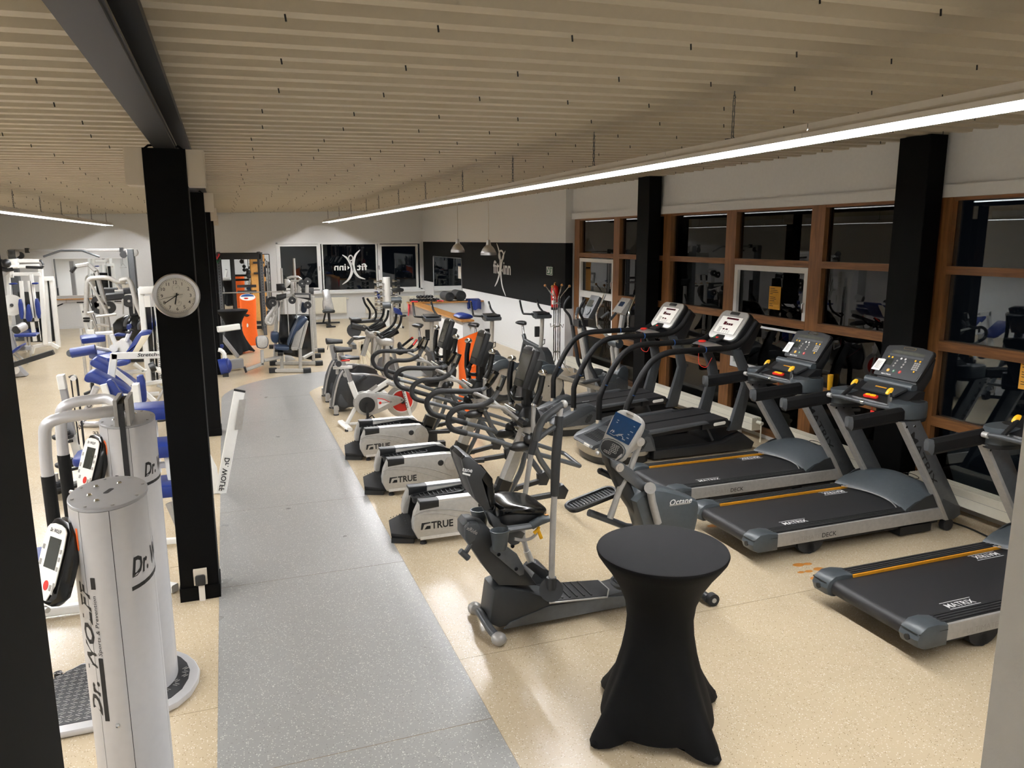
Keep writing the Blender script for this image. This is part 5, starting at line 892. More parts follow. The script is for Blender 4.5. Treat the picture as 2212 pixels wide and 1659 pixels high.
    lp = [(2.526,7.24,1.524),(2.467,7.24,1.432),(2.413,7.24,1.375),(2.35,7.24,1.345),(2.252,7.24,1.339),(2.068,7.24,1.354),(1.929,7.24,1.362),(1.843,7.24,1.339),(1.795,7.24,1.291),(1.786,7.24,1.241),(1.806,7.24,1.184),(1.856,7.24,1.133),(1.993,7.24,1.087),(2.194,7.24,1.013),(2.445,7.24,0.924)] + [(2.511,7.24,0.886),(2.71,7.24,0.811),(2.967,7.24,0.715),(3.154,7.24,0.639),(3.287,7.24,0.583)]
    part('looped_handrail', B().tube(spline(rp, 3), .023, 9).tube(spline(lp, 3), .023, 9).tube([rp[-1], lp[-1]], .022, 9), 'steeld', t, 60)
    for L_ in (rp[3:13], lp[3:14]): part('rail_foam', B().tube(spline(L_, 3), .028, 9), 'rub', t, 60)
    for L_ in (rp, lp):
        part('rail_grip', B().tube(L_[:3], .030, 9), 'blkg', t); part('pulse_plate', B().tube([VV(L_[0]) * .8 + VV(L_[2]) * .2 + VV((-.012, -.012, .01)), VV(L_[0]) * .2 + VV(L_[2]) * .8 + VV((-.012, -.012, .01))], .022, 8), 'chrome', t)
        part('rail_clamp', B().ball(VV(L_[14 if L_ is rp else 15]) + VV((.10, 0, -.02)), .062, 12, (1.9, .9, .8)), 'blk', t)
        part('rail_brace', B().tube([L_[4], (2.45, L_[4][1] * .6 + ym * .4, 1.24), (2.60, ym + (L_[4][1] - ym) * .55, 1.11)], .018, 8), 'steel', t)
    return t
EL = elliptical()
dup(EL, (0, 1.50, 0), 'silver sided elliptical with looped handlebars, middle one of the three beside the walkway')
dup(EL, (0, 2.99, 0), 'silver sided elliptical with looped handlebars, farthest of three, next to the spin bike')

# ================================================================ BIKES
def spin_bike(label):
    y = 11.6; t = thing('spin_bike', (2.1, y, 0), label, 'spin bike')
    part('rear_foot', B().beam((1.531,11.82,0.052), (1.599,11.36,0.032), .09, .06, c=.015), 'white', t, 30); part('foot_pad', B().cyl((1.56, 11.38, 0), (1.56, 11.38, .03), .03, 10).cyl((1.56, 11.80, 0), (1.56, 11.80, .03), .03, 10), 'rub', t, kind=None)
    part('front_foot', B().beam((2.63, 11.36, .05), (2.63, 11.84, .05), .08, .06, c=.015), 'white', t, 30)
    part('rear_stay', B().beam((1.582,11.6,0.048), (1.735,11.6,0.303), .055, .055, c=.01), 'white', t, 30); part('base_bar', B().beam((1.636,11.6,0.058), (2.6, 11.6, .07), .05, .04, c=.01), 'white', t, 30)
    part('seat_tube', B().beam((1.762,11.6,0.463), (1.677,11.6,0.719), .055, .085, (1, 0, 0), .012), 'white', t, 30); part('seat_post', B().beam((1.683,11.6,0.705), (1.619,11.6,0.93), .045, .07, (1, 0, 0), .01), 'alu', t, 30)
    part('seat_slider', B().beam((1.426,11.6,0.948), (1.711,11.6,0.945), .05, .045, c=.01), 'white', t, 30); part('slider_knob', B().cyl((1.485,11.6,0.918), (1.482,11.6,0.849), .022, 10), 'steel', t)
    a, c = VV((1.536,11.6,1.079)), VV((1.827,11.6,1.076))
    def saddle(t, a, c, m, w=.12, th=.035, under=None):
        rr = []
        for k in range(8):
            f = k / 7; p = a.lerp(c, f); ww = w * (1 - f) ** 1.4 + .022; ww = ww * (.75 if k == 0 else 1)
            rr.append([p + VV((0, ww * math.cos(q), th * math.sin(q) * (1 if math.sin(q) > 0 else .8) + .012 * (1 - f))) for q in [2 * PI * i / 14 for i in range(14)]])
        part('saddle', B().loft(rr), m, t, 60)
        if under: part('saddle_side', B().loft([[p - VV((-.01, 0, .022)) if True else p for p in r] for r in rr[:4]]), under, t, 60)
    saddle(t, a, c, 'blk', under='red'); part('saddle_badge', B().cyl((1.499,11.5,1.018), (1.503,11.53,1.013), .045, 16), 'blk', t)
    for s in (-1, 1):
        yy = y + s * .06
        ol = [(1.817,11.54,0.554),(1.987,11.54,0.535),(2.206,11.54,0.498),(2.429,11.54,0.446),(2.498,11.54,0.388),(2.426,11.54,0.339),(2.227,11.54,0.269),(2.058,11.54,0.205),(1.898,11.54,0.176),(1.783,11.54,0.221),(1.719,11.54,0.31),(1.711,11.54,0.394),(1.747,11.54,0.496)]
        g = part('chain_guard', B().slab([(p[0], yy, p[2]) for p in smooth_poly(ol, 1)], (0, 1, 0), .035, .01), 'steel', t, 40)
        if s < 0:
            cc = (1.901,11.52,0.353); part('crank_disc', B().cyl(cc, VV(cc) + VV((0, -.006, 0)), .125, 28), 'blk', g)
            part('crank', B().beam(VV(cc) + VV((0, -.02, .02)), VV(cc) + VV((0, -.02, -.20)), .02, .04, (1, 0, 0), .005).cyl(VV(cc) + VV((0, -.03, 0)), VV(cc) + VV((0, 0, 0)), .03, 10), 'blk', g, 30); part('pedal', B().beam(VV(cc) + VV((-.04, -.08, -.21)), VV(cc) + VV((.06, -.08, -.21)), .09, .025).tube([VV(cc) + VV((-.03, -.08, -.2)), VV(cc) + VV((.06, -.08, -.15)), VV(cc) + VV((.10, -.08, -.21))], .012, 6), 'blk', g)
            part('guard_plate', B().add([(2.062,11.519,0.445),(2.144,11.519,0.424),(2.24,11.519,0.386),(2.253,11.519,0.36),(2.197,11.519,0.336),(2.073,11.519,0.279)], [(0, 1, 2, 3, 4, 5)]), 'inkw', g, 0); part('plate_edge', B().tube([(2.062,11.517,0.446),(2.158,11.517,0.427),(2.251,11.517,0.372)], .006, 5), 'red', g)
            pc = VV((2.104,11.515,0.372)); part('plate_dot', B().cyl(pc, pc + VV((0, -.002, 0)), .022, 14), 'red', g); write('lettering', 'SCHWINN', pc + VV((.03, -.002, -.012)), (1, 0, .04), (0, 0, 1), .022, 'ink', g, .01, width=.15)
            write('lettering', 'IC', (2.429,11.517,0.375), (1, 0, 0), (0, 0, 1), .035, 'ink', g, .01)
    fc = VV((2.461,11.6,0.36)); part('flywheel', B().cyl(fc + VV((0, -.012, 0)), fc + VV((0, .012, 0)), .255, 40), 'alu', t, 30); part('flywheel_face', B().cyl(fc + VV((0, -.016, 0)), fc + VV((0, .016, 0)), .165, 32), 'red', t, 30); part('flywheel_ring', B().tube([fc + VV((.175 * math.cos(k * PI / 18), -.014, .175 * math.sin(k * PI / 18))) for k in range(36)], .010, 5, closed=True), 'inkw', t); part('flywheel_hub', B().cyl(fc + VV((0, -.05, 0)), fc + VV((0, .05, 0)), .035, 14), 'blk', t)
    for s in (-1, 1): part('fork_blade', B().beam((2.474,11.6,0.566)[:1] + (y + s * .05,) + (2.474,11.6,0.566)[2:], (2.582,11.6,0.128)[:1] + (y + s * .05,) + (2.582,11.6,0.128)[2:], .02, .055, (1, 0, 0), .006), 'white', t, 30)
    write('lettering', 'SCHWINN', (2.547,11.535,0.252), (-.22, 0, 1), (-1, 0, -.22), .035, 'ink', t, .01, width=.34)
    part('main_tube', B().beam((1.762,11.6,0.463), (1.998,11.6,0.544), .06, .08, c=.012).beam((1.984,11.6,0.53), (2.295,11.6,0.706), .055, .075, c=.012), 'white', t, 30); part('tube_panel', B().slab([(1.993,11.57,0.556),(2.085,11.57,0.62),(2.085,11.57,0.641),(2.065,11.57,0.657),(1.939,11.57,0.581)], (0, 1, 0), .01), 'steel', t, 0)
    part('head_tube', B().beam((2.48,11.6,0.552), (2.411,11.6,0.84), .06, .08, (1, 0, 0), .012), 'white', t, 30); part('head_shroud', B().slab(smooth_poly([(2.196,11.6,0.663),(2.295,11.6,0.706),(2.488,11.6,0.58),(2.501,11.6,0.536),(2.445,11.6,0.554),(2.306,11.6,0.607)], 1), (0, 1, 0), .12, .02), 'steel', t, 40)
    part('bar_post', B().beam((2.417,11.6,0.811), (2.35,11.6,1.131), .045, .06, (1, 0, 0), .01), 'alu', t, 30); part('bar_slider', B().beam((2.274,11.6,1.149), (2.413,11.6,1.127), .05, .04, c=.01), 'white', t, 30); part('brake_knob', B().cyl((2.318,11.6,1.209), (2.316,11.6,1.16), .02, 8).ball((2.318,11.6,1.225), .03, 8, (1, 1, .6)), 'blk', t)
    for s in (-1, 1):
        d = VV((0, s * .20, 0)); P0 = VV((2.399,11.6,1.128)); e1 = VV((2.498,11.6,1.172)) + d; e2 = VV((2.606,11.6,1.25)) + d; e3 = VV((2.693,11.6,1.33)) + d * .7
        part('handlebar', B().tube([P0, P0 + d * .9 + VV((.02, 0, 0)), e1, e2, e3], .020, 8, .05), 'grip', t); part('bar_accent', B().tube([e2 + VV((.01, -.012, .012)), e3 + VV((0, -.012, .008))], .012, 6), 'red', t)
    part('bar_cross', B().tube([VV((2.506,11.6,1.185)) + VV((0, -.18, 0)), VV((2.506,11.6,1.185)) + VV((0, .18, 0))], .022, 8), 'grip', t); part('bar_hump', B().ball((2.451,11.6,1.23), .06, 10, (.6, 1.2, 1.1)), 'rub', t)
    return t
SB = spin_bike('white and silver spin bike with a red flywheel and red saddle side')
# pale spin bike behind
t = thing('spin_bike', (2.75, 15.2, 0), 'cream spin bike with a black saddle seen behind the dark ergometers', 'spin bike'); o_ = (2.3, 15.2)
def ob(u, z, d=0): return (o_[0] + u, o_[1] + d, z)
part('seat_post', B().beam(ob(.12, .86), ob(.20, .40), .05, .07, (1, 0, 0), .01), 'cream', t, 30); part('frame_tube', B().beam(ob(.16, .80), ob(.52, .12), .05, .07, (1, 0, 0), .01).beam(ob(.16, .80), ob(-.02, .10), .05, .07, (1, 0, 0), .01), 'cream', t, 30)
part('saddle', B().loft([[(o_[0] + u, o_[1] + w * math.cos(a), .93 + h * math.sin(a)) for a in [2 * PI * i / 12 for i in range(12)]] for u, w, h in ((-.02, .08, .03), (.03, .12, .04), (.14, .08, .035), (.27, .025, .02))]), 'blk', t, 60)
part('handlebar', B().tube([ob(.38, .98, -.2), ob(.55, 1.0, -.18), ob(.60, .98, 0), ob(.55, 1.0, .18), ob(.38, .98, .2)], .02, 8, .05), 'grip', t); part('bar_post', B().beam(ob(.58, .98), ob(.68, .40), .05, .06, (1, 0, 0)), 'cream', t, 30)
part('flywheel', B().cyl(ob(.62, .30, -.02), ob(.62, .30, .02), .24, 28), 'steeld', t); part('rear_foot', B().beam(ob(-.05, .04, -.24), ob(-.05, .04, .24), .08, .06), 'cream', t, 30); part('front_foot', B().beam(ob(.75, .04, -.24), ob(.75, .04, .24), .08, .06).beam(ob(-.05, .06), ob(.75, .06), .05, .05), 'cream', t, 30)

def ergometer(label):
    y = 12.84; t = thing('ergometer_bike', (2.0, y, 0), label, 'exercise bike', 'dark shrouded ergometers')
    ol = [(1.519,12.72,0.065),(1.526,12.72,0.171),(1.578,12.72,0.425),(1.644,12.72,0.587),(1.715,12.72,0.711),(1.774,12.72,0.73),(1.838,12.72,0.665),(1.895,12.72,0.624),(2.081,12.72,0.612),(2.291,12.72,0.579),(2.426,12.72,0.536),(2.5,12.72,0.469),(2.482,12.72,0.378),(2.28,12.72,0.268),(2.061,12.72,0.083),(1.881,12.72,0.074),(1.791,12.72,0.074),(1.716,12.72,0.041),(1.627,12.72,0.033)]
    part('shroud', B().slab(sh(ol, (0, .12, 0)), (0, 1, 0), .25, .03), 'char2', t, 40)
    part('rear_trim', B().tube(spline([(1.532,12.7,0.114),(1.579,12.7,0.353),(1.648,12.7,0.575),(1.724,12.7,0.713)]), .016, 6), 'steel', t); part('top_trim', B().tube(spline([(1.822,12.71,0.671),(1.902,12.71,0.633),(2.08,12.71,0.624),(2.289,12.71,0.587),(2.439,12.71,0.534)]), .014, 6), 'alu', t)
    part('side_dish', B().slab(smooth_poly([(1.618,12.714,0.119),(1.624,12.714,0.256),(1.669,12.714,0.344),(1.722,12.714,0.218),(1.807,12.714,0.12),(1.717,12.714,0.081)], 2), (0, 1, 0), .012, .004), 'char', t, 40)
    for p in [(1.626,12.715,0.43),(1.698,12.715,0.599)]: part('shroud_bolt', B().cyl(p, VV(p) + VV((0, -.008, 0)), .012, 8), 'ink', t)
    part('badge', B().cyl((1.762,12.71,0.638), VV((1.762,12.71,0.638)) + VV((0, -.006, 0)), .045, 18), 'steel', t)
    for yy in (12.55, 13.13): part('rear_foot', B().beam((1.56, yy, .0), (1.56, yy, .15), .07, .07, (1, 0, 0), .012), 'steel', t, 30); part('foot_pad', B().cyl((1.56, yy, -.0), (1.56, yy, .02), .045, 10), 'rub', t)
    part('rear_axle', B().beam((1.58, 12.52, .11), (1.58, 13.16, .11), .05, .05), 'steel', t, 0); part('front_foot', B().beam((2.60, 12.52, .05), (2.60, 13.16, .05), .08, .08, c=.01), 'steel', t, 30)
    part('seat_post', B().beam((1.76,12.84,0.681), (1.707,12.84,0.987), .05, .10, (1, 0, 0), .012), 'alu', t, 30); part('seat_lever', B().tube([(1.781,12.8,0.951),(1.832,12.8,0.941),(1.883,12.8,0.93)], .012, 6), 'blueb', t)
    a, c = VV((1.617,12.84,1.044)), VV((1.901,12.84,1.037)); rr = []
    for k in range(8):
        f = k / 7; p = a.lerp(c, f); w = .135 * (1 - f) ** .8 + .04
        if k == 0: w *= .8
        rr.append([p + VV((0, w * math.cos(q), .055 * math.sin(q) * (1 - .35 * f) + .01 * (1 - f))) for q in [2 * PI * i / 14 for i in range(14)]])
    part('padded_saddle', B().loft(rr), 'rub', t, 60); part('cover_string', B().tube([a + VV((.02, -.08, -.04)), a + VV((.0, -.09, -.13))], .006, 5), 'rub', t)
    for yy in (12.74, 12.94): part('mast_leg', B().beam(VV((2.45,12.84,0.545)) + VV((0, yy - 12.84, 0)), VV((2.484,12.84,1.099)) + VV((0, yy - 12.84, 0)), .055, .085, (1, 0, 0), .015), 'silver', t, 30)
    part('mast_leg', B().beam((2.258,12.84,0.758), (2.394,12.84,1.164), .12, .08, (1, 0, 0), .015), 'silver', t, 30); part('mast_head', B().slab(smooth_poly([(2.321,12.84,1.229),(2.457,12.84,1.23),(2.609,12.84,1.2),(2.591,12.84,1.094),(2.483,12.84,1.068),(2.331,12.84,1.106)], 2), (0, 1, 0), .30, .05), 'silver', t, 50)
    cs = [(2.422,12.7,1.218),(2.669,12.7,1.35),(2.693,12.7,1.289),(2.451,12.7,1.171)]
    part('console', B().slab(sh(cs, (0, .2, 0)), (0, 1, 0), .36, .015), 'blkg', t, 35)
    for s in (-1, 1):
        d = VV((0, s * .20, 0))
        hb = [VV(p) + d for p in [(2.323,12.84,1.289),(2.366,12.84,1.234),(2.427,12.84,1.247),(2.614,12.84,1.353),(2.694,12.84,1.456),(2.717,12.84,1.592)]]
        part('horn_bar', B().tube([hb[0] - d * .6] + hb, .022, 8, .06), 'grip', t)
    part('front_bar', B().tube([VV((2.323,12.84,1.289)) + VV((0, -.10, 0)), VV((2.323,12.84,1.289)) + VV((0, .10, 0))], .024, 8), 'chrome', t)
    part('crank', B().beam((1.948,12.66,0.517), (2.071,12.66,0.615), .02, .03), 'steeld', t); part('pedal', B().beam((1.951,12.58,0.53), (2.087,12.58,0.605), .10, .03), 'blk', t)
    return t
ER = ergometer('dark shrouded ergometer bike with black padded saddle, the nearer of two')
dup(ER, (0, 1.10, 0), 'dark shrouded ergometer bike with black padded saddle, the farther of two')

# three upright bikes by the white wall, facing the camera
def upright(label):
    x, y = 6.2, 14.86; t = thing('upright_bike', (x, 15.1, 0), label, 'exercise bike', 'upright bikes by the white wall')
    part('front_shroud', B().loft([[(x + w, yy, zz) for w, zz in ((-.11, z0), (.11, z0), (.12, (z0 + z1) / 2), (.08, z1), (-.08, z1), (-.12, (z0 + z1) / 2))] for yy, z0, z1 in ((14.46, .20, .38), (14.55, .08, .52), (14.75, .07, .60), (15.0, .08, .58), (15.25, .10, .46), (15.45, .10, .30))]), 'char2', t, 50)
    part('frame', B().beam((x, 14.80, .52), (x, 15.85, .60), .09, .12, c=.02).beam((x, 15.85, .62), (x, 16.15, .10), .07, .10, c=.02), 'char', t, 30)
    part('console_post', B().tube([(x, 14.95, .55), (x, 14.90, .80), (x, 14.86, 1.20)], .045, 10), 'silver', t); part('seat_tube', B().beam((x, 15.80, .55), (x, 15.95, .74), .08, .09, (0, 1, 0), .02), 'char', t, 30); part('seat_post', B().tube([(x, 15.92, .70), (x, 16.02, .96)], .03, 10), 'alu', t)
    part('saddle', B().loft([[(x + w * math.cos(a), yy, .995 + h * math.sin(a)) for a in [2 * PI * i / 14 for i in range(14)]] for yy, w, h in ((15.83, .03, .03), (15.92, .06, .045), (16.05, .12, .05), (16.14, .13, .045), (16.18, .10, .03))]), 'blk', t, 60)
    part('console', B().loft([[(x + .16 * w, yy, zz + (.02 if abs(w) < .5 else 0)) for w in (-1, -.5, .5, 1)] + [(x + .17 * w, yy, zz + hh) for w in (1, .5, -.5, -1)] for yy, zz, hh in ((14.74, 1.22, .05), (14.84, 1.20, .10), (15.0, 1.22, .10), (15.08, 1.26, .05))]), 'char', t, 50)
    part('console_top', B().slab([(x - .14, 14.78, 1.31), (x + .14, 14.78, 1.31), (x + .14, 15.06, 1.335), (x - .14, 15.06, 1.335)], (0, 0, 1), .02, .006), 'blk', t)
    for s in (-1, 1):
        part('horn_bar', B().tube([(x + s * .12, 14.90, 1.29), (x + s * .24, 15.05, 1.29), (x + s * .245, 15.35, 1.27), (x + s * .21, 15.55, 1.38), (x + s * .20, 15.66, 1.53)], .022, 9, .06), 'grip', t); part('sensor_strip', B().cyl((x + s * .208, 15.57, 1.40), (x + s * .203, 15.62, 1.47), .0235, 9), 'inkg', t)
    part('rear_foot', B().tube([(x - .26, 16.12, .04), (x + .26, 16.12, .04)], .035, 8), 'char2', t); part('front_foot', B().tube([(x - .26, 14.62, .04), (x + .26, 14.62, .04)], .035, 8), 'char2', t)
    part('crank_cover', B().cyl((x - .13, 15.0, .36), (x + .13, 15.0, .36), .13, 20), 'beigep', t); part('bottle_cage', B().tube([(x + .04, 14.96, .72), (x + .12, 15.0, .74), (x + .12, 15.02, .64), (x + .04, 15.0, .62)], .01, 6), 'blk', t); part('mast_pouch', B().loft([[(x - .05 + w, 15.0, z) for w in (-.05, .05)] + [(x - .05 + w, 15.05, z) for w in (.05, -.05)] for z in (.80, .92, 1.02)]), 'rub', t)
    return t
UB = upright('upright bike by the white wall, the right one, near the coat stand')
dup(UB, (-1.13, -.03, 0), 'upright bike by the white wall, the middle one, beside the parapet end')
dup(UB, (-2.32, .28, 0), 'upright bike by the white wall, the left one, in front of the long wooden cap')

def rear_drive(label, full=True):
    x, y = 4.95, 11.6; t = thing('rear_drive_elliptical' if full else 'recumbent_bike', (5.4, y + .2, 0), label, 'elliptical' if full else 'exercise bike')
    yo = y + .40
    def disc(yy, s):
        part('side_disc', B().cyl((x, yy, .43), (x, yy + s * .02, .43), .265, 40), 'beigep', t, 30); part('disc_rim', B().tube([(x + .275 * math.cos(a), yy + s * .005, .43 + .275 * math.sin(a)) for a in [2 * PI * k / 36 for k in range(36)]], .018, 6, closed=True), 'char', t)
        part('top_cap', B().slab([(x + r * math.cos(a), yy + s * .03, .44 + r * math.sin(a)) for r, rng in ((.36, range(0, 13)), (.20, range(12, -1, -1))) for a in [math.radians(42 + 8.2 * k) for k in rng]], (0, 1, 0), .06, .015), 'charb', t, 40)
        for a in (0, 2.2, 3.9): part('disc_screw', B().cyl((x + .2 * math.cos(a) * (a > 0), yy, .43 + .2 * math.sin(a) * (a > 0)), (x + .2 * math.cos(a) * (a > 0), yy + s * .028, .43 + .2 * math.sin(a) * (a > 0)), .012, 8), 'chrome', t)
    part('drive_housing', B().slab(smooth_poly([(4.50, 0, .06), (4.50, 0, .56), (4.58, 0, .70), (4.95, 0, .74), (5.22, 0, .55), (5.30, 0, .06)], 1) and [(p[0], y + .22, p[2]) for p in smooth_poly([(4.50, 0, .05), (4.50, 0, .60), (4.56, 0, .72), (4.95, 0, .74), (5.22, 0, .55), (5.34, 0, .05)], 1)], (0, 1, 0), .38, .03), 'char', t, 40)
    disc(y, -1); disc(y + .44, 1); part('rear_label', B().bx(4.56, 4.63, y + .028, y + .03, .28, .38), 'inkg', t, 0)
    if not full:
        part('base_bar', B().bx(4.6, 6.1, y + .17, y + .27, .03, .10), 'char2', t, 30); part('seat', B().slab(rrect((5.75, y + .22, .50), (1, 0, 0), (0, 1, 0), .4, .4, .1), (0, 0, 1), .08, .03), 'blk', t); part('seat_pillar', B().bx(5.65, 5.85, y + .15, y + .29, .1, .46), 'char2', t, 0)
        part('front_foot', B().tube([(6.05, y - .05, .04), (6.05, y + .49, .04)], .04, 8), 'char2', t); return t
    for s, yy in ((-1, y - .04), (1, y + .48)):
        dz = 0 if s < 0 else .12
        part('track_arm', B().beam((5.12, yy, .59 - dz), (5.95, yy, .30 + dz * .6), .05, .075, c=.012), 'beigep', t, 30); part('arm_joint', B().cyl((5.93, yy - .05, .31 + dz * .6), (5.93, yy + .05, .31 + dz * .6), .03, 12), 'steel', t)
        pd = part('pedal_shoe', B().slab([(5.50, yy, .46), (5.60, yy, .42), (5.95, yy, .48), (6.0, yy, .56), (5.98, yy, .60), (5.92, yy, .52), (5.62, yy, .47)], (0, 1, 0), .15, .02), 'char2', t, 40); part('pedal_toe', B().slab([(5.88, yy, .42), (6.18, yy, .42), (6.20, yy, .56), (6.10, yy, .58), (5.86, yy, .54)], (0, 1, 0), .16, .03), 'charb', pd, 40)
        part('swing_arm', B().tube([(5.95, yy, .32), (5.72, yy - s * .02, .72), (5.62, yy - s * .02, 1.25), (5.60, yy - s * .02, 1.38)], .034, 9, .05), 'char2', t)
        part('arm_handle', B().tube([(5.60, yy, 1.36), (5.56, yy, 1.54), (5.46, yy + s * .05, 1.66), (5.50, yy + s * .06, 1.78), (5.58, yy + s * .05, 1.87)], .022, 9, .06), 'grip' if s > 0 else 'grip', t)
    part('mast', B().beam((5.90, y + .22, .10), (5.66, y + .22, 1.36), .11, .14, (1, 0, 0), .03), 'silver', t, 30); part('mast_base', B().slab([(5.3, y + .22, .05), (6.4, y + .22, .05), (6.35, y + .22, .13), (6.0, y + .22, .22), (5.4, y + .22, .14)], (0, 1, 0), .34, .03), 'steel', t, 40)
    part('front_foot', B().tube([(6.38, y - .10, .05), (6.38, y + .54, .05)], .05, 10), 'char2', t)
    cs = [(5.70, y + .22, 1.53), (5.91, y + .22, 1.90), (5.97, y + .22, 1.86), (5.80, y + .22, 1.50)]
    part('console', B().slab(cs, (0, 1, 0), .34, .025), 'char2', t, 40); nz = VV((-.87, 0, .49)); uy = VV((.49, 0, .87)); c0 = VV((5.80, y + .22, 1.715)) + nz * .006
    part('screen', B().slab(rrect(c0 + uy * .06, (0, -1, 0), uy, .18, .12, .01), nz, .006), 'lcdd', t, 0); part('console_keys', B().slab(rrect(c0 - uy * .09, (0, -1, 0), uy, .24, .12, .05), nz, .006), 'char', t, 0)
    b = B()
    for i in range(4): b.slab(rrect(c0 + uy * (.11 - .02 * i) + VV((0, -.11, 0)), (0, -1, 0), uy, .03, .008, .002, 1), nz, .008)
    for i in range(3): b.slab(rrect(c0 - uy * (.06 + .03 * i) + VV((0, .03 - .04 * i, 0)), (0, -1, 0), uy, .02, .012, .004, 1), nz, .010)
    part('console_print', b, 'inkg', t, 0, kind='stuff')
    for s in (-1, 1): part('fixed_handle', B().tube([(5.66, y + .22 + s * .07, 1.32), (5.60, y + .22 + s * .10, 1.52), (5.60, y + .22 + s * .10, 1.60)], .02, 8), 'chrome', t); part('handle_grip', B().tube([(5.60, y + .22 + s * .10, 1.56), (5.64, y + .22 + s * .10, 1.70)], .026, 8), 'char', t)
    part('bottle_tray', B().bx(5.56, 5.74, y + .12, y + .34, 1.38, 1.50), 'blk', t, 0); return t
rear_drive('grey rear drive elliptical with beige side disc, behind the far climber treadmill')
r0 = rear_drive('dark grey recumbent bike housing with beige side disc, behind the nearest looped elliptical', False); r0.location += VV((-.50, .78, 0))
# stepper between windows and column
y = 12.75; t = thing('stepper', (6.85, y, 0), 'silver grey stepper with chrome arms by the windows, partly behind the black window column', 'stepper')
part('base', B().slab([(6.35, y, .03), (7.0, y, .03), (7.0, y, .20), (6.80, y, .30), (6.40, y, .12)], (0, 1, 0), .45, .03), 'steeld', t, 40); part('cover', B().slab(smooth_poly([(6.70, y, .12), (7.02, y, .12), (7.04, y, .42), (6.95, y, .52), (6.82, y, .45)], 1), (0, 1, 0), .34, .03), 'charb', t, 40)
for s in (-1, 1):
    part('leg', B().tube([(6.86, y + s * .08, .38), (6.80, y + s * .09, .80), (6.82, y + s * .07, .92)], .045, 10), 'silver', t); part('arm', B().tube([(6.55 + .42 * (s < 0), y + s * .22, 1.22), (6.53 + .42 * (s < 0), y + s * .24, 1.48), (6.60 + .42 * (s < 0), y + s * .22, 1.62), (6.68 + .45 * (s < 0), y + s * .2, 1.83)], .026, 9, .06), 'chrome', t)
    part('arm_lower', B().tube([(6.55 + .42 * (s < 0), y + s * .22, 1.24), (6.75, y + s * .16, 1.0), (6.84, y + s * .1, .88)], .03, 8, .05), 'silver', t); part('pedal', B().slab(rrect((6.52, y + s * .13, .25 + .1 * (s > 0)), (1, 0, 0), (0, 1, 0), .36, .15, .04), (0, 0, 1), .04, .01), 'blk', t); part('side_grip', B().tube([(6.74, y + s * .14, 1.50), (6.60, y + s * .18, 1.38)], .026, 8), 'char', t)
part('joint_cover', B().cyl((6.82, y - .16, .92), (6.82, y + .16, .92), .085, 16), 'charb', t); part('mast', B().beam((6.88, y, .85), (6.98, y, 1.55), .10, .09, (1, 0, 0), .02), 'silver', t, 30)
cn = part('console', B().slab([(6.82, y, 1.50), (7.02, y, 1.76), (7.07, y, 1.73), (6.93, y, 1.45)], (0, 1, 0), .36, .02), 'silver', t, 40); part('screen', B().slab(rrect(VV((6.93, y, 1.65)), (0, 1, 0), (.6, 0, .8), .15, .10, .01), (-.8, 0, .6), .012), 'lcdb', cn, 0)

# ================================================================ ORANGE DISPENSERS
def dispenser(x, y, label, H=1.31, dx=0., dy=1.):
    t = thing('wipe_dispenser', (x, y, 0), label, 'dispenser', 'orange wipe dispensers'); n = 28; rings = []
    for z, rx, ry in ((0, .215, .17), (.10, .21, .165), (.45, .19, .15), (.75, .195, .155), (1.05, .21, .165), (1.22, .215, .17)):
        rings.append([(x + rx * math.cos(a), y + ry * math.sin(a), z * H / 1.31 if z < 1.2 else H + .09 * (dy * math.sin(a) + dx * math.cos(a))) for a in [2 * PI * k / n for k in range(n)]])
    part('body', B().loft(rings), 'orange', t, 50)
    def top(u, v, e): return (x + u, y + v, H + e + .09 * (dy * v / .17 + dx * u / .215))
    part('top_sticker', B().add([top(.20 * math.cos(a), .155 * math.sin(a), .004) for a in [2 * PI * k / n for k in range(n)]], [tuple(range(n))]), 'paper', t, 0)
    part('sticker_blue', B().add([top(.17 * math.cos(a), .02 + .115 * math.sin(a), .007) for a in [PI * k / 12 for k in range(13)]], [tuple(range(13))]), 'blueb', t, 0); part('sticker_red', B().add([top(-.04 + .06 * math.cos(a), -.06 + .035 * math.sin(a), .008) for a in [2 * PI * k / 12 for k in range(12)]], [tuple(range(12))]), 'red', t, 0)
    part('opening', B().ball((x - .04, y - .135, .83), .085, 14, (1.0, .35, .55)), 'ink', t); part('opening_lip', B().tube([(x - .04 + .09 * math.cos(a), y - .155 - .01 * math.sin(a) ** 2, .83 + .055 * math.sin(a)) for a in [2 * PI * k / 18 for k in range(18)]], .012, 6, closed=True), 'orange', t); part('front_mark', B().slab(smooth_poly([(x - .08, y - .152, .50), (x - .03, y - .154, .52), (x - .03, y - .154, .60), (x - .07, y - .152, .62)], 1), (0, 1, 0), .008), 'paper', t, 0)
    return t
dispenser(.52, 22.1, 'orange wipe dispenser column standing between the far bar table and the weight machine')
dispenser(3.74, 12.1, 'orange wipe dispenser column behind the middle looped elliptical', 1.28, .8, -.5)

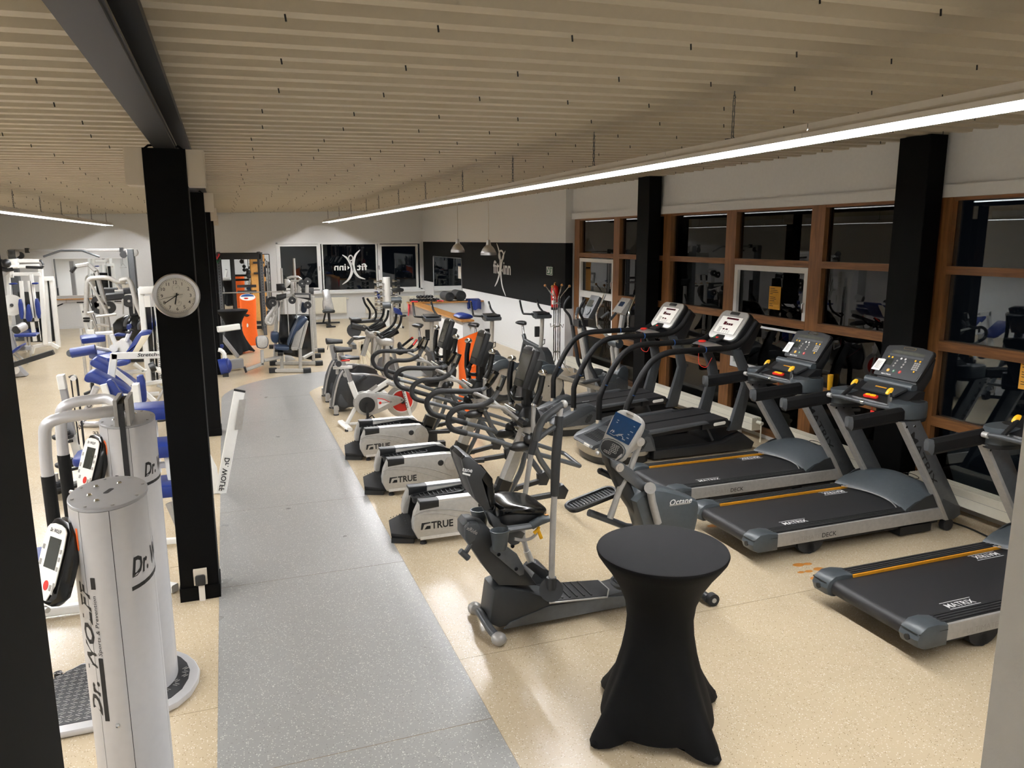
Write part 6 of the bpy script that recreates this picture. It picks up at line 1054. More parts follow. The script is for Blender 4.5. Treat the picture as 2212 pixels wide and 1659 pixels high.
# ================================================================ FAR CENTRE: BENCH, DUMBBELL TOWER, ETC
x, y = 3.12, 26.0; t = thing('adjustable_bench', (x, y, 0), 'silver padded adjustable bench set upright in front of the far radiator', 'bench')
bk = [(2.967,26.3,1.177),(3.1,26.3,1.216),(3.231,26.3,1.199),(3.256,26.3,1.016),(3.329,26.3,0.677),(3.346,26.3,0.563),(3.259,26.3,0.467),(3.065,26.3,0.466),(3,26.3,0.547),(2.991,26.3,0.772),(3.038,26.3,0.938)]
part('back_pad', B().slab(smooth_poly(bk, 1), (0, 1, 0), .09, .025), 'bright', t, 40); part('pad_edge', B().slab(smooth_poly([VV(p) + (VV(p) - VV((x, 26.3, .95))) * .05 + VV((0, .04, 0)) for p in bk], 1), (0, 1, 0), .06, .02), 'blk', t, 40)
part('seat_pad', B().slab(rrect((x + .02, 26.0, .50), (1, 0, 0), (0, 1, 0), .40, .32, .1), (0, 0, 1), .10, .03), 'blk', t, 40); part('base_rail', B().beam((x, 25.6, .05), (x, 26.7, .07), .08, .06).beam((x - .55, 26.65, .05), (x + .45, 26.65, .05), .07, .06).beam((x - .13, 25.6, .03), (x + .17, 25.6, .03), .08, .05), 'blk', t, 30); part('upright_post', B().beam((x + .04, 26.1, .08), (x + .02, 26.05, .46), .07, .08).beam((x - .12, 26.5, .08), (x - .02, 26.3, .55), .04, .05), 'blk', t, 30)
x, y = 5.01,25.50; t = thing('dumbbell_tower', (x, y, 0), 'white dumbbell tower stacked with chrome dumbbells below the far window', 'dumbbell rack')
part('column', B().cyl((x, y, 0), (x, y, 1.62), .12, 20), 'white', t); part('base', B().lathe([(.35, 0), (.35, .03), (.14, .06)], (x, y, 0), 20), 'white', t)
for s in (-1, 1):
    for k in range(6):
        z = .42 + k * .205
        part('cradle', B().beam((x + s * .10, y - .06, z - .04), (x + s * .36, y - .06, z - .02), .16, .015), 'chrome', t, 0)
for s in (-1, 1):
    for k in range(6):
        w = .05 + .008 * (5 - k); z = .42 + k * .205 - .04 + w; cx_ = x + s * (.30); d = thing('chrome_dumbbell', (cx_, y - .06, z - .02), 'chrome dumbbell on the %s side of the white tower, %s level from the top' % ('left' if s < 0 else 'right', ('lowest', 'fifth', 'fourth', 'third', 'second', 'top')[k]), 'dumbbell', 'chrome dumbbells on the white tower')
        b1 = B().cyl((cx_ - .13, y - .06, z + .03), (cx_ - .05, y - .06, z + .03), w, 14); part('head', b1, 'chrome', d); part('head', B().cyl((cx_ + .05, y - .06, z + .03), (cx_ + .13, y - .06, z + .03), w, 14), 'chrome' if s < 0 else 'rub', d); part('handle', B().cyl((cx_ - .05, y - .06, z + .03), (cx_ + .05, y - .06, z + .03), .018, 8), 'chrome', d)
# blue and white curl bench in front of it
y = 24.6; t = thing('curl_machine', (5.35, y, 0), 'white training bench with blue seat and black pad before the far radiator', 'weight machine')
part('back_pad', B().slab(smooth_poly([(5.003,24.6,1.312),(5.37,24.6,1.314),(5.401,24.6,1.189),(5.193,24.6,1.166),(4.993,24.6,1.191)], 1), (0, 1, 0), .08, .02), 'blk', t); part('pad_post', B().beam((5.2,24.6,1.194), (5.191,24.6,0.605), .04, .04), 'steel', t, 0); part('seat', B().slab([(4.986,24.5,0.705),(5.17,24.5,0.642),(5.267,24.5,0.511),(5.265,24.5,0.446),(5.065,24.5,0.476),(4.983,24.5,0.62)], (0, 1, 0), .36, .03), 'blue', t); part('frame', B().beam((5.232,24.6,0.546), (5.261,24.6,0.059), .06, .06).beam((5.016,24.6,0.554), (5.247,24.6,0.56), .06, .05), 'white', t, 30); part('foot', B().beam((5.005,24.2,0.125), (5.246,24.2,0.067), .06, .05), 'white', t, 0); part('foot_cap', B().beam((5.203,24.2,0.08), (5.269,24.2,0.066), .07, .06), 'blk', t, 0); part('arm_pad', B().slab([(5.228,24.6,0.404),(5.431,24.6,0.425),(5.416,24.6,0.383),(5.27,24.6,0.374)], (0, 1, 0), .25, .01), 'blk', t)
y = 26.6; t = thing('slant_bench', (4.3, y, 0), 'white frame with tilted blue pad left of the dumbbell tower', 'bench'); part('pad', B().slab([(4.787,26.6,1.063),(4.88,26.6,1.091),(4.973,26.6,0.961),(4.977,26.6,0.824),(4.916,26.6,0.826)], (0, 1, 0), .35, .02), 'blue', t); part('frame', B().beam((4.832,26.6,1.025), (5.04,26.6,0.411), .05, .06).tube([(4.642,26.3,0.209),(4.769,26.3,0.385),(4.951,26.3,0.409)], .03, 8), 'white', t); part('foot', B().beam((5.040, 26.3, .04), (5.040, 26.9, .04), .06, .06).beam((5.040, 26.6, .05), (5.041,26.6,0.442), .05, .05), 'white', t, 0)
# roller bar with two grey pads
y = 19.2; t = thing('roller_bar', (4.05, y, 0), 'back trainer with two grey roller pads on a chrome bar behind the ergometers', 'weight machine'); A_, B_ = VV((3.742,19.2,1.218)), VV((4.097,19.6,1.307))
part('roller', B().cyl(A_ + VV((-.09, -.0, 0)), A_ + VV((.12, -.04, 0)), .085, 16), 'charb', t); part('roller', B().cyl(B_ + VV((-.14, 0, 0)), B_ + VV((.12, -.04, 0)), .085, 16), 'charb', t); part('roller_end', B().cyl(A_ + VV((.12, -.04, 0)), A_ + VV((.13, -.042, 0)), .065, 14), 'chrome', t); part('roller_end', B().cyl(B_ + VV((.12, -.04, 0)), B_ + VV((.13, -.042, 0)), .065, 14), 'chrome', t); part('bar', B().cyl(A_, B_, .025, 10), 'chrome', t); part('post', B().tube([(A_ + B_) / 2, ((A_ + B_) / 2).xy.to_3d() + VV((0, .1, .05))], .05, 10), 'silver', t); part('foot', B().bx((A_.x + B_.x) / 2 - .3, (A_.x + B_.x) / 2 + .3, 19.2, 19.6, 0, .06), 'silver', t, 0)
# black rowing / lever trainer
y = 19.6; t = thing('lever_trainer', (3.2, y, 0), 'black lever trainer with two tall curved handles and flat pads behind the ergometers', 'weight machine')
for l_ in ([(3.27,19.8,1.391),(3.31,19.8,1.23),(3.437,19.8,1.048),(3.423,19.8,0.869),(3.397,19.8,0.8)], [(3.304,19.4,1.389),(3.422,19.4,1.212),(3.525,19.4,1.061),(3.512,19.4,0.88),(3.408,19.4,0.834)]): part('lever_handle', B().tube(l_, .028, 9, .08), 'grip', t)
part('seat_pad', B().slab([(2.89,19.6,0.896),(3.127,19.6,0.894),(3.171,19.6,0.847),(3.124,19.6,0.807),(2.888,19.6,0.835)], (0, 1, 0), .4, .02), 'blk', t); part('beam', B().beam((2.897,19.6,0.782), (3.719,19.6,0.807), .10, .09, c=.02).beam((2.871,19.3,0.734), (3.381,19.3,0.589), .16, .14, c=.03), 'blk', t, 30); part('drum', B().cyl((2.933,19.3,0.608), (2.963,19.5,0.585), .18, 20), 'blk', t); part('stay', B().beam((3.097,19.5,0.545), (2.792,19.5,0.239), .06, .08).beam((3.433,19.5,0.392), (3.22,19.5,0.195), .06, .08), 'steeld', t, 30); part('foot', B().bx(3.007, 3.118, 20.2, 20.9, 0, .12), 'steeld', t, 0)

# ================================================================ THE TWO SILVER TRAINING COLUMNS
def column_trainer(cx, cy, num, label, hd, CZ=1.55):
    t = thing('training_column', (cx, cy, 0), label, 'training machine'); n = 48; H = 1.77; ax, ay = .153, .235
    def el(a, k=1.): return (cx + ax * k * math.cos(a), cy + ay * k * math.sin(a))
    cuts = [math.radians(v) for v in (-101, -58, 20, 120, 200, 236, 259)]     # panel joints
    cuts = [math.radians(v) for v in (-124, -79, -8, 60, 130, 195, 236)]
    for i in range(len(cuts) - 1):
        a0, a1 = cuts[i] + .008, cuts[i + 1] - .008; m = 14; o = [el(a0 + (a1 - a0) * k / m) for k in range(m + 1)]; q = [el(a0 + (a1 - a0) * k / m, .97) for k in range(m + 1)]
        part('side_panel', B().loft([[(x, y, z) for x, y in o + q[::-1]] for z in (.06, H)]), 'silverw', t, 40)
    part('core', B().lathe([(.955, .05), (.955, H - .002)], (cx, cy, 0), n, ax, ay), 'ink', t, 0)
    tp = part('top_plate', B().lathe([(.99, H), (1.005, H + .003), (1.0, H + .012), (.985, H + .014)], (cx, cy, 0), n, ax, ay), 'steelp', t, 30)
    for a in range(8): x, y = el(a * PI / 4 + .3, .88); part('plate_screw', B().cyl((x, y, H + .013), (x, y, H + .018), .007, 8), 'steel', tp)
    for dx, dy in ((-.06, .10), (.03, .12), (-.07, -.02), (-.03, -.11)): part('plate_bolt', B().ball((cx + dx, cy + dy, H + .014), .012, 8, (1, 1, .6)), 'chrome', tp)
    if not hd: part('slot', B().slab(rrect((cx + .0, cy + .01, H + .0142), (.3, 1, 0), (1, -.3, 0), .07, .022, .01), (0, 0, 1), .001), 'ink', tp, 0)
    for z in (.52, .82):
        x, y = el(math.radians(-98)); part('side_screw', B().ball((x, y, z), .011, 8), 'chrome', t)
    # lettering on the curved side
    def curved(txt, a_mid, z0, size, m, bold=0., shear=0., width=None, up=False):
        e = VV((cx + ax * 1.012 * math.cos(a_mid), cy + ay * 1.012 * math.sin(a_mid), 0)); tg = VV((-ax * math.sin(a_mid), ay * math.cos(a_mid), 0)).normalized()
        if up: o = write('lettering', txt, e + VV((0, 0, z0)), (0, 0, 1), -tg, size, m, t, bold, shear, width=width)
        else: o = write('lettering', txt, e + VV((0, 0, z0)), tg, (0, 0, 1), size, m, t, bold, shear, width=width)
        org = VV(t.location)
        for v in o.data.vertices:
            p = v.co + org - VV((cx, cy, 0)); s = (p.xy - (e.xy - VV((cx, cy)))).dot(tg.xy); am = a_mid
            for _ in range(12): am += s / 12 / math.hypot(ax * math.sin(am), ay * math.cos(am))
            v.co = VV((cx + ax * 1.006 * math.cos(am), cy + ay * 1.006 * math.sin(am), p.z)) - org
        return o
    curved(num, math.radians(-152), 1.60, .095, 'inko', .012, 0, .078)
    curved('Dr. WOLFF', math.radians(-121), .86, .066, 'ink', .03, .2, .60, True); curved('Sports & Prevention', math.radians(-110), 1.14, .017, 'ink', .0, .1, .27, True)
    for am, z0, z1 in ((-113, .84, 1.13), (-112, 1.44, 1.49)): a = math.radians(am); x, y = el(a, 1.006); part('letter_bar', B().beam((x, y, z0), (x, y, z1), .018, .003, (math.cos(a), math.sin(a), 0)), 'ink', t, 0)
    curved('Dr. WOLFF', math.radians(-56), 1.46, .08, 'ink', .03, .25, .42)
    b = B()
    for k in range(8): a = math.radians(-58 + 11 * k); a2 = math.radians(-58 + 11 * (k + 1)); p, q_ = el(a, 1.006), el(a2, 1.006); b.add([(*p, 1.40), (*q_, 1.40), (*q_, 1.418), (*p, 1.418)], [(0, 1, 2, 3)])
    part('letter_bar', b, 'ink', t, 0)
    # control panel on the left
    px_, py_ = cx - ax - .055, cy - .09
    nz = VV((-.74, -.58, .34)).normalized(); ux = VV((.62, -.78, 0)).normalized(); ux = (ux - nz * ux.dot(nz)).normalized(); uy = nz.cross(ux); uy = uy if uy.z > 0 else -uy; c0 = VV((px_, py_ - .05, CZ))
    def P_(u, v, d=0.): return c0 + (ux * u + uy * v) * .78 + nz * d
    pan = part('control_panel', B().slab(smooth_poly([P_(-.11, -.22, -.03), P_(.11, -.22, -.03), P_(.12, 0, -.03), P_(.10, .22, -.03), P_(-.07, .24, -.03), P_(-.12, .16, -.03)], 1), nz, .07, .02), 'blkg', t, 40)
    part('panel_face', B().slab(smooth_poly([P_(-.095, -.19, .012), P_(.095, -.19, .012), P_(.10, .16, .012), P_(.06, .20, .012), P_(-.06, .20, .012), P_(-.10, .16, .012)], 1), nz, .004), 'paper', pan, 0)
    part('panel_screen', B().add([P_(-.045, -.03, .0145), P_(.065, -.03, .0145), P_(.065, .13, .0145), P_(-.045, .13, .0145)], [(0, 1, 2, 3)]), 'lcdd', pan, 0); part('stop_key', B().slab([P_(.02 + .022 * math.cos(a), -.115 + .026 * math.sin(a), .0145) for a in [2 * PI * k / 16 for k in range(16)]], nz, .003), 'red', pan, 0)
    b = B()
    for u, v, w, h in ((-.08, .07, .018, .025), (-.08, -.01, .018, .03), (-.08, -.06, .02, .025), (-.055, -.10, .02, .025), (.08, .07, .016, .022), (.08, .03, .016, .022), (.08, -.02, .016, .022), (.06, -.12, .018, .03), (.085, -.12, .014, .06)): b.slab([P_(u - w / 2, v - h / 2, .0145), P_(u + w / 2, v - h / 2, .0145), P_(u + w / 2, v + h / 2, .0145), P_(u - w / 2, v + h / 2, .0145)], nz, .002)
    part('panel_keys', b, 'inkg', pan, 0, kind='stuff'); write('lettering', 'Dr. WOLFF', P_(-.055, .155, .015), ux, uy, .015, 'ink', pan, .02, .15, width=.08)
    part('chin_bar', B().tube([P_(-.11, -.225, .02), P_(.10, -.225, .02)], .012, 8), 'silver', pan)
    # base
    part('base_plate', B().slab(smooth_poly([(cx - .65, cy - .44, .03), (cx + .02, cy - .44, .03), (cx + .22, cy - .32, .03), (cx + .30, cy - .05, .03), (cx + .24, cy + .18, .03), (cx + .10, cy + .34, .03), (cx - .65, cy + .36, .03)], 1), (0, 0, 1), .045, .014), 'silverw', t, 40)
    tr = part('tread_plate', B().slab(smooth_poly([(cx - .64, cy - .37, .05), (cx + .0, cy - .37, .05), (cx + .17, cy - .27, .05), (cx + .235, cy - .05, .05), (cx + .19, cy + .15, .05), (cx + .07, cy + .30, .05), (cx - .64, cy + .33, .05)], 1), (0, 0, 1), .012), 'tread', t, 0)
    b = B()
    for i in range(18):
        for j in range(15):
            x, y = cx - .62 + i * .048, cy - .34 + j * .046
            if x > cx + .02 and math.hypot(x - cx + .0, y - cy + .03) > .21 or y > cy + .30: continue
            if math.hypot((x - cx) / ax, (y - cy) / ay) < 1.05: continue
            s = 1 if (i + j) % 2 else -1
            for d in (-.006, .006): b.beam((x - .013 + d * s, y - .009 * s - d, .0565), (x + .013 + d * s, y + .009 * s - d, .0565), .005, .003)
    part('tread_bar', b, 'steel', tr, 0, kind='stuff')
    for dx, dy in ((.03, -.40), (.25, -.05), (-.6, -.4), (-.6, .32)): part('level_foot', B().cyl((cx + dx, cy + dy, 0), (cx + dx, cy + dy, .03), .025, 10), 'rub', t)
    if hd:
        z = H + .05; e = VV((cx - .03, cy - .03, H + .10))
        fk = B()
        for d in (-.045, 0, .045): fk.bx(cx + .02 + d - .006, cx + .02 + d + .006, cy - .22, cy - .02, H + .014, H + .16)
        part('yoke', B().bx(cx - .04, cx - .02, cy - .23, cy + .02, H + .014, H + .17).bx(cx + .02, cx + .04, cy - .23, cy + .02, H + .014, H + .17), 'steel', t, 0); part('belt', B().bx(cx - .015, cx + .015, cy - .245, cy - .235, .08, H + .15).bx(cx - .015, cx + .015, cy - .24, cy + .02, H + .13, H + .15), 'rub', t, 0)
        for s, yy in ((-1, cy - .26), (1, cy + .20)):
            pts = [(cx - .02, cy - .12 + s * .05, H + .10), (cx - .12, yy, H + .11), (cx - .30, yy - s * 0, H + .10), (cx - .385, yy, H + .07), (cx - .40, yy, H - .10), (cx - .40, yy, H - .95)]
            part('lever_arm', B().tube(pts[:5] + [(cx - .40, yy, H - .25)], .033, 10, .10), 'silverw', t, 60); part('lever_grip', B().tube([(cx - .40, yy, H - .23), (cx - .395, yy, H - .80)], .036, 10), 'grip', t)
    return t
M['silverw'] = mat('silver_white_paint', '#c4c3c4', .32, .25, var=.02); M['steelp'] = mat('grey_plate_paint', '#a3a3a4', .4, .2, var=.02)
column_trainer(-.537, 3.56, '11', 'silver oval training column numbered 11 in the left foreground', False)
column_trainer(-.62, 5.07, '10', 'silver oval training column numbered 10 with two curved lever arms on top', True)

# ================================================================ WEIGHT MACHINES ON THE LEFT
def bars(name, m, t, L_, w, h, c=.008, up=(0, 0, 1)):
    w, h = w * .72, h * .72
    for p, q in L_: part(name, B().beam(p, q, w, h, up, c), m, t, 30)
def pad(name, pts, wd, m, t, y=None, th=.03): return part(name, B().slab(smooth_poly(pts, 1), (0, 1, 0), wd, th), m, t, 40)
# tilted white beam with lettering by the walkway
t = thing('stretch_trainer', (-.5, 9.0, 0), 'white slanted steel beam with black lettering leaning up beside the grey walkway', 'training machine')
bp = part('slanted_beam', B().beam((-.22, 9.0, 0), (.06, 9.12, 1.15), .12, .05, (0, 1, 0), .008), 'white', t, 30); part('beam_cap', B().beam((.058, 9.12, 1.143), (.064, 9.122, 1.165), .125, .055, (0, 1, 0)), 'blk', t, 0)
write('lettering', 'Dr. WOLFF', (-.095, 9.005, .40), (.236, .1, .97), (-.97, 0, .236), .055, 'ink', bp, .02, 0, .34); part('clear_sleeve', B().slab([(-.02, 9.03, .72), (.055, 9.03, .72), (.125, 9.06, 1.06), (.05, 9.06, 1.06)], (0, 1, 0), .004), 'inkg', t, 0)
part('foot_gusset', B().slab([(-.40, 9.02, .0), (-.22, 9.02, .0), (-.24, 9.02, .30), (-.32, 9.02, .52), (-.40, 9.02, .5)], (0, 1, 0), .05), 'white', t, 0); part('floor_bar', B().beam((-1.3, 9.1, .04), (-.25, 9.1, .04), .08, .07), 'white', t, 0)
# blue benches behind the columns
t = thing('back_trainer', (-1.1, 7.4, 0), 'white framed trainer with two stacked dark blue pads, half hidden by column 10', 'training machine')
for px0, px1, z, lab in (((340, 1010), (375, 955), 0, 0),): pass
for zz, y in ((.95, 7.6), (.60, 7.5), (1.22, 8.0)): part('blue_pad', B().slab(rrect((-.72, y, zz), (1, 0, 0), (0, 1, 0), .55, .40, .08), (0, 0, 1), .12, .03), 'blue', t, 40)
bars('frame_bar', 'white', t, [((-.55, 7.5, .05), (-.62, 7.5, .9)), ((-.95, 7.6, .05), (-.95, 7.6, .9)), ((-1.2, 7.6, .05), (-.45, 7.5, .05)), ((-.75, 8.0, .6), (-.75, 8.0, 1.16)), ((-.95, 7.6, .78), (-.5, 7.6, .78))], .06, .08); part('strut', B().beam((-.62, 7.3, .50), (-.50, 7.25, .12), .05, .05), 'steel', t, 0)
# foreground bench pad and white base at far left
t = thing('low_trainer', (-1.6, 6.2, 0), 'white floor frame with a blue seat pad behind the left black pillar', 'training machine')
part('blue_pad', B().slab(rrect((-1.72, 6.25, .48), (1, 0, 0), (0, 1, 0), .85, .46, .06), (0, 0, 1), .11, .03), 'blue', t, 40); bars('floor_bar', 'white', t, [((-2.4, 6.38, .05), (-.95, 6.32, .05)), ((-1.9, 6.38, .05), (-1.9, 7.4, .05)), ((-1.55, 6.36, .05), (-1.55, 6.3, .42)), ((-.75, 6.62, .04), (-.56, 6.45, .04))], .10, .09); part('blue_piping', B().tube([(-2.2, 6.02, .43), (-1.3, 6.02, .43)], .006, 5), 'blue', t)
# weight plate tower machine
t = thing('plate_loaded_trainer', (-1.95, 9.9, 0), 'white and grey post with black belt and round weight plates on pegs', 'weight machine')
part('grey_post', B().beam((-1.80, 9.9, .62), (-1.84, 9.9, 1.17), .07, .09, (0, 1, 0), .006), 'steelp', t, 30); part('white_head', B().beam((-1.842, 9.9, 1.17), (-1.852, 9.9, 1.33), .075, .12, (0, 1, 0), .008), 'white', t, 30); part('white_foot_post', B().beam((-1.72, 9.9, .04), (-1.80, 9.9, .62), .08, .10, (0, 1, 0), .008), 'white', t, 30)
part('pull_belt', B().tube([(-1.77, 9.88, 1.30), (-1.72, 9.88, 1.32), (-1.69, 9.88, 1.28), (-1.69, 9.88, .45)], .012, 6, .03).tube([(-1.75, 9.88, 1.27), (-1.74, 9.88, .5)], .008, 5), 'rub', t); part('roller', B().cyl((-1.72, 9.84, 1.29), (-1.72, 9.92, 1.29), .03, 12), 'white', t)
bars('white_leg', 'white', t, [((-2.0, 9.7, .06), (-1.55, 10.0, .06)), ((-1.6, 9.7, .06), (-1.55, 9.9, .5))], .12, .09)
for i, (x, y, z, r) in enumerate(((-1.87, 9.75, .66, .10), (-1.87, 9.75, .33, .105), (-1.93, 9.5, .14, .125))):
    d = thing('weight_plate_stack', (x, y, z), 'stack of black round weight plates, %s on its chrome peg' % ('upper', 'middle', 'lowest and largest')[i], 'weight plates', 'weight plate stacks on the grey post machine')
    part('plate', B().lathe([(r, -.04), (r + .01, -.03), (r + .01, -.005), (r, 0)], (x, y, z), 24), 'rub', d, 40); part('plate', B().lathe([(r * .72, 0), (r * .76, .01), (r * .76, .035), (r * .7, .045)], (x, y, z), 24), 'rub', d, 40); part('peg', B().cyl((x, y, z - .06), (x, y, z + .14), .018, 10), 'steel', d)
for p_, q_ in (((-1.80, 9.9, .55), (-1.89, 9.66, .585)), ((-1.74, 9.9, .22), (-1.89, 9.66, .255)), ((-1.70, 9.9, .04), (-1.95, 9.5, .05))): part('plate_arm', B().beam(p_, q_, .05, .03), 'blk', t, 0)
# bench between plate tower and column 10
t = thing('blue_bench', (-1.35, 9.4, 0), 'blue flat bench with white lettered beam beside the weight plate post', 'bench')
part('blue_pad', B().slab(rrect((-1.28, 9.35, .47), (1, 0, 0), (0, 1, 0), .85, .45, .08), (0, 0, 1), .10, .03), 'blue', t, 40); bars('frame_bar', 'white', t, [((-1.45, 10.0, .60), (-.9, 10.0, .60)), ((-1.5, 9.4, .05), (-1.5, 9.4, .42)), ((-1.0, 9.4, .05), (-1.0, 9.4, .42)), ((-1.6, 9.4, .05), (-.9, 9.4, .05))], .07, .09); write('lettering', 'Dr. WOLFF', (-1.28, 9.962, .575), (1, 0, 0), (0, 0, 1), .045, 'ink', t, .015, .15, .28); part('grip', B().tube([(-1.42, 9.15, .33), (-1.15, 9.12, .42)], .03, 8), 'char2', t); part('chain', B().tube(spline([(-1.42, 9.95, .70), (-1.35, 9.94, .66), (-1.25, 9.95, .68), (-1.12, 9.95, .66)]), .012, 5), 'ink', t)
# stretch bench with blue rolls
y = 12.6; t = thing('stretch_bench', (-1.7, y, 0), 'white gantry bench with lettered top beam and sloping blue pads', 'training machine')
g = part('gantry', B().beam((-1.638,12.4,1.184), (-0.963,12.4,1.165), .07, .10, c=.008).beam((-1.604,12.4,1.212), (-1.686,12.4,0.82), .10, .07, (0, 1, 0), .008).beam((-1.685,12.4,0.832), (-1.789,12.4,0.424), .10, .07, (0, 1, 0), .008), 'white', t, 30); write('lettering', 'Stretch-Bay', (-1.298,12.355,1.16), (1, 0, .0), (0, 0, 1), .05, 'ink', g, .015, .2, width=.43)
pad('blue_roll', [(-1.999,12.9,1.04),(-1.952,12.9,1.106),(-1.897,12.9,1.103),(-1.398,12.9,0.714),(-1.422,12.9,0.64),(-1.482,12.9,0.657),(-1.962,12.9,0.989)], .34, 'blue', t); pad('blue_roll', [(-1.981,12.2,0.909),(-1.947,12.2,0.99),(-1.872,12.2,1.026),(-1.803,12.2,0.992),(-1.406,12.2,0.728),(-1.434,12.2,0.645),(-1.707,12.2,0.785),(-1.876,12.2,0.867),(-1.939,12.2,0.865)], .34, 'blue', t)
pad('blue_back', [(-1.641,11.6,0.935),(-1.61,11.6,0.971),(-1.55,11.6,0.973),(-1.499,11.6,0.857),(-1.441,11.6,0.765),(-1.409,11.6,0.56),(-1.43,11.6,0.51),(-1.546,11.6,0.45),(-1.562,11.6,0.521)], .10, 'blue', t, th=.02); part('white_post', B().beam((-1.657,11.5,0.923), (-1.567,11.5,0.467), .08, .07, (0, 1, 0), .008), 'white', t, 30); part('white_post', B().beam((-1.208,11,0.987), (-1.2,11,0.582), .08, .20, (0, 1, 0), .01), 'white', t, 30)
pad('blue_side', [(-1.211,11.2,1.056),(-1.188,11.2,1.072),(-1.112,11.2,1.071),(-1.108,11.2,0.718),(-1.137,11.2,0.701),(-1.151,11.2,0.597),(-1.195,11.2,0.601)], .12, 'blue', t, th=.02); part('grey_leg', B().beam((-1.943,12.8,0.671), (-2.156,12.8,0.191), .09, .14, (0, 1, 0), .02), 'silverw', t, 30); write('lettering', 'Dr. WOLFF', (-2.012,12.7,0.421), (.42, 0, .9), (-.9, 0, .42), .06, 'ink', t, .012, .1, .32)
part('floor_loop', B().tube([(-2.27,13.476,0.05),(-2.275,13.221,0.05),(-2.183,13.06,0.05),(-1.954,13.004,0.05),(-1.905,13.403,0.05)], .045, 8, .1), 'silverw', t, 60); part('strap', B().tube([(-2.001,12.9,0.781),(-2.018,12.9,0.603),(-2.124,12.9,0.555),(-2.146,12.9,0.515),(-2.034,12.9,0.493),(-2.018,12.9,0.533)], .025, 6), 'rub', t); bars('frame_bar', 'white', t, [((-1.697,12,0.565), (-1.776,12,0.323)), ((-1.654,12.6,0.945), (-1.433,12.6,0.713)), ((-1.273,12.6,0.578), (-1.103,12.6,0.384))], .06, .10); bars('chrome_bar', 'silver', t, [((-0.937,12,0.732), (-1.14,12,0.429)), ((-1.04,12,0.779), (-0.927,12,0.705)), ((-1.185,12,0.446), (-1.019,12,0.299))], .05, .05, .01); part('rubber_foot', B().ball((-1.028,12,0.266), .07, 10, (1.3, 1, .5)), 'rub', t)
# leg machine with blue seat and roll
y = 15.4; t = thing('leg_machine', (-1.9, y, 0), 'white leg machine with tilted blue back rest and long blue roll', 'weight machine')
part('blue_roll', B().cyl((-2.646,15.2,0.893), (-2.254,15.2,0.945), .088, 18), 'blue', t, 40); part('roll_end', B().cyl((-2.647,15.15,0.897), (-2.646,15.2,0.893), .065, 14), 'steeld', t); part('roll_arm', B().cyl((-2.252,15.2,0.967), (-2.032,15.4,0.877), .035, 8), 'white', t)
part('seat', B().slab([(-2.422,15.52,0.8),(-2.112,16.003,0.8),(-1.647,14.661,0.8),(-2,14.558,0.8)], (0, 0, 1), .13, .03), 'blue', t, 40); pad('seat_side', [(-1.891,14.6,0.816),(-1.652,14.6,0.816),(-1.646,14.6,0.738),(-1.889,14.6,0.695)], .2, 'blue', t); pad('back_rest', [(-1.85,15.6,0.788),(-1.76,15.6,0.889),(-1.573,15.6,1.182),(-1.49,15.6,1.193),(-1.367,15.6,1.195),(-1.365,15.6,1.135),(-1.445,15.6,1.078),(-1.686,15.6,0.802),(-1.824,15.6,0.771)], .45, 'blue', t)
part('back_plate', B().slab([(-1.51,15.3,1.131),(-1.374,15.3,1.154),(-1.406,15.3,1.089),(-1.588,15.3,0.838),(-1.695,15.3,0.829)], (0, 1, 0), .05, .008), 'cream', t, 30); part('cam', B().cyl((-1.869,15.4,0.928), (-1.882,15.5,0.916), .13, 20).cyl((-1.822,15.6,0.96), (-1.833,15.7,0.948), .12, 20).cyl((-1.983,15.3,0.932), (-2.002,15.45,0.914), .07, 16), 'white', t); bars('frame_bar', 'white', t, [((-2.032,15.6,1.15), (-1.962,15.6,0.892)), ((-1.803,15.6,1.019), (-1.719,15.6,1.211)), ((-1.885,15.2,0.498), (-1.46,15.2,0.501)), ((-1.526,15.4,0.23), (-1.18,15.4,0.268)), ((-1.661,15.2,0.648), (-1.513,15.2,0.505))] + [((-1.75, 15.3, 0), (-1.75, 15.3, .5)), ((-2.1, 15.3, .05), (-1.3, 15.3, .05))], .10, .10, .015); bars('steel_bar', 'steel', t, [((-2.301,14.9,0.802), (-2.346,14.9,0.316))], .09, .05)
part('handle', B().tube([(-1.779,15.4,1.206),(-1.714,15.4,1.195),(-1.683,15.4,1.246),(-1.645,15.4,1.215)], .025, 8), 'blk', t); part('side_arm', B().tube([(-1.384,15.3,0.541),(-1.174,15.3,0.437)], .05, 8), 'white', t); part('arm_knob', B().cyl((-1.411,15.3,0.535), (-1.327,15.3,0.568), .09, 14), 'blk', t)
# white weight stack tower right of it
y = 16.6; t = thing('weight_stack_tower', (-1.5, y, 0), 'white weight stack tower with paper sheets, just left of the clock column', 'weight machine')
tw = [(-1.593,16.6,1.945),(-1.312,16.6,1.954),(-1.272,16.6,0.067),(-1.575,16.6,0.071)]
bars('tower_post', 'white', t, [((-1.574,16.6,1.921), (-1.578,16.6,0.038)), ((-1.328,16.6,1.931), (-1.276,16.6,0.017))], .14, .16, .01, (0, 1, 0)); part('tower_head', B().slab([(-1.597,16.6,1.953),(-1.314,16.6,1.954),(-1.286,16.6,1.819),(-1.59,16.6,1.811)], (0, 1, 0), .3, .02), 'white', t, 30); part('stack_shield', B().slab([(-1.596,16.66,1.553),(-1.319,16.66,1.552),(-1.291,16.66,0.058),(-1.58,16.66,0.069)], (0, 1, 0), .02), 'smoke', t, 0); bars('guide_rod', 'chrome', t, [((-1.405,16.5,1.781), (-1.44,16.5,0.095)), ((-1.34,16.5,1.779), (-1.382,16.5,0.091))], .02, .02, 0)
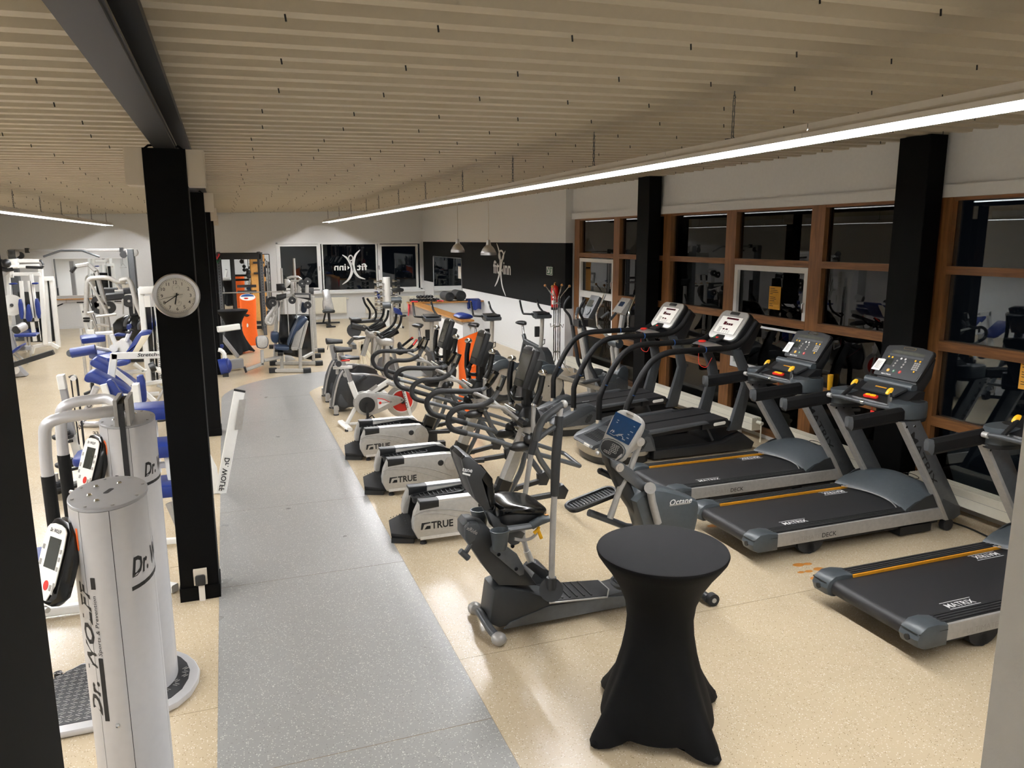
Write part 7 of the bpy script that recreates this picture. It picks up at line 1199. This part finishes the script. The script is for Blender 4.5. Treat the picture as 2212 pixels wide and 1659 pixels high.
for q in ([(915,452),(990,448),(1000,590),(930,592)], [(1045,462),(1085,460),(1098,590),(1055,592)]): part('paper_sheet', B().slab([VV(p) for p in eval('[(-1.526,16.5,1.781),(-1.419,16.5,1.785),(-1.423,16.5,1.561),(-1.523,16.5,1.561)]' if q[0][0] == 915 else '[(-1.341,16.5,1.76),(-1.284,16.5,1.762),(-1.281,16.5,1.556),(-1.344,16.5,1.555)]')], (0, 1, 0), .006), 'paper', t, 0, label='white paper sheet')
b = B()
for k in range(20): p = VV((-1.34,16.45,0.844)).lerp(VV((-1.352,16.45,0.147)), k / 19); b.cyl(p + VV((0, .01, 0)), p, .014, 6)
part('pin_hole', b, 'inkw', t, 0, kind='stuff')
# chrome lat machine
y = 18.6; t = thing('lat_machine', (-3.0, y, 0), 'grey steel overhead press machine with bent tube handles before the far mirror', 'weight machine')
part('tube_frame', B().tube([(-2.875,18.6,1.263),(-2.796,18.6,1.937),(-2.732,18.6,2.047),(-2.468,18.6,2.059),(-2.345,18.6,2.04),(-2.197,18.6,1.95),(-2.053,18.6,1.964)], .05, 9, .08).tube([(-2.139,18.4,1.993),(-1.979,18.4,2.033),(-1.924,18.4,1.946),(-1.853,18.4,1.473),(-1.778,18.4,1.225)], .05, 9, .08), 'silver', t, 60); bars('main_beam', 'steel', t, [((-2.992,18.8,2.301), (-2.749,18.8,2.341)), ((-2.757,18.8,2.341), (-2.616,18.8,2.183)), ((-2.622,18.8,2.201), (-2.517,18.8,1.463)), ((-2.521,18.8,1.498), (-2.489,18.8,0.892)), ((-2.61,19,1.593), (-2.647,19,0.478))], .12, .14, .02, (0, 1, 0)); bars('diagonal', 'silver', t, [((-2.725,18.5,1.975), (-2.449,18.5,1.275))], .08, .08, .02); bars('cross_tube', 'silver', t, [((-2.81,18.4,1.322), (-2.693,18.4,1.336)), ((-2.656,18.4,1.239), (-2.264,18.4,1.277)), ((-2.781,18.5,1.287), (-2.675,18.5,0.933)), ((-2.647,18.4,1.082), (-2.428,18.4,1.021))], .08, .08, .02)
part('black_handle', B().cyl((-2.976,18.6,2.299), (-3.071,18.6,2.181), .04, 8), 'blk', t); part('blue_pad', B().slab([(-2.743,16.802,0.98),(-2.329,16.981,0.98),(-2.25,16.412,0.98),(-2.62,16.175,0.98)], (0, 0, 1), .11, .03), 'blue', t, 40); part('seat_tray', B().slab([(-2.487,16.925,1.05),(-2.199,17.028,1.05),(-2.155,16.724,1.05),(-2.431,16.623,1.05)], (0, 0, 1), .04), 'white', t, 0); bars('seat_post', 'silver', t, [((-2.726,18.2,1.175), (-2.738,18.2,0.969)), ((-2.612,18.2,0.756), (-2.625,18.2,0.443))] + [((x_, y_, 0), (x_, y_, 1.0)) for x_, y_ in ((-2.75, 18.9), (-2.45, 18.4), (-2.95, 18.3))], .08, .08, .01, (0, 1, 0)); part('white_block', B().beam((-2.736,18.1,0.997), (-2.74,18.1,0.877), .13, .1, (0, 1, 0)), 'white', t, 0); part('pull_cable', B().tube([(-2.702,18.5,1.888),(-2.69,18.5,1.353)], .008, 5).tube([(-2.787,18.5,1.633),(-2.67,18.5,1.073)], .008, 5), 'ink', t)
# black pulley machine behind
y = 20.0; t = thing('black_pulley_machine', (-2.2, y, 0), 'black pulley weight machine with round wheels behind the clock column', 'weight machine')
bars('header', 'blk', t, [((-2.637,20,1.542), (-2.253,20,1.569)), ((-2.719,20.4,1.66), (-2.428,20.4,1.653)), ((-2.065,20,1.564), (-1.893,20,1.559)), ((-2.285,20.2,1.652), (-2.076,20.2,1.666))], .14, .24, .03); bars('header_tube', 'silver', t, [((-2.485,20.3,1.651), (-2.278,20.3,1.655)), ((-2.254,20,1.56), (-2.064,20,1.574))], .09, .11, .02)
for q in [(-2.59,19.9,1.31),(-2.159,19.9,1.447),(-2.8,19.9,1.442),(-2.804,19.9,1.311)]: part('pulley_wheel', B().cyl(q, VV(q) + VV((0, .06, 0)), .145, 22), 'blk', t, 40); part('wheel_hub', B().cyl(VV(q) + VV((0, -.01, 0)), q, .03, 10), 'silver', t)
part('black_shroud', B().slab([(-2.575,20.2,0.896),(-2.479,20.2,1.008),(-2.281,20.2,1.097),(-1.967,20.2,1.105),(-2.001,20.2,0.483),(-2.575,20.2,0.51)], (0, 1, 0), .3, .05), 'smoke', t, 40); bars('guide_rod', 'silver', t, [((-2.282,19.9,1.502), (-2.305,19.9,1.144)), ((-2.062,19.9,1.59), (-2.073,19.9,1.155)), ((-2.455,20.4,1.835), (-2.323,20.4,1.66))], .05, .05, .01); part('press_handle', B().tube([(-2.15,19.7,1.119),(-2.263,19.7,0.991),(-2.273,19.7,0.879)], .035, 8, .1).tube([(-1.896,19.7,0.996),(-1.99,19.7,0.905),(-1.982,19.7,0.791)], .035, 8, .1), 'steeld', t); part('blue_pad', B().slab([(-2.229,19.8,0.914),(-2.16,19.8,0.92),(-2.141,19.8,0.844),(-2.199,19.8,0.77),(-2.245,19.8,0.829)], (0, 1, 0), .25, .03).slab([(-2.494,19.6,0.72),(-2.417,19.6,0.745),(-2.268,19.6,0.71),(-2.271,19.6,0.673),(-2.472,19.6,0.682)], (0, 1, 0), .3, .02), 'blue', t); part('floor_base', B().bx(-2.6, -1.6, 19.9, 20.6, 0, .08), 'blk', t, 0); part('stack_post', B().bx(-2.2, -2.0, 20.1, 20.3, .08, 1.6), 'blk', t, 0)
# cable crossover gantry
y = 25.8; t = thing('cable_crossover', (-4.2, y, 0), 'wide grey pulley gantry with top bar spanning two posts before the far mirror', 'weight machine')
for x in (-5.68, -2.62):
    part('tower_post', B().beam((x, y, .0), (x, y, 2.58), .20, .26, (0, 1, 0), .03), 'steeld', t, 30); part('post_cap', B().slab(smooth_poly([(x - .12, y, 2.35), (x + .12, y, 2.35), (x + .22, y, 2.45), (x + .16, y, 2.60), (x - .14, y, 2.60)], 1), (0, 1, 0), .22, .03), 'steel', t, 40); part('base_plate', B().bx(x - .3, x + .3, y - .4, y + .4, 0, .06), 'steeld', t, 0); part('weight_stack', B().bx(x - .14, x + .14, y + .05, y + .25, .1, 1.2), 'blk', t, 0)
    part('pulley', B().cyl((x + (.2 if x < -4 else -.2), y - .1, 2.42), (x + (.2 if x < -4 else -.2), y - .04, 2.42), .10, 18), 'blk', t)
part('top_bar', B().beam((-5.6, y, 2.555), (-2.6, y, 2.555), .08, .08, c=.015), 'steel', t, 30); part('pullup_grip', B().tube([(-4.9, y - .15, 2.38), (-4.45, y - .10, 2.55), (-3.9, y - .10, 2.55), (-3.45, y - .15, 2.36)], .03, 8, .05), 'steeld', t); [part('bar_bracket', B().bx(x_, x_ + .1, y - .06, y + .06, 2.49, 2.63), 'ink', t, 0) for x_ in (-5.36, -2.92)]
part('hand_grip', B().tube([(-2.86, y - .1, 2.34), (-2.86, y - .1, 2.16), (-2.95, y - .1, 2.04), (-2.77, y - .1, 2.04), (-2.86, y - .1, 2.16)], .012, 6), 'chrome', t)
# tall white machine by the left wall
y = 22.5; t = thing('white_pulley_machine', (-4.8, y, 0), 'tall white weight machine with upright dark blue pads at the far left', 'weight machine')
bars('tower_post', 'white', t, [((-4.317,22.5,1.895), (-4.368,22.5,0.18)), ((-4.159,22.5,1.892), (-4.184,22.5,0.127)), ((-4.289,22,2.144), (-4.37,22,0.266))], .14, .16, .01, (0, 1, 0)); part('tower_head', B().beam((-4.383,22.5,1.886), (-4.131,22.5,1.891), .25, .10), 'white', t, 0); part('stack_shield', B().slab([(-4.35,22.55,1.851),(-4.247,22.55,1.849),(-4.254,22.55,0.278),(-4.349,22.55,0.271)], (0, 1, 0), .03).slab([(-4.905,22.3,1.583),(-4.414,22.3,1.571),(-4.405,22.3,0.294),(-4.819,22.3,0.314)], (0, 1, 0), .03), 'smoke', t, 0)
bars('front_bar', 'white', t, [((-4.898,22,2.376), (-4.926,22,1.95)), ((-5.017,22.2,2.342), (-5.18,22.2,0.154)), ((-4.842,21.9,2.034), (-4.291,21.9,2.025)), ((-4.928,21.9,2.218), (-4.288,21.9,2.229)), ((-4.755,21.9,2.357), (-4.275,21.9,2.351)), ((-4.696,21.8,1.874), (-4.722,21.8,0.953)), ((-4.52,21.8,1.87), (-4.506,21.8,0.966)), ((-4.467,21.8,2.032), (-4.46,21.8,0.881)), ((-4.561,21.8,0.864), (-4.548,21.8,0.384)), ((-4.573,22,1.054), (-4.28,22,1.065)), ((-4.693,22,0.06), (-4.641,22,0.216)), ((-4.668,22,0.217), (-4.287,22.2,0.258)), ((-4.287,22.2,0.258), (-4.13,22.2,0.142))], .09, .12, .01); part('top_cabinet', B().slab([(-4.952,21.9,2.399),(-4.732,21.9,2.407),(-4.741,21.9,2.235),(-4.978,21.9,2.239)], (0, 1, 0), .3, .02), 'white', t, 30)
for q in ('[(-4.783,21.7,1.435),(-4.694,21.7,1.443),(-4.701,21.7,0.952),(-4.791,21.7,0.945)]', '[(-4.432,21.7,1.441),(-4.338,21.7,1.447),(-4.334,21.7,0.959),(-4.425,21.7,0.952)]', '[(-4.619,21.7,1.267),(-4.574,21.7,1.323),(-4.544,21.7,1.265),(-4.511,21.7,0.893),(-4.674,21.7,0.879)]', '[(-4.925,21.7,1.833),(-4.758,21.7,1.836),(-4.763,21.7,1.789),(-4.929,21.7,1.793)]', '[(-4.446,21.7,1.833),(-4.308,21.7,1.834),(-4.312,21.7,1.789),(-4.451,21.7,1.788)]'): pad('blue_pad', eval(q), .12, 'blue', t, th=.02)
part('grip', B().tube([(-4.535,21.7,2.208),(-4.2,21.7,2.19),(-4.169,21.7,2.234)], .035, 8).tube([(-4.481,21.9,2.353),(-4.239,21.9,2.355),(-4.196,21.9,2.248)], .03, 8), 'blk', t); part('cam_disc', B().cyl((-4.998,22,1.276), (-5.021,22.1,1.269), .26, 28), 'white', t); part('cam_hub', B().cyl((-4.987,21.95,1.279), (-4.998,22,1.276), .04, 12), 'blk', t)
part('seat', B().slab([(-4.919,22.261,0.6),(-4.901,22.845,0.6),(-4.633,22.44,0.6),(-4.511,21.912,0.6),(-4.655,21.819,0.6)], (0, 0, 1), .10, .02), 'blue', t, 40); part('seat_board', B().slab([(-4.705,20.6,0.706),(-4.243,20.6,0.711),(-4.208,20.6,0.69),(-4.25,20.6,0.646),(-4.691,20.6,0.647)], (0, 1, 0), .35, .02), 'blue', t, 40); bars('seat_post', 'silver', t, [((-4.488,20.6,0.647), (-4.477,20.6,0.271)), ((-4.414,20.6,0.624), (-4.423,20.6,0.129))], .06, .06, .01)
b = B()
for k in range(24): p = VV((-4.396,21.65,0.873)).lerp(VV((-4.389,21.65,0.416)), k / 23); b.ball(p, .012, 6)
part('pin_hole', b, 'inkw', t, 0, kind='stuff')
# grey machine with blue pad cut by the left pillar
y = 18.9; t = thing('grey_bench_machine', (-4.4, y, 0), 'grey framed machine with a long black lever, cut off by the left pillar', 'weight machine')
bars('grey_frame', 'steelp', t, [((-4.406,18.9,1.021), (-4.323,18.9,0.496)), ((-4.43,18.9,1.013), (-4.161,18.9,1.011)), ((-4.285,18.9,0.566), (-4.036,18.9,0.571))], .14, .16, .02, (0, 1, 0)); part('roller', B().cyl((-4.213,18.7,0.99), (-4.111,18.9,1.045), .09, 14), 'silverw', t); part('roller_cap', B().cyl((-4.216,18.68,0.989), (-4.209,18.72,0.993), .085, 14), 'blk', t); pad('blue_pad', [(-4.363,18.6,0.521),(-4.147,18.6,0.688),(-4.085,18.6,0.694),(-4.122,18.6,0.633),(-4.353,18.6,0.467)], .5, 'blue', t); part('black_lever', B().beam((-4.29,18.3,0.295), (-3.506,18.3,0.534), .10, .13, (0, 1, 0), .01), 'blk', t, 30); part('grey_foot', B().slab([(-4.359,18.7,0.328),(-4.249,18.7,0.213),(-4.115,18.7,0.014),(-4.394,18.7,0.005)], (0, 1, 0), .3, .02), 'steelp', t, 30); bars('chrome_tube', 'silver', t, [((-4.257,18.6,0.515), (-4.053,18.6,0.271)), ((-4.306,18.6,0.482), (-4.158,18.6,0.295))], .05, .05, .01); part('pulley', B().cyl((-4.295,18.5,0.166), (-4.318,18.6,0.152), .09, 16), 'white', t)
t = thing('dark_lever_machine', (-5.6, 21.5, 0), 'dark grey machine head with pulleys poking in at the far left edge', 'weight machine'); part('head', B().beam((-4.809,20.5,2.11), (-4.666,20.5,2.221), .16, .2, c=.03), 'steelp', t, 30); part('lever', B().tube([(-4.773,20.4,2.226),(-4.647,20.4,2.187),(-4.514,20.4,2.213)], .05, 8).tube([(-4.757,20.4,2.376),(-4.662,20.4,2.356),(-4.619,20.4,2.299)], .06, 8), 'blk', t); part('white_rod', B().cyl((-4.624,20.4,2.252), (-4.419,20.4,2.259), .04, 8), 'white', t); part('post', B().bx(-6.0, -5.85, 20.4, 20.6, 0, 2.0), 'steelp', t, 0); part('pulley', B().ball((-4.617,20.3,2.339), .10, 10), 'blk', t)
# post stands right of the white machine
t = thing('dumbbell_pegs', (-3.95, 25.5, 0), 'small white stand with black pegs by the far wall under the barre', 'rack'); part('post', B().beam((-4.05, 26.2, 0), (-4.15, 26.2, .95), .08, .08), 'white', t, 0); part('foot', B().bx(-4.2, -3.6, 26.0, 26.4, 0, .06), 'white', t, 0)
for z in (.72, .52, .44): part('peg', B().cyl((-4.12, 26.18, z), (-3.95, 26.1, z), .035, 10), 'blk', t)

# ================================================================ MACHINES BEHIND THE SECOND COLUMN AND AT THE FAR CENTRE
t = thing('calf_machine', (-.1, 17.8, 0), 'grey floor frame with blue roll and white lever, right of the second column', 'weight machine')
bars('grey_box', 'steelp', t, [((-0.089,17.813,0.14), (0.214,17.928,0.14))], .25, .28, .01); bars('grey_beam', 'steelp', t, [((-0.215,18.2,0.784), (0.137,18.5,0.203))], .10, .12, .01); part('blue_roll', B().cyl((-0.251,17.1,0.2), (-0.103,17.1,0.224), .17, 20), 'blue', t, 50); part('roll_end', B().ball((-0.103,17.2,0.209), .17, 16, (.6, 1, 1)), 'blue', t); part('rubber_foot', B().bx(-.20, -.08, 17.0, 17.2, 0, .14), 'rub', t, 0); pad('blue_seat', [(-0.252,17.6,0.558),(-0.233,17.6,0.599),(-0.153,17.6,0.621),(-0.141,17.6,0.569),(-0.207,17.6,0.521),(-0.254,17.6,0.524)], .3, 'blue', t); part('white_lever', B().beam((-0.234,17.1,1.004), (0.201,17.2,1.038), .12, .15, (0, 1, 0), .02), 'white', t, 30); part('white_cam', B().tube([VV((-0.253,17.2,0.402)) + VV((.12 * math.cos(a), 0, .16 * math.sin(a))) for a in [PI * k / 8 - PI / 2 for k in range(9)]], .045, 8), 'white', t); part('dark_post', B().beam((-0.211,18,0.833), (-0.229,18,0.574), .1, .14), 'ink', t, 0)
# multi station weight machine
t = thing('multi_station', (1.3, 18.8, 0), 'grey multi station weight machine with dark blue seat at the end of the walkway', 'weight machine')
bars('floor_bar', 'silver', t, [((0.815,17.203,0.05), (1.485,16.944,0.05)), ((0.912,18.243,0.05), (1.865,17.874,0.05)), ((1.919,20.103,0.05), (2.148,20.014,0.05)), ((1.081,21.121,0.05), (1.383,21.004,0.05))], .12, .10, .01)
for q in [(0.806,17.206,0.05),(1.503,16.938,0.05),(0.875,18.257,0.05),(1.865,17.874,0.05),(2.153,19.962,0.05),(1.017,21.146,0.05),(1.956,19.052,0.05)]: part('rubber_foot', B().beam(VV(q) + VV((-.06, 0, 0)), VV(q) + VV((.10, 0, 0)), .14, .11, c=.02), 'rub', t, 30)
bars('frame_post', 'silver', t, [((1.44,17.6,-0.032), (1.455,17.6,0.44)), ((1.039,17.6,0.012), (1.06,17.6,0.382)), ((1.456,17.6,0.459), (1.638,17.6,1.066)), ((1.509,17.7,0.206), (1.744,17.9,0.285)), ((0.631,17.3,0.503), (0.62,17.3,0.18)), ((0.284,17.3,0.086), (0.648,17.3,0.198)), ((0.652,17.3,0.264), (1.011,17.5,0.292)), ((1.399,17.6,0.452), (1.268,17.6,0.449))], .10, .13, .015, (0, 1, 0)); part('bar_end', B().beam((0.24,17.3,0.085), (0.285,17.3,0.096), .12, .15, (0, 1, 0)), 'rub', t, 0)
part('gusset', B().slab([(1.406,17.6,0.929),(1.6,17.6,1.057),(1.455,17.6,0.44),(1.249,17.6,0.45)], (0, 1, 0), .06, .01), 'silver', t, 30)
pad('back_rest', [(1.177,17.55,0.558),(1.266,17.55,0.825),(1.45,17.55,1.145),(1.535,17.55,1.171),(1.637,17.55,1.157),(1.625,17.55,1.09),(1.475,17.55,0.912),(1.359,17.55,0.84),(1.222,17.55,0.527)], .40, 'blued', t); pad('seat_pad', [(0.881,17.5,0.531),(0.935,17.5,0.567),(1.191,17.5,0.544),(1.216,17.5,0.485),(1.149,17.5,0.449),(0.911,17.5,0.481)], .42, 'blued', t); part('seat_base', B().beam((0.915,17.6,0.439), (1.283,17.6,0.39), .12, .06), 'blk', t, 0); part('lever_knob', B().cyl((0.961,17.5,0.382), (1.071,17.5,0.376), .06, 10), 'blk', t)
pad('roller_plate', [(0.538,17.2,0.803),(0.592,17.2,0.823),(0.707,17.2,0.817),(0.757,17.2,0.755),(0.76,17.2,0.661),(0.719,17.2,0.559),(0.567,17.2,0.557),(0.531,17.2,0.634)], .06, 'silver', t, th=.015); pad('roller_pad', [(0.513,17.28,0.776),(0.578,17.28,0.82),(0.702,17.28,0.814),(0.774,17.28,0.754),(0.776,17.28,0.64),(0.724,17.28,0.529),(0.543,17.28,0.539),(0.509,17.28,0.625)], .12, 'blued', t, th=.03); pad('chest_pad', [(0.879,18.4,0.706),(0.915,18.4,0.775),(1.077,18.4,0.762),(1.084,18.4,0.535),(0.947,18.4,0.501),(0.878,18.4,0.565)], .3, 'blued', t)
bars('tower_post', 'silver', t, [((1.061,18.4,1.478), (0.941,18.4,0.055)), ((1.802,18.4,1.597), (1.812,18.4,0.005)), ((1.96,19.2,1.498), (1.959,19.2,0.223)), ((1.2,18.8,1.424), (1.097,18.8,0.299)), ((1.444,18.6,1.884), (1.429,18.6,1.594)), ((1.615,18.8,1.82), (1.582,18.8,1.577)), ((1.796,18.8,1.857), (1.781,18.8,1.571)), ((1.269,18.3,1.578), (1.443,18.3,1.603))], .11, .13, .015, (0, 1, 0))
part('stack_shield', B().slab([(1.11,18.25,1.171),(1.764,18.25,1.148),(1.77,18.25,0.071),(1.002,18.25,0.276)], (0, 1, 0), .10, .02), 'smoke', t, 30); part('dark_header', B().slab([(1.056,18.2,1.62),(1.266,18.2,1.644),(1.26,18.2,1.546),(1.125,18.2,1.491),(1.03,18.2,1.493)], (0, 1, 0), .2, .03), 'blk', t, 30); part('dark_header', B().slab([(1.447,18.2,1.649),(1.803,18.2,1.64),(1.804,18.2,1.471),(1.642,18.2,1.515),(1.452,18.2,1.56)], (0, 1, 0), .2, .03), 'blk', t, 30); part('header_plate', B().slab([(1.445,18.08,1.618),(1.751,18.08,1.603),(1.757,18.08,1.54),(1.452,18.08,1.568)], (0, 1, 0), .02), 'steel', t, 0); part('back_header', B().slab([(1.131,19.4,1.799),(1.342,19.4,1.805),(1.354,19.4,1.648),(1.131,19.4,1.633)], (0, 1, 0), .2, .02).slab([(1.723,19.4,1.691),(2.001,19.4,1.685),(1.993,19.4,1.526),(1.717,19.4,1.576)], (0, 1, 0), .2, .02), 'blk', t, 30)
for q in [(1.383,18.1,1.49),(1.722,18.1,1.372),(1.749,18.1,1.913),(1.622,18.1,1.867),(0.956,18.1,1.444)]: part('pulley_wheel', B().cyl(q, VV(q) + VV((0, .07, 0)), .082, 20), 'blk', t, 40); part('wheel_hub', B().cyl(VV(q) + VV((0, -.012, 0)), q, .018, 8), 'silver', t)
part('top_weight', B().slab([(1.273,18.6,1.948),(1.351,18.6,1.956),(1.406,18.6,1.895),(1.404,18.6,1.855),(1.301,18.6,1.748),(1.272,18.6,1.758)], (0, 1, 0), .2, .02).tube([(1.332,18.6,1.967),(1.431,18.6,1.995),(1.586,18.6,1.992),(1.643,18.6,1.951),(1.582,18.6,1.902),(1.406,18.6,1.905)], .03, 8), 'silver', t, 40); bars('guide_rod', 'silver', t, [((1.277,18.2,1.506), (1.277,18.2,0.631)), ((1.467,18.2,1.481), (1.473,18.2,0.863)), ((1.592,18.2,1.477), (1.549,18.2,1.22))], .03, .03, .005); pad('hip_pad', [(1.577,18.4,1.403),(1.675,18.4,1.42),(1.729,18.4,1.318),(1.692,18.4,1.177),(1.585,18.4,1.181)], .3, 'blued', t); part('side_handle', B().tube([(1.022,18.2,1.356),(0.839,18.2,1.126),(0.786,18.2,1.01),(0.904,18.2,0.946),(0.992,18.2,1.16)], .045, 8, .08).tube([(0.989,18.3,1.329),(0.903,18.3,1.154),(0.993,18.3,1.072)], .035, 8, .08), 'silver', t); part('crank_cam', B().slab([(1.103,17.5,0.297),(1.142,17.5,0.333),(1.252,17.5,0.308),(1.34,17.5,0.205),(1.209,17.5,0.193),(1.115,17.5,0.179)], (0, 1, 0), .05, .01), 'steel', t, 30); part('weight_plate', B().cyl((1.034,19.6,1.317), (1.04,19.7,1.31), .17, 20), 'rub', t)
# power rack with mirror behind
y0, y1 = 24.3, 25.8; t = thing('power_rack', (.4, 25, 0), 'black power rack with grey punched uprights left of the far window', 'rack')
for x in (-.17, 1.02):
    for y in (y0, y1): part('upright', B().beam((x, y, 0), (x, y, 2.48), .10, .10, (0, 1, 0), .008), 'steeld' if y == y0 else 'blk', t, 30)
    b = B()
    for k in range(26): b.cyl((x, y0 - .052, .25 + k * .08), (x, y0 - .05, .25 + k * .08), .016, 6)
    part('punch_hole', b, 'ink', t, 0, kind='stuff'); part('side_bar', B().beam((x, y0, 2.42), (x, y1, 2.42), .08, .10).beam((x, y0, .08), (x, y1, .08), .08, .10), 'blk', t, 0)
part('top_beam', B().beam((-.17, y0, 2.36), (1.02, y0, 2.36), .10, .16).beam((-.17, y1, 2.40), (1.02, y1, 2.40), .08, .10).beam((-.17, y1, .08), (1.02, y1, .08), .08, .10), 'blk', t, 0); part('pullup_bar', B().cyl((-.17, y0 + .4, 2.44), (1.02, y0 + .4, 2.44), .02, 8), 'blk', t); part('middle_post', B().beam((.23, y1, .1), (.23, y1, 2.36), .10, .08, (0, 1, 0)), 'blk', t, 0)
part('rack_bar', B().cyl((-.6, y0 + .2, 1.29), (1.75, y0 + .2, 1.29), .018, 10), 'steel', t); part('safety_bar', B().beam((.3, y0 + .3, 1.47), (.85, y0 + .3, 1.47), .08, .08).beam((.3, y0 + .3, 1.30), (.85, y0 + .3, 1.30), .08, .08), 'blk', t, 0)
for z in (1.9, 1.45, 1.0, .55):
    part('rack_plate', B().cyl((1.10, y0 + .25, z), (1.15, y0 + .25, z), .16, 20), 'rub', t, 40)
part('side_post', B().cyl((1.60, 24.4, 0), (1.60, 24.4, 2.0), .03, 8).cyl((1.95, 24.0, 0), (1.95, 24.0, 2.3), .035, 8), 'steel', t); part('bar_stand', B().bx(1.5, 2.05, 23.9, 24.5, 0, .04), 'blk', t, 0)
for x, z, m_ in ((-.2, 2.36, 'redf'), (-.19, 2.24, 'green')): part('hanging_band', B().tube([(x - .07, y0 - .06, z + .1), (x, y0 - .1, z - .05), (x + .06, y0 - .06, z + .08)], .035, 6), m_, t)
t = thing('kettle_rope', (.52, 25.6, 2.0), 'black ball chain grip hanging inside the power rack', 'grip')
for z in (2.18, 1.85, 1.72): part('ball', B().ball((.50 if z > 2 else .68, 25.6, z), .07, 10), 'rub', t)
part('cord', B().cyl((.68, 25.6, 1.85), (.68, 25.6, 2.4), .01, 6).cyl((.50, 25.6, 2.18), (.50, 25.6, 2.4), .01, 6), 'ink', t)
mirror('wall_mirror', (-.28, YF - .03, .25), (1, 0, 0), 1.75, 2.1, (0, -1, 0), 'upright wall mirror behind the black power rack', 'blk')
t = thing('tan_panel', (1.0, 27.6, 0), 'tan wooden panel standing behind the power rack by the mirror', 'panel'); part('board', B().bx(.82, 1.28, 27.7, 27.76, .1, 2.35), 'cardO', t, 0); part('foot', B().bx(.80, 1.30, 27.6, 27.9, 0, .1), 'blk', t, 0); part('peg_bar', B().bx(.9, 1.25, 27.6, 27.7, 2.05, 2.12).bx(.9, 1.25, 27.6, 27.7, 1.7, 1.76), 'blk', t, 0)
# cables on the floor and a yellow cup
t = thing('cable_coil', (6.6, 7.75, 0), 'coiled black power cable on the floor by the convector behind the far grey treadmill', 'cable')
part('coil', B().tube([(6.72 + .10 * math.cos(a) * (1 + .15 * math.sin(a * .37)), 7.95 + .10 * math.sin(a), .02 + .012 * (a / (2 * PI))) for a in [2 * PI * k / 16 for k in range(80)]], .008, 5), 'ink', t, 60); part('lead', B().tube(spline([(6.72, 7.85, .01), (6.80, 7.75, .01), (6.84, 7.62, .01), (6.80, 7.45, .01), (6.86, 7.2, .01)]), .008, 5), 'ink', t)
single('floor_cable', B().tube(spline([(6.72, 5.6, .01), (6.78, 5.2, .01), (6.74, 4.8, .01), (6.8, 4.2, .01)]), .009, 5), 'ink', (6.75, 5, 0), 'thin black cable lying along the floor by the nearest convector', 'cable')
single('yellow_cup', B().lathe([(.026, 0), (.03, .01), (.036, .19), (.034, .20), (.031, .19), (.02, .02)], (7.188, 7.62, .936), 18), 'yel', (7.188, 7.62, .936), 'yellow cup standing on the window rail behind the far grey treadmill', 'cup')
t = thing('floor_socket', (-.37, 6.2, 0), 'black plug in a pale socket with cable duct at the foot of the nearest column', 'socket'); a_ = [(-0.401,6.23,0.179),(-0.39,6.23,0.198),(-0.329,6.23,0.201),(-0.32,6.23,0.103),(-0.394,6.23,0.087)]
part('socket_box', B().bx(-.40, -.30, 6.20, 6.238, .145, .27), 'box', t, 0); part('plug', B().slab(rrect((-.35, 6.185, .19), (1, 0, 0), (0, 0, 1), .075, .085, .015), (0, 1, 0), .03, .006), 'blk', t); part('duct', B().bx(-.37, -.325, 6.215, 6.238, 0, .145), 'lampw', t, 0)
